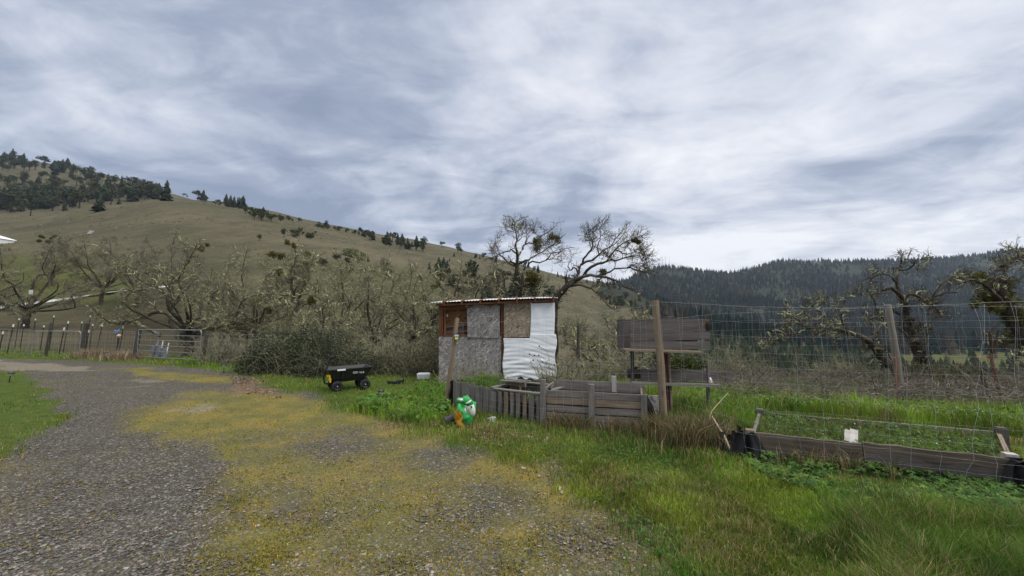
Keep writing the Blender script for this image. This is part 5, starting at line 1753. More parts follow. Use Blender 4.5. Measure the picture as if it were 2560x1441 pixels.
# plank bin
B0, B1 = G(1357, 6.22), G(1608, 5.78)
d = (B1 - B0); L = d.length; d.normalize(); n = d.cross(up).normalized(); back = -n * .80
bin3 = empty('compost_bin', B0, 'bin of five long horizontal grey planks with stout posts', 'compost bin', 'pallet compost bins')
for i, z in enumerate((.055, .165, .275, .385, .495)):
    for (s0, s1) in ((.05, L * .49), (L * .49 + .004, L - .06)):
        mb = MB(); mb.board(B0 + d * s0 + up * (z + RZ.uniform(-.006, .006)), B0 + d * s1 + up * (z + RZ.uniform(-.006, .006)), .092, .024, up, .004, 5)
        mb.build('plank', M['wood_grey'] if i != 3 else M['wood_brown'], bin3)
for s, h, w in ((0.0, .70, .085), (L * .49, .66, .085), (L - .02, .55, .08)):
    q = B0 + d * s + n * .03
    mb = MB(); mb.board(q - up * .1, q + up * h, w, .045, d, .004, 4); mb.build('post', M['wood_grey'], bin3)
mb = MB(); mb.board(B0 + back + up * .40, B1 + back + up * .40, .36, .024, up, .004, 5); mb.build('back_board', M['wood_grey'], bin3)
mb = MB(); mb.board(B0 + up * .5, B0 + back + up * .5, .09, .024, up); mb.board(B0 + up * .36, B0 + back + up * .36, .12, .024, up); mb.build('side_board', M['wood_grey'], bin3)
mb = MB(); mb.board(B1 + up * .45 - d * .05, B1 + back + up * .45 - d * .05, .12, .024, up); mb.build('side_board', M['wood_brown'], bin3)
for q in (B0 + back + d * (L * .68),):
    mb = MB(); mb.board(q, q + up * .68, .07, .045, d); mb.build('post', M['wood_pale'], bin3)
mb = MB(); mb.quadboard([B0 + n * -.06 + up * .42, B1 + n * -.06 + up * .40, B1 + back + up * .42, B0 + back + up * .44], (0, 0, -1), .4); mb.build('soil', M['dark_soil'], bin3)
mb = MB(); mb.grid(lambda s, t: B1 + d * (-.03 + .16 * s * math.sin(.6 + t * 2.2)) + n * (.02 + .03 * math.sin(t * 8 + s * 3)) + up * (-.02 + .54 * t) - n * .1 * s, 7, 12); mb.build('liner', M['black_cloth'], bin3)
# pale strand board offcut between bin and post
q0 = G(1616, 5.95)
mb = MB(); mb.quadboard([q0 + Vector((0, 0, -.05)), q0 + Vector((.20, -.03, -.05)), q0 + Vector((.185, .0, .50)), q0 + Vector((-.01, .03, .49))], (0, 1, 0), .014)
tag(mb.build('board_offcut', M['osb_light']), 'pale strand board offcut standing between the plank bin and the fence post', 'board')

# blue barrel lying behind the bins
c = G(1352, 7.9) + up * .17
ax = Vector((.9, -.3, 0)).normalized()
br_ = empty('barrel', c - up * .17, 'blue plastic drum on its side behind the bins', 'barrel')
mb = MB(); mb.lathe(c - ax * .22, ax, [(.001, 0), (.155, 0), (.165, .02), (.17, .13), (.178, .15), (.17, .17), (.17, .29), (.178, .31), (.17, .33), (.165, .44), (.155, .46), (.001, .46)], 26); mb.build('drum', M['blue_plastic'], br_)
mb = MB(); mb.lathe(c - ax * .235 + up * .08, ax, [(.001, -.01), (.03, -.01), (.03, .02)], 12); mb.build('bung', M['blue_plastic'], br_)

# ------------------------------------------------------------------ potting soil bag, yellow bag, pot, stone
g = G(1163, 6.30)


def crumple(bm, amp, sc, seed):
    r = np.random.default_rng(seed); ks = r.normal(size=(7, 3)) * sc; ph = r.random(7) * 6.28; ds = r.normal(size=(7, 3))
    for v in bm.verts:
        o = np.zeros(3); p = np.array(v.co)
        for k in range(7): o += ds[k] * math.sin(ks[k] @ p + ph[k])
        v.co = Vector(p + o * amp)


def soft_box(sx, sy, sz, cuts, shape, amp, sc, seed, mtx):
    bm = bmesh.new(); bmesh.ops.create_cube(bm, size=1.0)
    bmesh.ops.subdivide_edges(bm, edges=bm.edges[:], cuts=cuts, use_grid_fill=True)
    for v in bm.verts: v.co = Vector(shape(v.co.x, v.co.y, v.co.z)); v.co.x *= sx; v.co.y *= sy; v.co.z *= sz
    crumple(bm, amp, sc, seed)
    bmesh.ops.transform(bm, matrix=mtx, verts=bm.verts)
    return bm


def bag_shape(x, y, z):
    k = 1.10 - .22 * max(0, z) - .10 * max(0, -z)
    fold = .06 * math.sin(z * 11 + x * 3)
    return (x * k + .16 * z, y * (1 - 1.1 * abs(x) ** 2) + fold, z * (1 - .35 * max(0, -x) * (z > 0)) + .05 * math.sin(x * 8 + 1) * (z > .2))


bag = empty('soil_bag', g, 'crumpled green and white potting soil bag slumped against the slats', 'bag')
bm = soft_box(.24, .17, .36, 9, bag_shape, .010, 18, 3, Matrix.Translation(g + Vector((.02, .03, .19))) @ Matrix.Rotation(.10, 4, 'Y') @ Matrix.Rotation(-.25, 4, 'X'))
me = bpy.data.meshes.new('sack'); bm.to_mesh(me); bm.free()
link('sack', me, M['green_bag'], bag)


def P2(px, py, Y): return P(px, py, Y)


def patch(name, pts, mat, parent, th=.006, Y=6.12):
    """Puffed panel with the given outline (pixels of the photograph)."""
    c = [P(a, b, Y) for a, b in pts]
    ce = sum(c, Vector()) / len(c)
    vs, fs, us = [], [], []
    rings = 5
    for r in range(rings):
        k = 1 - r / rings
        for q in c: vs.append(ce + (q - ce) * k + Vector((0, -.035 * (1 - k * k) + .006 * math.sin(r * 3 + q.x * 60), .004 * math.sin(q.x * 80 + r))))
    vs.append(ce + Vector((0, -.036, 0)))
    n_ = len(c)
    for r in range(rings - 1):
        for k in range(n_): fs.append([r * n_ + k, r * n_ + (k + 1) % n_, (r + 1) * n_ + (k + 1) % n_, (r + 1) * n_ + k])
    for k in range(n_): fs.append([(rings - 1) * n_ + k, (rings - 1) * n_ + (k + 1) % n_, len(vs) - 1])
    mb = MB(); mb._add(vs, fs, [[(0, 0)] * len(f) for f in fs], True)
    o = mb.build(name, mat, parent)
    md = o.modifiers.new('solid', 'SOLIDIFY'); md.thickness = th
    return o


patch('top_fold', [(1140, 1001), (1146, 994), (1157, 995), (1161, 990), (1172, 993), (1179, 1000), (1182, 1011), (1170, 1015), (1157, 1010), (1140, 1007)], M['green_bag'], bag, Y=6.13)
patch('white_panel', [(1163, 1015), (1172, 1013), (1184, 1011), (1189, 1025), (1188, 1039), (1178, 1042), (1169, 1028)], M['white_bag'], bag, Y=6.14)
patch('white_flap', [(1144, 997), (1156, 997), (1158, 1002), (1150, 1004)], M['white_bag'], bag, Y=6.075)
patch('white_stripe', [(1164, 1009), (1178, 1001), (1179, 1003), (1165, 1012)], M['white_bag'], bag, .003, Y=6.08)
patch('white_stripe', [(1161, 1021), (1164, 1021), (1166, 1035), (1163, 1035)], M['white_bag'], bag, .003, Y=6.09)
patch('dark_print', [(1166, 1009.5), (1171, 1008), (1170, 1012), (1166.5, 1012.5)], M['dark_soil'], bag, .003, Y=6.07)
patch('dark_print', [(1176.5, 1017.5), (1180, 1016), (1180.5, 1019.5), (1177.5, 1021)], plain_mat('brown_print', (.06, .04, .015)), bag, .003, Y=6.09)
patch('green_foot', [(1158, 1034), (1170, 1037), (1178, 1043), (1168, 1050), (1156, 1056), (1153, 1050)], M['green_bag'], bag, Y=6.12)
yb = empty('plastic_sack', G(1149, 6.2), 'small crumpled orange yellow sack in front of the green bag', 'bag')
bm = soft_box(.062, .06, .20, 6, bag_shape, .012, 30, 8, Matrix.Translation(G(1149, 6.10) + Vector((0, 0, .135))) @ Matrix.Rotation(-.08, 4, 'Y'))
me = bpy.data.meshes.new('sack'); bm.to_mesh(me); bm.free(); link('sack', me, M['yellow_bag'], yb)
c = G(1137, 6.36) + up * .09
ax = Vector((-.75, -.1, -.36)).normalized()
mb = MB(); mb.lathe(c - ax * .10, ax, [(.001, .0), (.045, 0), (.062, .20), (.070, .20), (.070, .225), (.060, .225), (.044, .02), (.001, .02)], 22)
tag(mb.build('plant_pot', M['pot']), 'dark empty plant pot tipped over beside the soil bag', 'pot')
g = G(1231, 6.36)
bm = bmesh.new(); bmesh.ops.create_cube(bm, size=1.0); bmesh.ops.subdivide_edges(bm, edges=bm.edges[:], cuts=2, use_grid_fill=True)
for v in bm.verts: v.co = Vector((v.co.x * .12, v.co.y * .09, v.co.z * .085))
crumple(bm, .004, 40, 5)
bmesh.ops.transform(bm, matrix=Matrix.Translation(g + Vector((0, 0, .045))) @ Matrix.Rotation(.5, 4, 'Z') @ Matrix.Rotation(-.15, 4, 'Y'), verts=bm.verts)
me = bpy.data.meshes.new('paving_block'); bm.to_mesh(me); bm.free()
tag(link('paving_block', me, M['stone']), 'broken grey paving block in the grass below the slatted bin', 'block')

# ------------------------------------------------------------------ plank planter of two tiers behind the tall post
YP = 6.75
pl = empty('tiered_planter', G(1655, YP), 'two tier planter of dark weathered planks behind the tall fence post', 'planter')


def Q(px, py, Y=YP): return P(px, py, Y)


def plank_row(name, x0, x1, rows, Y, mat, parent, th=.025, skew=0):
    for a, b, sk in rows:
        z0, z1 = Q(x0, a, Y).z, Q(x0, b, Y).z
        zz0, zz1 = Q(x1, a + sk, Y).z, Q(x1, b + sk, Y).z
        mb = MB(); mb.quadboard([Vector((Q(x0, 0, Y).x, Y, z0)), Vector((Q(x1, 0, Y).x, Y, zz0)), Vector((Q(x1, 0, Y).x, Y, zz1)), Vector((Q(x0, 0, Y).x, Y, z1))], (0, 1, 0), th)
        mb.build(name, mat, parent)


plank_row('front_plank', 1556, 1742, [(798.5, 823, -1), (824, 852, -3), (853.5, 872, 1)], YP, M['wood_dark'], pl)
mb = MB(); mb.board(Q(1557, 874, YP - .02), Q(1746, 880, YP - .02), .03, .30, (0, 0, 1), .002, 3); mb.build('base_rail', M['wood_brown'], pl)
mb = MB(); mb.board(Q(1744, 797, YP + .02), Q(1746, 876, YP + .02), .03, .03, (1, 0, 0)); mb.build('corner_strip', M['wood_grey'], pl)
for px in (1557, 1744):
    mb = MB(); a = Q(px, 799, YP + .03); b = Q(px, 874, YP + .03)
    mb.quadboard([a, a + Vector((0, .32, 0)), b + Vector((0, .32, 0)), b], (1 if px < 1600 else -1, 0, 0), .022); mb.build('side_plank', M['wood_dark'], pl)
a, b = Q(1556, 799, YP), Q(1742, 798, YP)
for k in range(3):
    dz = Vector((0, .34, -.17 * k))
    mb = MB(); mb.board(a + dz + Vector((0, 0, -.085)), b + dz + Vector((0, 0, -.085)), .165, .024, (0, 0, 1)); mb.build('back_plank', M['wood_dark'], pl)
mb = MB(); mb.board(Q(1580, 876, YP + .12), Q(1580, 876, YP + .12) * 1.0 - Vector((0, 0, Q(1580, 876, YP).z - gz(2.0, YP) + .05)), .05, .05, (1, 0, 0)); mb.build('leg', M['wood_old'], pl)
mb = MB(); mb.board(Q(1661, 880, YP + .08), Vector((Q(1668, 880, YP).x, YP + .08, -.05)), .085, .05, (1, 0, 0)); mb.build('leg', M['wood_red'], pl)
mb = MB(); mb.board(Q(1671, 880, YP + .02), Vector((Q(1676, 880, YP).x, YP + .02, -.05)), .03, .05, (1, 0, 0)); mb.build('leg', M['wood_brown'], pl)
mb = MB(); mb.board(Q(1770, 911, YP + .1), Vector((Q(1772, 911, YP).x, YP + .1, -.05)), .03, .06, (1, 0, 0)); mb.build('leg', M['wood_grey'], pl)
YP2 = YP + .1
plank_row('shelf_plank', 1580, 1768, [(926, 950, 4)], YP2, M['wood_dark'], pl)
mb = MB(); mb.board(Q(1578, 956, YP2 - .04), Q(1790, 963, YP2 - .04), .035, .26, (0, 0, 1), .002, 4); mb.build('shelf_rail', M['wood_grey'], pl)
plank_row('shelf_plank', 1774, 1792, [(931, 956, 1)], YP2, M['wood_dark'], pl)
a, b = Q(1580, 928, YP2), Q(1790, 932, YP2)
mb = MB(); mb.board(a + Vector((0, .30, -.08)), b + Vector((0, .30, -.08)), .16, .024, (0, 0, 1)); mb.build('back_plank', M['wood_dark'], pl)
mb = MB(); mb.quadboard([a + Vector((.03, .02, -.05)), b + Vector((-.05, .02, -.05)), b + Vector((-.05, .28, -.05)), a + Vector((.03, .28, -.05))], (0, 0, -1), .08); mb.build('soil', M['dark_soil'], pl)
# white scrap and dark bits on the shelf
c = Q(1776, 951, YP2 - .10)
bm = soft_box(.03, .02, .07, 3, lambda x, y, z: (x * (1 - .5 * z), y, z), .004, 60, 2, Matrix.Translation(c))
me = bpy.data.meshes.new('paper_scrap'); bm.to_mesh(me); bm.free(); tag(link('paper_scrap', me, M['white_paint']), 'white crumpled scrap caught on the lower planter shelf', 'scrap')
c = Q(1590, 920, YP2 + .12)
bm = soft_box(.06, .06, .05, 3, lambda x, y, z: (x, y, z), .006, 40, 4, Matrix.Translation(c))
me = bpy.data.meshes.new('seed_head'); bm.to_mesh(me); bm.free(); tag(link('seed_head', me, M['stalk']), 'dark dried seed head on the left end of the planter shelf', 'seed head')

# ------------------------------------------------------------------ raised bed at the right
M['wood_bed'] = wood_mat('rough_bed_wood', (.085, .064, .046), (.21, .17, .13), (.04, .034, .03), 1.6, 46)
F0, F1, K0, K1 = G(1866, 4.80), G(2492, 3.92), G(1886, 6.0), G(2466, 4.95)
bed = empty('raised_bed', F0, 'long raised bed of rough boards with black liner and green weeds', 'raised bed')
d = (F1 - F0); L = d.length; d.normalize(); n = d.cross(up).normalized()
m0 = F0 + d * (L * .47)
mb = MB(); mb.board(F0 + up * .205 + d * .03, m0 + up * .195, .185, .04, up, .011, 8); mb.build('front_board', M['wood_bed'], bed)['label'] = 'brown upper board'
mb = MB(); mb.board(m0 + up * .245 + d * .012, F1 + up * .235, .115, .04, up, .008, 8); mb.build('front_board', M['wood_bed'], bed)['label'] = 'grainy grey brown upper board'
mb = MB(); mb.board(m0 + up * .115 + d * .012 + n * .004, F1 + up * .105 + n * .004, .15, .04, up, .008, 8); mb.build('front_board', M['wood_dark'], bed)['label'] = 'dark slate grey lower board'
mb = MB(); mb.board(F0 + up * .05 + d * .05, m0 + up * .045, .12, .04, up, .003, 8); mb.build('front_board', M['wood_old'], bed)
kd = (K1 - K0).normalized()
mb = MB(); mb.board(K0 + up * .19, K0 + kd * .95 + up * .19, .12, .035, up, .003, 6); mb.build('back_board', M['wood_dark'], bed)
mb = MB(); mb.board(K0 + kd * .98 + up * .205, K1 + up * .205, .10, .035, up, .003, 6); mb.build('back_board', M['wood_grey'], bed)
mb = MB(); mb.board(F0 + up * .17, K0 + up * .17, .16, .035, up); mb.build('end_board', M['wood_grey'], bed)
mb = MB(); mb.board(F1 + up * .17, K1 + up * .17, .16, .035, up); mb.build('end_board', M['wood_brown'], bed)
for q, h, m_ in ((F0 - d * .02 - n * .05, .31, 'wood_brown'), (K0 + n * .05, .31, 'wood_dark'), (F1 + d * .02 - n * .06, .32, 'wood_pale'), (K1 + n * .05, .32, 'wood_dark'), (m0 - n * .05, .25, 'wood_brown')):
    mb = MB(); mb.board(q - up * .1, q + up * h, .088, .088, d); mb.build('post', M[m_], bed)
# pale split block on the middle post
q = m0 - n * .10 + d * -.01
mb = MB(); mb.board(q + up * .23 + d * -.03, q + up * .36 + n * -.16 + d * .03, .07, .035, d, .002, 3); mb.board(q + up * .26 + n * -.03 + d * -.075, q + up * .36 + n * -.14 + d * -.035, .05, .03, d, .002, 3)
mb.build('split_block', M['wood_pale'], bed)
mb = MB(); mb.quadboard([F0 + up * .18 - n * .05, F1 + up * .19 - n * .05, K1 + up * .20 + n * .03, K0 + up * .20 + n * .03], (0, 0, -1), .14); mb.build('soil', M['dark_soil'], bed)
rl = np.random.default_rng(31)


def drape(c, w, h, dirv, seed, sag=.055):
    r = np.random.default_rng(seed); ks = r.uniform(6, 22, 6); ph = r.random(6) * 6
    dv = Vector(dirv).normalized(); nn = dv.cross(up).normalized()

    def fn(s, t):
        fold = sum(math.sin(ks[k] * s + ph[k] + t * (k - 2)) for k in range(6)) * sag / 3
        return c + dv * (s - .5) * w * (.55 + .45 * t + .1 * math.sin(t * 4 + ph[0])) + nn * (fold * (.4 + t) + .10 * t * t) + up * (h * (1 - t) + .02 * math.sin(s * 7 + ph[1]))
    return fn


for c, w, h, dv, s in ((F0 - d * .06 + n * .08, .40, .30, d, 1), (F0 - d * .26 - n * .10, .46, .24, d * .7 - n * .7, 2), (F0 - n * .35 - d * .10, .5, .24, n, 3), (F1 + d * .02 + n * .10, .34, .29, d, 4), (F1 + d * .24 - n * .02, .55, .22, d * .8 - n * .6, 5), (m0 - n * .10 - d * .16, .50, .19, d, 6)):
    mb = MB(); mb.grid(drape(c + up * -.01, w, h, dv, s), 26, 16); o = mb.build('liner', M['black_cloth'], bed)
c = F1 + d * .02 + n * .03 + up * .24
bm = soft_box(.14, .12, .09, 5, lambda x, y, z: (x * (1 - .3 * abs(z)), y, z), .014, 26, 9, Matrix.Translation(c))
me = bpy.data.meshes.new('liner'); bm.to_mesh(me); bm.free(); link('liner', me, M['black_cloth'], bed)
# leaning stick and reeds by the bed
a, b = P(1780, 1041, 5.2), G(1822, 4.75)
mb = MB(); mb.tube([b - up * .03, b * .5 + a * .5 + Vector((.01, 0, .01)), a], [.011, .016, .008], 7)
tag(mb.build('stick', M['straw']), 'split pale stick leaning beside the black liner of the raised bed', 'stick')
a, b = P(1820, 983, 6.0), G(1772, 5.6)
mb = MB(); mb.tube(resample([np.array(b), np.array(P(1775, 1040, 5.7)), np.array(P(1800, 1005, 5.9)), np.array(a)], 10), .005, 5); mb.tube([a, a + Vector((.02, 0, -.06))], .004, 4)
tag(mb.build('dry_stem', M['straw']), 'single dry grass stem bending over in front of the planter', 'stem')

# ------------------------------------------------------------------ garden fence: wood posts and wire mesh
fence = empty('garden_fence', G(1652, 5.85), 'wire mesh garden fence strung on round wood posts past the bins and raised bed', 'fence')
p1b, p1t = G(1118, 7.8), P(1143, 795, 7.8)
p2b, p2t = G(1653, 5.85), P(1638, 751, 5.85)
for b, t, r, m_ in ((p1b, p1t, .045, 'post_tan'), (p2b, p2t, .052, 'post_tan')):
    mid = (b + t) / 2 + Vector((.012, 0, 0))
    mb = MB(); mb.tube([b - up * .2, b * .7 + t * .3, mid, t * .8 + b * .2, t], [r * 1.08, r * 1.05, r, r * .97, r * .95], 14); mb.build('post', M[m_], fence)
WIRE = .0012


def wire_mesh(pts, tops, bots, nh, step, root, name='wire_mesh', rad=WIRE, seed=0, sag=.02, vtop=0):
    """Woven wire between ground points pts; tops/bots heights at each. One mesh for the whole stretch."""
    r = np.random.default_rng(seed)
    pts = [np.array(q) for q in pts]
    s = np.concatenate([[0], np.cumsum([np.linalg.norm(pts[i + 1] - pts[i]) for i in range(len(pts) - 1)])])
    T = s[-1]
    f = lambda u, arr: np.stack([np.interp(u, s, [q[k] for q in arr]) for k in range(3)], -1)
    tp = [p + np.array([0, 0, 0]) for p in tops]
    nseg = max(12, int(T / .12))
    u = np.linspace(0, T, nseg)
    lo, hi = f(u, bots), f(u, tops)
    fr = np.linspace(0, 1, nh) ** 1.15
    parts = []
    H = []
    for k in fr:
        ph = r.random() * 6
        line = lo * (1 - k) + hi * k
        line = line + np.stack([0 * u, .012 * np.sin(u * 2.1 + ph) + .006 * np.sin(u * 6 + ph), sag * np.sin(u * 1.7 + ph) * .5 + .004 * np.sin(u * 21 + ph)], -1)
        H.append(line)
    H = np.array(H)
    parts.append(tubes(H, np.full(H.shape[:2], rad), 3))
    parts.append(tubes(H[[-1]], np.full((1, H.shape[1]), rad * 1.35), 4))
    vs = np.arange(step * .6, T, step)
    V = []
    for q in vs:
        i = int(np.argmin(np.abs(u - q)))
        col = H[:, min(nseg - 1, i)].copy()
        a = u[i]
        lean = r.normal() * .012
        col[:, 0] += (np.interp(q, u, H[0, :, 0]) - H[0, i, 0]) + lean * np.arange(nh)
        col = col + r.normal(size=col.shape) * .004
        V.append(col)
    V = np.array(V)
    parts.append(tubes(V, np.full(V.shape[:2], rad * .9), 3))
    v, fc = join(parts)
    return link(name, np_mesh(name, v, fc, None, True), M['galv'], root)


def at(p, z): return np.array([p[0], p[1], gz(p[0], p[1]) + z])


w = [p1b, G(1240, 6.75), G(1352, 6.12), p2b + Vector((-.02, -.06, 0))]
wire_mesh(w, [np.array(p1t) - [0, .06, .08], at(w[1], 1.55), at(w[2], 1.62), np.array(p2t) + [0, -.06, -.06]], [at(q, .04) for q in w], 11, .155, fence, seed=1)
w = [p2b, G(1858, 4.66), G(2160, 4.22), G(2520, 3.70), G(2900, 3.3)]
tp = [np.array(p2t) + [0, -.03, -.03], np.array(P(1858, 767, 4.7)), np.array(P(2160, 769, 4.35)), np.array(P(2520, 756, 3.9)), np.array(P(2900, 742, 3.5))]
wire_mesh(w, tp, [at(q, .05) for q in w], 12, .185, fence, seed=2)
p9 = G(2900, 3.3)
mb = MB(); mb.tube([p9 - up * .2, p9 + up * 1.85], .05, 12); mb.build('post', M['post_grey'], fence)

vf = empty('valley_fence', G(2234, 8.6), 'wire fence along the drop to the valley on one grey round post', 'fence')
p3b, p3t = G(2236, 8.6), P(2219, 762, 8.6)
mb = MB(); mb.tube([p3b - up * .2, p3b * .6 + p3t * .4 + Vector((.02, 0, 0)), p3t], [.072, .066, .06], 14); mb.build('post', M['post_grey'], vf)
b, t = G(1441, 10.6), P(1447, 815, 10.6)
mb = MB(); mb.tube([b - up * .2, t], [.05, .045], 10); mb.build('post', M['wood_old'], vf)
b4 = G(2820, 7.0); mb = MB(); mb.tube([b4 - up * .2, b4 + up * 1.9], .06, 12); mb.build('post', M['post_grey'], vf)
w = [G(1441, 10.6), G(1800, 9.6), p3b, b4]
wire_mesh(w, [at(w[0], 1.35), at(w[1], 1.75), np.array(p3t) - [0, .05, .03], at(b4, 1.85)], [at(q, .05) for q in w], 11, .17, vf, seed=3, rad=.0016)
# orange twine on the grey post, pine cone hung on the wire
q = P(2237, 897, 8.5)
tw = MB(); tw.tube([P(2236, 894, 8.53), P(2241, 900, 8.52), P(2240, 930, 8.52), P(2242, 975, 8.5)], .004, 6); tw.tube([P(2233, 895, 8.53), P(2238, 893, 8.5), P(2241, 900, 8.52)], .005, 6)
tag(tw.build('twine', M['orange']), 'orange twine knotted on the grey valley post', 'twine')
tw = MB(); tw.tube([P(2440, 893, 8.2), P(2450, 892, 8.2), P(2468, 897, 8.2), P(2474, 906, 8.2)], .005, 6)
tag(tw.build('twine', M['orange']), 'faded orange twine dangling by the dead stalk', 'twine')
c = P(1769, 816, 5.3)
pc = empty('pine_cone', c, 'brown pine cone hung on the fence wire', 'pine cone')
rr = np.random.default_rng(4); vs = []; fs = []
for i in range(110):
    t = i / 110; a = i * 2.4; r_ = .040 * math.sin(math.pi * (.12 + .80 * t)) ** .8
    dv = np.array([math.cos(a), math.sin(a), .35 - .5 * t]); sd_ = np.array([-math.sin(a), math.cos(a), 0])
    o_ = np.array(c) + [0, 0, -.075 + .15 * t]
    b_ = len(vs); vs += [o_ + dv * r_ * .3, o_ + dv * r_ * .8 + sd_ * .012, o_ + dv * r_ * 1.15 - [0, 0, .006], o_ + dv * r_ * .8 - sd_ * .012]; fs.append([b_, b_ + 1, b_ + 2, b_ + 3])
link('cone_scales', np_mesh('cone_scales', np.array(vs), np.array(fs)), M['cone'], pc)
mb = MB(); mb.tube([c + up * .05, c + up * .085 + Vector((-.01, 0, 0)), P(1768, 797, 5.3)], .004, 5); mb.lathe(c - up * .06, up, [(.001, -.01), (.02, .01), (.022, .06), (.012, .12)], 10); mb.build('core', M['cone'], pc)

# solar lamp on the leaning post
c = P(1142, 843, 7.72)
sl = empty('solar_lamp', c, 'black solar lamp with yellow face strapped to the leaning post', 'lamp')
mb = MB(); mb.box(c, (1, 0, 0), (0, 0, 1), (0, 1, 0), .095, .115, .05); mb.build('body', M['black_plastic'], sl)
mb = MB(); mb.box(c + Vector((0, -.028, .028)), (1, 0, 0), (0, 0, 1), (0, 1, 0), .08, .035, .01); mb.build('solar_panel', M['glass'], sl)
mb = MB(); mb.box(c + Vector((0, -.028, -.025)), (1, 0, 0), (0, 0, 1), (0, 1, 0), .065, .04, .012); mb.build('lamp_face', plain_mat('pale_yellow_lens', (.72, .60, .12), .3, .1), sl)

# ------------------------------------------------------------------ gates and pasture fences on the left
def tube_gate(pl_, pr, h, bars, name_label, posts, rad=.022, group='tube gates', full=True, mid=True):
    r = empty('tube_gate', pl_, name_label, 'gate', group)
    d = (pr - pl_); L = d.length; d.normalize()
    zs = [.08 + (h - .10) * (k / (bars - 1)) ** .92 for k in range(bars)]
    R = .12
    top = [pl_ + up * (h), pr - d * R + up * h]
    arc = [pr - d * R + d * R * math.sin(a) + up * (h - R + R * math.cos(a)) for a in np.linspace(0, math.pi / 2, 6)]
    mb = MB(); mb.tube(top[:1] + arc + [pr + up * .08], rad, 8); mb.tube([pl_ + up * .08, pl_ + up * h], rad, 8); mb.build('gate_frame', M['gate_steel'], r)
    for z in zs[:-1] if full else []:
        mb = MB(); mb.tube([pl_ + up * z, pr + up * z], rad * .8, 7); mb.build('bar', M['gate_steel'], r)
    if mid:
        for s in (.34, .66):
            mb = MB(); mb.board(pl_ + d * L * s + up * .08, pl_ + d * L * s + up * h, .03, .012, d); mb.build('brace', M['gate_steel'], r)
    return r


gl, gr_ = G(352, 16.4), G(508, 14.6)
tube_gate(gl + up * .06, gr_ + up * .06, 1.16, 6, 'grey tube gate standing closed before the big oak', None)
tube_gate(G(90, 18.4), G(208, 17.7), 1.12, 6, 'farther tube gate with a single top bar and mesh', None, full=False, mid=False)
pf = empty('pasture_fence', G(213, 17.9), 'front pasture fence of steel posts tipped white and old wood posts', 'fence', 'pasture fences')


def post_to(px_top, py_top, px_b, Y, rad, mat, root, tip=None):
    b = G(px_b, Y); t = P(px_top, py_top, Y)
    mb = MB(); mb.tube([b - up * .2, t], rad, 8); o = mb.build('post', mat, root)
    if tip:
        dv = (t - b).normalized()
        mb = MB(); mb.tube([t - dv * tip, t + dv * .01], rad * 1.35, 8); mb.build('white_tip', M['white_paint'], o)
    return o


for a in ((217, 809, 213, 17.9, .085), (130, 806, 125, 18.2, .06), (350, 818, 344, 16.45, .075), (519, 830, 512, 14.5, .06)):
    post_to(a[0], a[1], a[2], a[3], a[4], M['wood_old'], pf)
for a in ((34, 812, 28, 19.0), (161, 820, 157, 18.9), (222, 826, 221, 18.0), (171, 804, 168, 21.5), (8, 830, 8, 19), (308, 816, 306, 19.5), (-40, 822, -42, 19.2), (-120, 822, -122, 19.4)):
    post_to(a[0], a[1], a[2], a[3], .022, M['rust_steel'], pf, .11)
wl = [G(-260, 20), G(28, 19.0), G(125, 18.2), G(213, 17.9), G(344, 16.5)]
wire_mesh(wl, [at(q, 1.15) for q in wl], [at(q, .08) for q in wl], 7, .30, pf, seed=5, rad=.0028)
wl = [G(512, 14.5), G(600, 13.8), G(700, 13.6)]
wire_mesh(wl, [at(q, 1.1) for q in wl], [at(q, .08) for q in wl], 7, .30, pf, seed=6, rad=.0025)
pf2 = empty('pasture_fence', G(100, 27), 'rear pasture fence of thin steel posts on the slope', 'fence', 'pasture fences')
for a in ((135, 790, 134, 27), (226, 790, 225, 27), (48, 797, 47, 27), (89, 798, 88, 27), (205, 805, 205, 26), (232, 811, 232, 24), (256, 813, 249, 24.5), (300, 800, 299, 26), (-30, 798, -31, 27), (345, 822, 344, 24), (60, 812, 60, 24), (110, 815, 110, 24)):
    post_to(a[0], a[1], a[2], a[3], .024, M['rust_steel'], pf2, .09)
wl = [G(-300, 27), G(0, 27), G(135, 27), G(300, 26), G(400, 25)]
wire_mesh(wl, [at(q, 1.3) for q in wl], [at(q, .1) for q in wl], 6, .5, pf2, seed=7, rad=.003)
# tree guards behind the gate
for px, t, wpx, Y, lab in ((392, 854, 11, 17.4, 'grey plastic tree guard behind the gate, the left one'), (405, 851, 13, 17.3, 'middle and tallest grey tree guard behind the gate'), (419, 858, 14, 17.1, 'bluish grey tree guard behind the gate nearest its middle brace')):
    b = G(px, Y); tz = P(px, t + 12, Y)
    r = empty('tree_guard', b, lab.replace('the left one', 'narrowest of three'), 'tree guard', 'tree guards behind the gate')
    mb = MB(); mb.lathe(b, up, [(wpx * Y / FOC * .5, -.05), (wpx * Y / FOC * .5, tz.z - b.z)], 12); mb.build('sleeve', plain_mat('grey_guard', (.14, .15, .165), .7, .2, 9), r)
    mb = MB(); mb.tube([b + Vector((.07, 0, 0)), P(px + 3, t, Y) ], .022, 6); mb.build('stake', M['white_paint'], r)
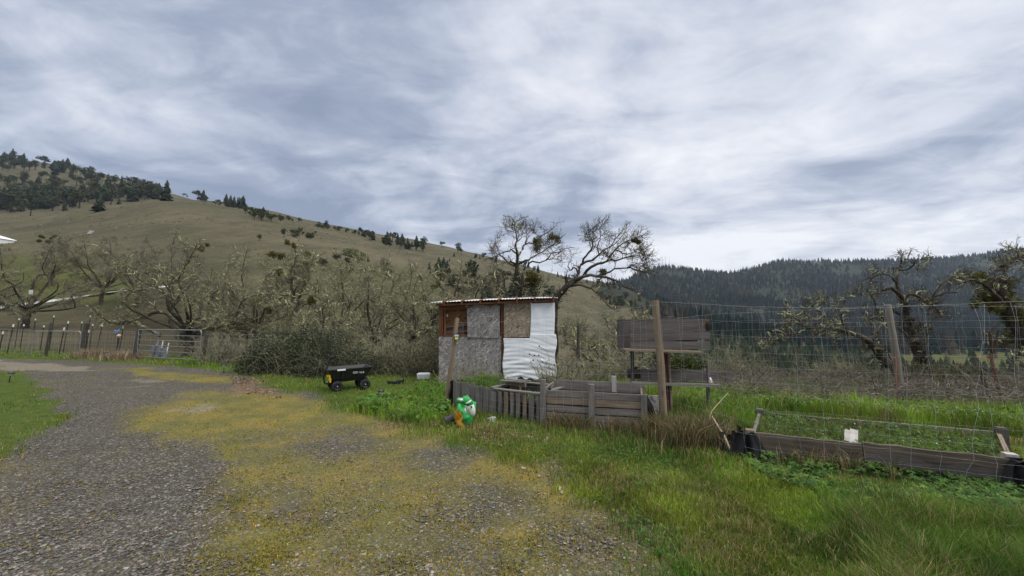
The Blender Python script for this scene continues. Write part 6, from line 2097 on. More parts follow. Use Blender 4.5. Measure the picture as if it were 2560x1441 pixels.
# ornament on a stake
b = G(296, 17.0); t = P(298, 846, 17.0)
st = empty('garden_ornament', b, 'stake carrying a blue glass bird and an amber ball near the gate post', 'ornament')
mb = MB(); mb.tube([b - up * .1, t], .02, 8); mb.build('stake', M['black_steel'], st)
mb = MB(); mb.lathe(P(297, 840, 17), up, [(.001, -.08), (.06, -.05), (.085, 0), (.06, .05), (.001, .08)], 14); mb.build('ball', plain_mat('amber', (.55, .36, .2), .3), st)
c = P(294, 832, 17)
bm = bmesh.new(); bmesh.ops.create_uvsphere(bm, u_segments=14, v_segments=8, radius=1.0)
for v in bm.verts: v.co = Vector((v.co.x * .13, v.co.y * .06, v.co.z * .055 + .12 * v.co.x * v.co.x * (1 if v.co.x > 0 else -.5)))
bmesh.ops.transform(bm, matrix=Matrix.Translation(c) @ Matrix.Rotation(-.5, 4, 'Y') , verts=bm.verts)
me = bpy.data.meshes.new('bird'); bm.to_mesh(me); bm.free(); link('bird', me, M['blue_lens'], st)
mb = MB(); mb.lathe(c + Vector((-.10, 0, .07)), Vector((-1, 0, .4)), [(.001, -.04), (.04, -.01), (.04, .02), (.012, .05), (.001, .09)], 10); mb.build('bird_head', M['blue_lens'], st)
# dead forked stalk in front of the valley
Ym = 8.0
g = G(2482, Ym)
dst = empty('mullein_stalk', g, 'dead dark forked stalk standing up against the valley meadow', 'plant')
mb = MB(); mb.tube([g - up * .1, P(2479, 900, Ym), P(2482, 880, Ym)], [.03, .028, .03], 8); mb.build('stem', plain_mat('red_brown_stem', (.13, .07, .045), .9, .4, 30, 0, .01), dst)
mb = MB(); mb.tube(resample([np.array(P(2482, 882, Ym)), np.array(P(2478, 855, Ym)), np.array(P(2475, 835, Ym)), np.array(P(2480, 822, Ym)), np.array(P(2492, 812, Ym))], 12), list(np.linspace(.042, .014, 12)), 9); mb.build('seed_spike', M['stalk'], dst)
mb = MB(); mb.tube(resample([np.array(P(2482, 882, Ym)), np.array(P(2488, 860, Ym)), np.array(P(2493, 840, Ym)), np.array(P(2496, 827, Ym))], 10), list(np.linspace(.035, .014, 10)), 9); mb.build('seed_spike', M['stalk'], dst)
g2 = G(2455, 8.4)
d2 = empty('mullein_stalk', g2, 'shorter dark dead stalk left of the forked one', 'plant')
mb = MB(); mb.tube([g2 - up * .1, P(2452, 935, 8.4), P(2450, 918, 8.4)], [.03, .035, .015], 8); mb.build('seed_spike', M['stalk'], d2)
# ------------------------------------------------------------------ grass, weeds, shrubs, litter
gr_rng = np.random.default_rng(101)


def blade_mesh(name, p, h, w, col, bend=.55, rng=gr_rng, az=None):
    n = len(p)
    a = rng.random(n) * 2 * np.pi if az is None else az
    d = np.stack([np.cos(a), np.sin(a), np.zeros(n)], 1)
    fa = rng.random(n) * 2 * np.pi
    s = np.stack([np.cos(fa), np.sin(fa), np.zeros(n)], 1)
    b = (bend * (.25 + rng.random(n)))[:, None]
    h = h[:, None]; w = w[:, None]
    up_ = np.array([0, 0, 1.0])
    m = p + up_ * h * .55 + d * h * b * .30
    t = p + up_ * h * (1 - .35 * b) + d * h * b * .95
    p = p - up_ * .015
    v = np.stack([p - s * w * .5, p + s * w * .5, m + s * w * .42, m - s * w * .42, t], 1).reshape(-1, 3)
    i = np.arange(n)[:, None] * 5
    return np_mesh(name, v, [i + np.array([[0, 1, 2, 3]]), i + np.array([[3, 2, 4]])], np.repeat(col, 5, 0))


def pick_cols(n, cols, wts, vary=.25, rng=gr_rng):
    cols = np.array(cols); k = rng.choice(len(cols), n, p=np.array(wts) / sum(wts))
    return cols[k] * (1 + vary * (rng.random((n, 1)) * 2 - 1)) * (1 + .12 * (rng.random((n, 3)) * 2 - 1))


def screen_points(n, px0, px1, py0, py1, rng=gr_rng):
    """Ground points whose density falls with distance from the drive."""
    px = rng.uniform(px0, px1, n); py = rng.uniform(py0, py1, n)
    dx, dy = (px - 1280) / FOC, (720.5 - py) / FOC
    q = CP - dy * SP
    kz = (SP + dy * CP) / q
    Y = -CAMZ / np.minimum(kz, -.02)
    x = dx / q * Y
    return x, Y


Z_MOUND = ground_poly([(890, 1020), (930, 1000), (1000, 992), (1060, 965), (1115, 975), (1125, 1035), (1085, 1062), (980, 1052), (900, 1032)])
BEYOND = ground_poly([(1700, 955), (1800, 975), (2000, 1005), (2300, 1025), (2600, 1040), (3300, 1060), (3300, 820), (1700, 820)])
Z_GARDEN = ground_poly([(1560, 942), (1700, 950), (1800, 972), (2000, 1002), (2300, 1022), (3000, 1045), (3000, 1120), (2480, 1085), (1900, 1025), (1840, 1080), (1700, 1060), (1640, 1000), (1380, 960)])
Z_FENCE = ground_poly([(1180, 1040), (1350, 1060), (1640, 1080), (1800, 1110), (1870, 1150), (2500, 1215), (3000, 1260), (3000, 1330), (2400, 1270), (2000, 1215), (1800, 1180), (1600, 1130), (1350, 1100), (1180, 1075)])
Z_DEEP = ground_poly([(2020, 1250), (2200, 1230), (3200, 1290), (3200, 1700), (2300, 1700), (2150, 1441), (2080, 1340)])
Z_VERGE = ground_poly([(-900, 868), (0, 870), (340, 897), (520, 905), (620, 920), (640, 944), (480, 925), (300, 905), (0, 890), (-900, 885)])
Z_HOT = ground_poly([(470, 905), (600, 905), (620, 935), (520, 930)])
Z_YELLOW = ground_poly([(900, 1040), (1000, 1062), (1200, 1100), (1420, 1130), (1700, 1180), (1900, 1260), (2000, 1441), (1750, 1441), (1600, 1320), (1450, 1220), (1200, 1130), (950, 1075)])  # strip where the blades turn yellower and more olive
BEDP = [(v.x, v.y) for v in (F0, F1, K1, K0)]

N = 560000
x, y = screen_points(N, -700, 3300, 858, 1560)
ok = (y > 1.9) & (y < 24)
x, y = x[ok], y[ok]
_, g_m, _, bare_ = ground_masks(x, y)
tone_n = fbm(x * 1.3, y * 1.3, 44, 4)
patch_n = fbm(x * .45, y * .45, 54, 3)
inz = lambda zz: soft_poly(x + (tone_n - .5) * .4, y + (patch_n - .5) * .5, zz, .15)
mound, garden, fencez, deep, verge, yellowz, hot = (inz(q) for q in (Z_MOUND, Z_GARDEN, Z_FENCE, Z_DEEP, Z_VERGE, Z_YELLOW, Z_HOT))
inner = soft_poly(x, y, LAWN, .1)
bedm = in_poly(x, y, BEDP)
shedm = (np.abs(x + .38) < 1.48) & (y > 10.32) & (y < 12.5)
prob = np.clip(g_m * 1.2 - .1, 0, 1) * (.55 + .45 * np.clip(tone_n * 2.4 - .5, 0, 1))
prob = np.maximum(prob, np.maximum.reduce([mound, garden, fencez, deep]) * .95)
prob = prob * (1 - .75 * inner)
bx, by = F1.x - F0.x, F1.y - F0.y
tb = ((x - F0.x) * bx + (y - F0.y) * by) / (bx * bx + by * by)
db = ((x - F0.x) * by - (y - F0.y) * bx) / math.hypot(bx, by)
nearbed = (tb > -.02) & (tb < 1.05) & (db > -.1) & (db < 1.1)
prob = prob * (1 - .9 * soft_poly(x + (tone_n - .5) * .8, y + (patch_n - .5) * .8, BEYOND, .3))
keep = (gr_rng.random(len(x)) < prob) & ~bedm & ~shedm
x, y, tone_n, patch_n = x[keep], y[keep], tone_n[keep], patch_n[keep]
mound, garden, fencez, deep, verge, yellowz, inner, hot = (q[keep] for q in (mound, garden, fencez, deep, verge, yellowz, inner, hot))
n = len(x)
h = .032 + .035 * gr_rng.random(n) + .03 * patch_n
h = h + mound * (.06 + .10 * gr_rng.random(n)) + garden * (.08 + .17 * gr_rng.random(n)) + fencez * (.015 + .065 * gr_rng.random(n)) + deep * (.05 + .12 * gr_rng.random(n)) + verge * (.02 + .06 * gr_rng.random(n)) + hot * .05
tuft = fbm(x * 3.2, y * 3.2, 88, 3)
h = h * (.55 + .95 * tuft) * (1 - .45 * inner)
h = h * np.clip(1.25 - .012 * y, .8, 1.2)
h = np.where(nearbed[keep], np.minimum(h, (.03 + .07 * np.clip(db[keep], 0, 2)) * (.6 + .9 * gr_rng.random(n))), h)
wd = (.0022 + .00085 * y) * (.7 + .6 * gr_rng.random(n))
lush = np.array([.105, .205, .014]); deepc = np.array([.068, .135, .016]); yel = np.array([.190, .205, .022]); dry = np.array([.28, .22, .11]); olive = np.array([.130, .150, .020])
cc = olive[None] * .5 + lush[None] * .5
tn = np.clip((tone_n - .35) * 3, 0, 1)[:, None]
col = deepc * (1 - tn) + (yel * .55 + lush * .45) * tn
col = col * (1 - yellowz[:, None] * .6) + (yel * .75 + olive * .3) * yellowz[:, None] * .6
lz = np.clip(mound + garden * .8 + hot, 0, 1)[:, None]
col = col * (1 - lz * .75) + (lush * 1.15 + yel * .15) * lz * .75
dz = np.clip(deep + fencez * .5, 0, 1)[:, None]
col = col * (1 - dz * .55) + (deepc * .95 + lush * .12) * dz * .55
col = col * (1 + .45 * (gr_rng.random((n, 1)) * 2 - 1)) * (1 + .15 * (gr_rng.random((n, 3)) * 2 - 1))
blot = fbm(x * 2.1, y * 2.1, 97, 3)
col = col * (.62 + .80 * np.clip((blot - .25) * 2, 0, 1))[:, None]
dk = gr_rng.random(n) < (.06 + .10 * (tuft > .6) + .10 * fencez + .30 * np.clip((fbm(x * 1.7, y * 1.7, 99, 3) - .55) * 4, 0, 1))
col[dk] = dry * (.6 + .8 * gr_rng.random((dk.sum(), 1)))
p = np.stack([x, y, gz(x, y)], 1)
tag(link('grass', blade_mesh('grass', p, h, wd, np.clip(col, .004, .6)), M['grass']), 'short to ankle high green grass along the drive and garden', 'grass', None, 'stuff')

# moss and sparse sprigs standing up from the gravel
N = 150000
x, y = screen_points(N, -500, 2400, 900, 1560)
ok = (y > 1.9) & (y < 12); x, y = x[ok], y[ok]
m_, g_, _, b_ = ground_masks(x, y)
cl = fbm(x * 6, y * 6, 23, 3)
keep = gr_rng.random(len(x)) < np.clip(m_ * 1.5 * (cl * 2.2 - .55), 0, 1) * (1 - g_ * .8)
x, y = x[keep], y[keep]; n = len(x)
p = np.stack([x, y, gz(x, y)], 1)
col = pick_cols(n, [(.27, .21, .03), (.19, .175, .025), (.33, .23, .05), (.10, .105, .02)], [4, 4, 2, 2], .35)
tag(link('moss', blade_mesh('moss', p, .010 + .016 * gr_rng.random(n), .006 + .0016 * y * gr_rng.random(n), col, .9), M['grass']), 'yellow green moss tufts spreading over the gravel', 'moss', None, 'stuff')

# loose stones on the drive
N = 42000
x, y = screen_points(N, -500, 2000, 960, 1560)
ok = (y > 1.9) & (y < 8); x, y = x[ok], y[ok]
m_, g_, _, _ = ground_masks(x, y)
keep = gr_rng.random(len(x)) < np.clip(1 - m_ * 1.45 - g_ * 1.3, .02, 1)
x, y = x[keep], y[keep]; n = len(x)
s = (.005 + .008 * gr_rng.random(n) ** 2.2)
oc = np.array([[1, 0, 0], [0, 1, 0], [-1, 0, 0], [0, -1, 0], [0, 0, .75], [.6, .6, .35], [-.6, .5, .4], [-.5, -.6, .35], [.6, -.6, .4]], float)
v = oc[None] * s[:, None, None] * (.7 + .6 * gr_rng.random((n, 9, 1))) * np.stack([.8 + .9 * gr_rng.random(n), .8 + .5 * gr_rng.random(n), .6 + .4 * gr_rng.random(n)], 1)[:, None, :]
a = gr_rng.random(n) * 6.28
ca_, sa_ = np.cos(a)[:, None], np.sin(a)[:, None]
v = np.stack([v[..., 0] * ca_ - v[..., 1] * sa_, v[..., 0] * sa_ + v[..., 1] * ca_, v[..., 2]], -1) + np.stack([x, y, gz(x, y) + .002], 1)[:, None]
tri = np.array([[0, 5, 8], [0, 1, 5], [1, 6, 5], [1, 2, 6], [2, 7, 6], [2, 3, 7], [3, 8, 7], [3, 0, 8], [4, 8, 5], [4, 5, 6], [4, 6, 7], [4, 7, 8]])
f = (np.arange(n)[:, None, None] * 9 + tri[None]).reshape(-1, 3)
col = pick_cols(n, [(.085, .078, .072), (.145, .132, .115), (.205, .188, .168), (.12, .098, .078), (.26, .245, .225)], [4, 5, 3, 3, .2], .3)
tag(link('loose_stones', np_mesh('loose_stones', v.reshape(-1, 3), f, np.repeat(col, 9, 0)), col_mat('stone_chips', .9, 1.0, 0, .2)), 'grey brown crushed stones lying loose on the drive', 'gravel', None, 'stuff')

# fallen oak leaves
def leaves_on(n, poly, size, seed, name, label, lift=.02):
    r = np.random.default_rng(seed)
    poly = np.array(poly); x, y = [], []
    while len(x) < n:
        qx = r.uniform(poly[:, 0].min(), poly[:, 0].max(), n); qy = r.uniform(poly[:, 1].min(), poly[:, 1].max(), n)
        k = in_poly(qx, qy, [tuple(q) for q in poly]) & (r.random(n) < np.clip(fbm(qx * 1.6, qy * 1.6, seed, 3) * 2.4 - .7, .03, 1))
        x += list(qx[k]); y += list(qy[k])
    x, y = np.array(x[:n]), np.array(y[:n])
    a = r.random(n) * 6.28; tl = r.normal(size=n) * .3; tw = r.normal(size=n) * .35
    s = size * (.5 + .9 * r.random(n))
    d = np.stack([np.cos(a), np.sin(a), tl], 1); e = np.stack([-np.sin(a), np.cos(a), tw], 1)
    c = np.stack([x, y, gz(x, y) + lift * (.4 + r.random(n))], 1)
    s = s[:, None]
    prof = [(-.6, .08), (-.25, .30), (0, .20), (.25, .36), (.6, .10)]
    top_ = [c + d * s * u + e * s * w_ * .9 + np.array([0, 0, 1.0]) * s * .15 * abs(u) for u, w_ in prof]
    bot_ = [c + d * s * u - e * s * w_ * .9 + np.array([0, 0, 1.0]) * s * .15 * abs(u) for u, w_ in prof]
    v = np.stack(top_ + bot_, 1).reshape(-1, 3)
    i = np.arange(n)[:, None] * 10
    fs = [i + np.array([[k, k + 1, k + 6, k + 5]]) for k in range(4)]
    col = pick_cols(n, [(.19, .115, .07), (.27, .19, .125), (.11, .065, .04), (.36, .29, .21)], [4, 3, 3, 1], .3, r)
    tag(link(name, np_mesh(name, v, fs, np.repeat(col, 10, 0)), M['foliage']), label, 'leaves', None, 'stuff')


leaves_on(380, ground_poly([(1060, 1045), (1300, 1060), (1420, 1110), (1380, 1150), (1200, 1120), (1060, 1085)]), .035, 5, 'fallen_leaves', 'brown oak leaves strewn before the compost bins')
leaves_on(300, ground_poly([(570, 940), (660, 945), (720, 985), (690, 1003), (600, 980)]), .05, 6, 'fallen_leaves', 'brown oak leaves drifted at the edge of the drive by the bramble')
leaves_on(210, ground_poly([(1150, 1100), (1500, 1110), (2300, 1260), (2400, 1500), (1700, 1500), (1400, 1250)]), .033, 7, 'fallen_leaves', 'single brown oak leaves scattered over the front grass', .012)


# ---- lobed weeds: cranesbill in front of the raised bed, in the bed and on the mound
def weeds(name, label, n, poly, hmin, hmax, size, cols, wts, seed, base=0.0, clump=2.0):
    r = np.random.default_rng(seed)
    poly = np.array(poly); x, y = np.zeros(0), np.zeros(0)
    while len(x) < n:
        qx = r.uniform(poly[:, 0].min(), poly[:, 0].max(), n); qy = r.uniform(poly[:, 1].min(), poly[:, 1].max(), n)
        k = in_poly(qx, qy, [tuple(q) for q in poly]) & (r.random(n) < np.clip(fbm(qx * clump, qy * clump, seed, 3) * 3 - 1.0, .02, 1))
        x = np.concatenate([x, qx[k]]); y = np.concatenate([y, qy[k]])
    x, y = x[:n], y[:n]
    hh = hmin + (hmax - hmin) * r.random(n) * (.4 + .9 * fbm(x * 2.5, y * 2.5, seed + 1, 3))
    c = np.stack([x, y, gz(x, y) + base + hh], 1)
    nrm = unit(np.stack([r.normal(size=n) * .5, r.normal(size=n) * .5 - .15, np.ones(n)], 1))
    t1 = unit(np.cross(nrm, r.normal(size=(n, 3)))); t2 = np.cross(nrm, t1)
    s = (size * (.5 + .8 * r.random(n)))[:, None]
    V = [c]
    for k in range(5):
        a = -2.2 + k * 1.1
        d = t1 * math.cos(a) + t2 * math.sin(a); e = -t1 * math.sin(a) + t2 * math.cos(a)
        V += [c + d * s * .55 + e * s * .26 - nrm * s * .05, c + d * s * 1.0 - nrm * s * .22, c + d * s * .55 - e * s * .26 - nrm * s * .05]
    v = np.stack(V, 1).reshape(-1, 3)
    i = np.arange(n)[:, None] * 16
    fs = [i + np.array([[0, 1 + 3 * k, 2 + 3 * k, 3 + 3 * k]]) for k in range(5)]
    col = pick_cols(n, cols, wts, .35, r)
    return tag(link(name, np_mesh(name, v, fs, np.repeat(col, 16, 0)), M['foliage']), label, 'weeds', None, 'stuff')


GREENS = [(.070, .140, .022), (.046, .100, .020), (.10, .17, .03), (.14, .17, .035)]
weeds('weeds', 'lobed green cranesbill weeds growing before the raised bed boards', 3600, ground_poly([(1840, 1150), (2080, 1165), (2520, 1225), (2900, 1270), (2900, 1340), (2350, 1290), (2050, 1250), (1880, 1200)]), .02, .13, .034, GREENS, [4, 4, 2, .6], 201)
weeds('weeds', 'green weeds mixed into the deep grass at the frame corner', 2600, ground_poly([(2150, 1270), (3000, 1300), (3000, 1600), (2300, 1600)]), .03, .17, .030, GREENS, [4, 4, 2, .6], 202)
weeds('weeds', 'lush weeds of the mound beside the leaning post', 5200, Z_MOUND, .03, .20, .036, [(.075, .16, .018), (.05, .115, .016), (.11, .19, .03)], [4, 3, 2], 203)
weeds('weeds', 'weeds among the tall grass of the garden', 3400, ground_poly([(1640, 955), (1800, 980), (2100, 1015), (2900, 1050), (2900, 1080), (2480, 1075), (1900, 1020), (1700, 1040)]), .05, .24, .040, GREENS, [4, 3, 3, 1.5], 204)
bi = [tuple(np.array(b_) * .95 + np.mean(BEDP, 0) * .05) for b_ in BEDP]
weeds('weeds', 'low green weeds filling the raised bed', 3600, bi, .00, .13, .022, [(.07, .13, .020), (.05, .095, .018), (.11, .16, .03)], [4, 3, 2], 205, .17, 2.6)
weeds('weeds', 'green sprouts growing inside the slatted bin', 60, [(v.x, v.y) for v in (A1 + (A2 - A1) * .45, A2, A2 + Vector((.2, .5, 0)), A1 + (A2 - A1) * .5 + Vector((.25, .6, 0)))], .02, .12, .03, [(.09, .19, .03)], [1], 206, .28)
weeds('weeds', 'low weeds scattered through the front lawn', 3000, ground_poly([(1200, 1110), (1600, 1120), (2200, 1240), (2200, 1500), (1750, 1500), (1450, 1220)]), .01, .055, .020, GREENS, [4, 4, 2, 1], 207)
r = np.random.default_rng(43); m = 5200
t_, s_ = r.random(m), r.random(m)
pb = np.outer((1 - t_) * (1 - s_), F0) + np.outer(t_ * (1 - s_), F1) + np.outer(t_ * s_, K1) + np.outer((1 - t_) * s_, K0); pb[:, 2] = .18
hb = (.03 + .13 * r.random(m)) * (.5 + 1.0 * fbm(pb[:, 0] * 3, pb[:, 1] * 3, 45, 3))
tag(link('grass', blade_mesh('grass', pb, hb, .0055 * (.6 + .8 * r.random(m)), pick_cols(m, [(.09, .165, .016), (.06, .11, .015), (.17, .18, .025), (.25, .20, .10)], [4, 3, 2, 1], .35, r), .8, r), M['grass']), 'rough green grass growing through the weeds of the raised bed', 'grass', None, 'stuff')
# tiny white flowers
r = np.random.default_rng(12)
def dots(name, label, polys, n, base, hh, col, size):
    V, F = [], []
    for q in polys:
        q = np.array(q); k = 0
        while k < n:
            a, b = r.uniform(q[:, 0].min(), q[:, 0].max()), r.uniform(q[:, 1].min(), q[:, 1].max())
            if not in_poly(np.array([a]), np.array([b]), [tuple(t) for t in q])[0]: continue
            c = np.array([a, b, gz(a, b) + base + hh * (.5 + r.random())]); o_ = len(V) * 5 if False else sum(len(z) for z in V)
            ang = np.arange(5) * 1.2566 + r.random() * 6
            ring_ = c + np.stack([np.cos(ang), np.sin(ang) * .8, np.sin(ang) * .6], 1) * size * (.6 + .6 * r.random())
            V.append(ring_); F.append(np.arange(5) + o_); k += 1
    v = np.concatenate(V)
    tag(link(name, np_mesh(name, v, np.array(F), np.tile(col, (len(v), 1))), M['foliage']), label, 'flowers', None, 'stuff')


dots('flowers', 'tiny white flowers dotted over the raised bed and behind it', [bi, ground_poly([(1900, 1010), (2500, 1070), (2500, 1085), (1900, 1030)])], 90, .15, .09, (.62, .64, .56), .0055)


# ---- tufts: dry grass at the tall post, before the plank bin, along the bed
def tuft_thing(name, label, spots, n, hmin, hmax, cols, wts, spread, seed, cat='grass tuft', bend=.6):
    r = np.random.default_rng(seed)
    P_, H_ = [], []
    for (px, Y, k) in spots:
        g_ = G(px, Y); m = int(n * k)
        q = r.normal(size=(m, 2)) * spread * k ** .5
        xs, ys = g_.x + q[:, 0], g_.y + q[:, 1] * .7
        P_.append(np.stack([xs, ys, gz(xs, ys)], 1))
        fall = np.exp(-(q ** 2).sum(1) / (2 * (spread * 1.6) ** 2))
        H_.append((hmin + (hmax - hmin) * r.random(m)) * (.5 + .5 * fall))
    p_ = np.concatenate(P_); h_ = np.concatenate(H_)
    o = link(name, blade_mesh(name, p_, h_, (.0035 + .0007 * p_[:, 1]) * (.5 + r.random(len(p_))), pick_cols(len(p_), cols, wts, .35, r), bend, r), M['grass'])
    return tag(o, label, cat)


STRAW = [(.20, .145, .075), (.30, .225, .12), (.105, .072, .04), (.055, .075, .02), (.04, .06, .016)]
tuft_thing('grass_clump', 'big brown and green dry grass clump round the foot of the tall post', [(1690, 5.25, 1.0), (1740, 5.1, .9), (1640, 5.45, .6), (1770, 5.3, .4), (1700, 5.0, .5)], 1900, .18, .52, STRAW, [3, 2, 4, 4, 3], .17, 301)
tuft_thing('grass_clump', 'thin brown grass standing before the plank bin', [(1390, 6.0, .7), (1450, 5.85, .6), (1530, 5.7, .8), (1580, 5.6, .8), (1420, 5.9, .5)], 330, .12, .40, STRAW, [3, 2, 4, 2, 1], .14, 302)
tuft_thing('grass_clump', 'straw coloured grass leaning on the middle of the raised bed', [(1950, 4.5, .6), (2000, 4.42, .9), (2060, 4.35, .7), (2110, 4.3, .6), (2200, 4.15, .4)], 120, .12, .34, STRAW, [4, 3, 2, 3, 2], .09, 303)
tuft_thing('grass_clump', 'tall green grass growing on top of the close slatted bin', [(1160, 7.95, 1), (1190, 7.85, 1), (1215, 7.6, .7)], 10, .1, .2, STRAW, [1, 1, 1, 1, 1], .1, 304)
bpy.data.objects.remove(bpy.data.objects['grass_clump.003'])
r = np.random.default_rng(41); m = 1500
t_ = r.random(m); s_ = r.random(m)
pA = np.array(A0) + np.outer(t_, np.array(A1 - A0)) + np.outer(.05 + .75 * s_, [.58, .80, 0]) ; pA[:, 2] = .38
hA = .07 + .17 * r.random(m) * (1 - 1.2 * np.abs(t_ - .45)) + .05 * s_
o = link('grass_clump', blade_mesh('grass_clump', pA, hA, .006 + .005 * r.random(m), pick_cols(m, [(.08, .16, .018), (.14, .17, .03), (.045, .095, .015)], [4, 2, 2], .3, r), .7, r), M['grass'])
tag(o, 'bright green grass growing on top of the close slatted bin', 'grass tuft')
tuft_thing('grass_clump', 'dry pinkish grass by the pasture gate post', [(312, 16.5, 1), (325, 16.4, 1), (240, 17.2, .8), (225, 17.3, .6)], 500, .2, .6, [(.26, .18, .12), (.34, .27, .19), (.14, .10, .07)], [3, 2, 2], .35, 305)


# ---- bramble bushes
def bramble(label, px, Y, blobs, n, leaf, c1, c2, seed, stems=160, cat='bush', name='bramble_bush'):
    r = np.random.default_rng(seed)
    root = empty(name, G(px, Y), label, cat)
    cen = [np.array(P(a, b, Y + d)) for a, b, d, rx, rz in blobs]
    rad = np.array([[rx * Y / FOC, rx * Y / FOC * .8, rz * Y / FOC] for a, b, d, rx, rz in blobs])
    v, f, c = leaf_cloud(r, cen, rad, n, leaf, c1, c2, vary=.45, long=1.35)
    lo = v.reshape(-1, 4, 3).mean(1); ok = lo[:, 2] > gz(lo[:, 0], lo[:, 1]) + .01
    v = v.reshape(-1, 4, 3)[ok].reshape(-1, 3); c = c.reshape(-1, 4, 3)[ok].reshape(-1, 3); f = np.arange(len(v)).reshape(-1, 4)
    link('foliage', np_mesh('foliage', v, f, c), M['foliage'], root)
    k = r.integers(len(cen), size=stems)
    p0 = np.array(cen)[k] + (r.normal(size=(stems, 3)) * rad[k] * .5); p0[:, 2] = gz(p0[:, 0], p0[:, 1]) - .03
    br_ = np.empty((stems, 7, 3)); br_[:, 0] = p0
    d = unit(np.stack([r.normal(size=stems) * .5, r.normal(size=stems) * .4, np.ones(stems)], 1))
    Ls = rad[k][:, 2] * 2.2 * (.5 + r.random(stems))
    for q in range(1, 7):
        d = unit(d + r.normal(size=(stems, 3)) * .22 + np.array([0, 0, -.10 * q * .6]))
        br_[:, q] = br_[:, q - 1] + d * (Ls / 6)[:, None]
    v, f = tubes(br_, np.tile(np.linspace(.006, .003, 7), (stems, 1)), 3)
    link('stems', np_mesh('stems', v, f, None, True), M['twig'], root)
    return root


DG1, DG2 = (.018, .030, .014), (.058, .072, .034)
bramble('dark dense bramble thicket bulging over the verge left of the cart', 690, 12.4, [(640, 905, 0, 45, 42), (690, 880, 0, 60, 60), (735, 895, -.3, 50, 55), (610, 920, .2, 30, 28), (665, 930, -.3, 60, 25), (730, 940, -.4, 40, 22)], 9500, .055, DG1, DG2, 401, 220)
bramble('grey green bramble bank behind the garden cart', 850, 11.8, [(800, 885, 0, 48, 55), (850, 900, 0, 55, 48), (905, 910, .1, 48, 38), (780, 930, -.4, 40, 30), (950, 915, .3, 45, 30), (830, 850, .5, 45, 30), (770, 840, .6, 40, 34)], 10500, .050, (.026, .036, .020), (.085, .092, .050), 402, 260)
bramble('brown twiggy bramble between the cart and the shed', 1030, 11.9, [(990, 900, .3, 45, 35), (1040, 890, .3, 40, 40), (1080, 895, .4, 30, 45), (1020, 925, 0, 40, 16)], 1900, .045, (.05, .055, .025), (.12, .10, .05), 403, 420)
bramble('round evergreen shrub seen under the upper planter box', 1715, 9.6, [(1690, 905, 0, 24, 22), (1725, 908, 0, 26, 24), (1755, 915, 0, 16, 16), (1700, 925, 0, 40, 18)], 2400, .05, (.045, .065, .018), (.095, .11, .03), 404, 60, name='evergreen_shrub')
bramble('olive scrub below the leaning valley oak', 2330, 9.8, [(2280, 925, 0, 40, 22), (2350, 930, 0, 50, 20), (2420, 930, 0, 40, 24)], 1500, .045, (.05, .055, .02), (.11, .10, .045), 405, 160, name='evergreen_shrub')


# ---- bare shrubs and shoots
M['brush_lichen'] = bark_mat('lichen_twigs', (.085, .072, .058), (.19, .165, .13), (.33, .33, .20), .75)
def bare_shrub(label, px, Y, wpx, hpx, n, seed, up_=.25, col='twig', name='bare_shrub', wander=.2, twig=700, tw_len=.3):
    r = np.random.default_rng(seed)
    g_ = G(px, Y); w = wpx * Y / FOC; h = hpx * Y / FOC
    st = np.empty((n, 9, 3)); st[:, 0] = np.array(g_) + np.stack([r.normal(size=n) * w * .25, r.normal(size=n) * w * .2, np.full(n, -.05)], 1)
    st[:, 0, 2] = gz(st[:, 0, 0], st[:, 0, 1]) - .05
    d = unit(np.stack([r.normal(size=n) * .45, r.normal(size=n) * .4, np.ones(n)], 1))
    L = h * (.5 + .7 * r.random(n))
    for q in range(1, 9):
        d = unit(d + r.normal(size=(n, 3)) * wander + np.array([0, 0, up_ * .3]))
        st[:, q] = st[:, q - 1] + d * (L / 8)[:, None]
    R = np.tile(np.linspace(.011, .004, 9), (n, 1)) * (.6 + .7 * r.random((n, 1)))
    b2, r2 = sprout(r, st, R, twig, tw_len, 5, (20, 70), .25, up_ * .3, .15, .6, .5, .0028)
    root = empty(name, g_, label, 'shrub')
    v, f = tubes(st, R, 4); link('stems', np_mesh('stems', v, f, None, True), M['twig'], root)
    v, f = tubes(b2, r2, 3); link('crown', np_mesh('crown', v, f, None, True), M['brush_lichen'], root)
    return root


bare_shrub('thicket of upright brown shoots right of the tube gate', 572, 14.6, 80, 75, 150, 501, .3, twig=1300)
bare_shrub('bare rose canes reaching over the white tarp', 1385, 8.6, 60, 95, 22, 502, .1, wander=.3, twig=120, tw_len=.35)
bare_shrub('grey bare bush between the shed and the planter', 1450, 9.6, 110, 95, 90, 503, .1, wander=.3, twig=1500)
bare_shrub('tangled grey bush behind the planter shelf', 1545, 10.2, 110, 110, 90, 504, .1, wander=.3, twig=1500)
bare_shrub('brown twigs crowding the foot of the strand board wall', 1180, 9.6, 130, 60, 60, 505, .2, wander=.2, twig=500)
bare_shrub('pale bare bush on the drop beyond the planter', 1830, 12.0, 130, 90, 90, 506, .1, wander=.3, twig=1400)
bare_shrub('low bare bush at the edge of the drop by the far post', 2100, 11.6, 130, 70, 80, 507, .1, wander=.3, twig=1200)
bare_shrub('low lichen grey thicket behind the bramble bank', 830, 14.5, 170, 105, 120, 508, .1, wander=.3, twig=2600)
bare_shrub('pale lichen thicket left of the shed wall', 985, 14.5, 170, 110, 120, 509, .1, wander=.3, twig=2600)
bare_shrub('grey thicket under the mistletoe oak', 700, 16.0, 150, 95, 110, 510, .1, wander=.3, twig=2200)
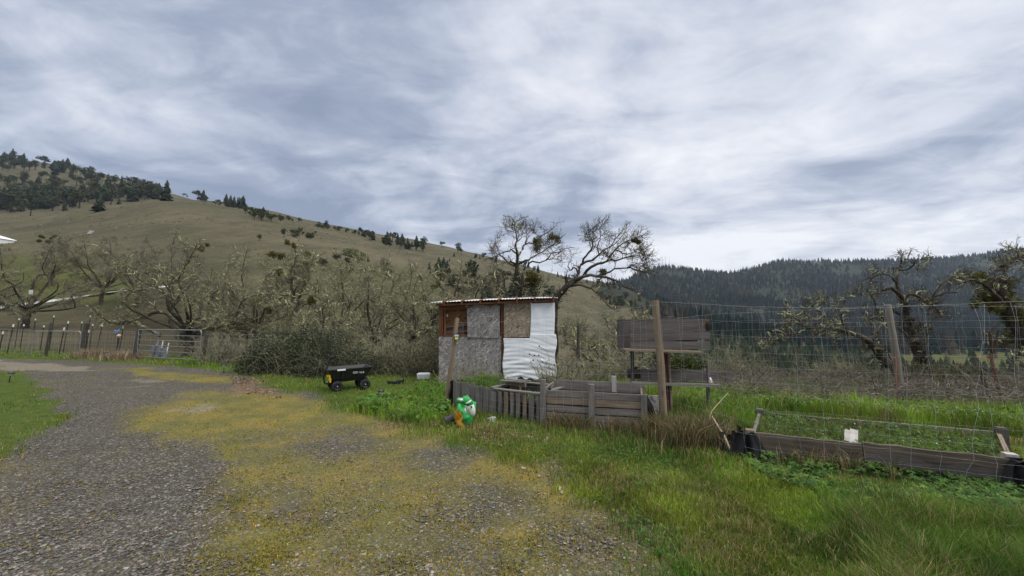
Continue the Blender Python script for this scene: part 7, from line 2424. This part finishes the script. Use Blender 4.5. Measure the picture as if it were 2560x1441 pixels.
# rose hips on the canes
for px, py in ((1348, 866), (1324, 886), (1336, 889), (1347, 889), (1333, 901), (1356, 906), (1386, 912)):
    c = P(px, py, 9.2)
    mb = MB(); mb.lathe(c - Vector((0, 0, .02)), up, [(.001, 0), (.016, .012), (.018, .024), (.008, .04), (.001, .042)], 8); o = mb.build('rose_hip', M['stalk'])
    tag(o, 'dark shrivelled rose hip on a bare cane before the white tarp', 'rose hip', 'rose hips before the tarp')
    mb = MB(); mb.tube(resample([np.array(c), np.array(P(px + 22, py + 18, 9.0)), np.array(P(px * .45 + 1400 * .55, 945, 8.9)), np.array(G(1395, 8.8))], 9), .004, 4); mb.build('cane', M['twig'], o)

# ---- brush heap along the drop
r = np.random.default_rng(61); n = 9500
px = r.uniform(1500, 3100, n); Yb = 7.7 + 4.6 * r.random(n) ** 1.3 + np.clip((px - 1900) / 800, 0, 1) * -.9
Yb = Yb + np.clip((1850 - px) / 200, 0, 1) * 2.0
x = (px - 1280) / FOC * Yb
hump = .08 + .34 * np.clip(fbm(x * .8, Yb * .8, 33, 3) * 1.8 - .35, 0, 1)
z = gz(x, Yb) + hump * r.random(n)
br_ = np.empty((n, 6, 3)); br_[:, 0] = np.stack([x, Yb, z], 1)
d = unit(np.stack([r.normal(size=n), r.normal(size=n) * .7, r.normal(size=n) * .35 + .1], 1)); L = .18 + .55 * r.random(n) ** 2
for q in range(1, 6):
    d = unit(d + r.normal(size=(n, 3)) * .28); br_[:, q] = br_[:, q - 1] + d * (L / 5)[:, None]
v, f = tubes(br_, (.003 + .009 * r.random((n, 1)) ** 3) * np.linspace(1, .5, 6)[None], 3)
M['brush'] = bark_mat('dead_brush', (.085, .07, .058), (.235, .20, .168), (.28, .265, .18), .15)
tag(link('brush', np_mesh('brush', v, f, None, True), M['brush']), 'grey tangle of cut brush heaped along the edge of the drop', 'brush', None, 'stuff')

# pale boards of a hive stand far up the meadow
p = hit(226, 586, 60, 400); k = p.y / FOC
hs = empty('hive_stand', p, 'tiny stack of white boards far up the meadow over the road oaks', 'stand')
for i in range(3):
    mb = MB(); mb.box(p + Vector(((i - 1) * 2 * k, 0, (1.5 + 3 * i) * k)), (1, 0, 0), (0, 1, 0), (0, 0, 1), 8 * k, 1.0, 1.1 * k); mb.build('board', M['white_paint'], hs)
# ------------------------------------------------------------------ air
m = bpy.data.materials.new('air'); m.use_nodes = True
nt = m.node_tree; nt.nodes.clear()
out = nt.nodes.new('ShaderNodeOutputMaterial'); pv = nt.nodes.new('ShaderNodeVolumePrincipled')
pv.inputs['Color'].default_value = (.72, .84, 1.0, 1); pv.inputs['Density'].default_value = HAZE; pv.inputs['Anisotropy'].default_value = 0.2
nt.links.new(pv.outputs[0], out.inputs['Volume'])
mb = MB(); mb.box((600, 1380, 130), (1, 0, 0), (0, 1, 0), (0, 0, 1), 15600, 2920, 640)
hz = mb.build('haze', m); tag(hz, kind='stuff')
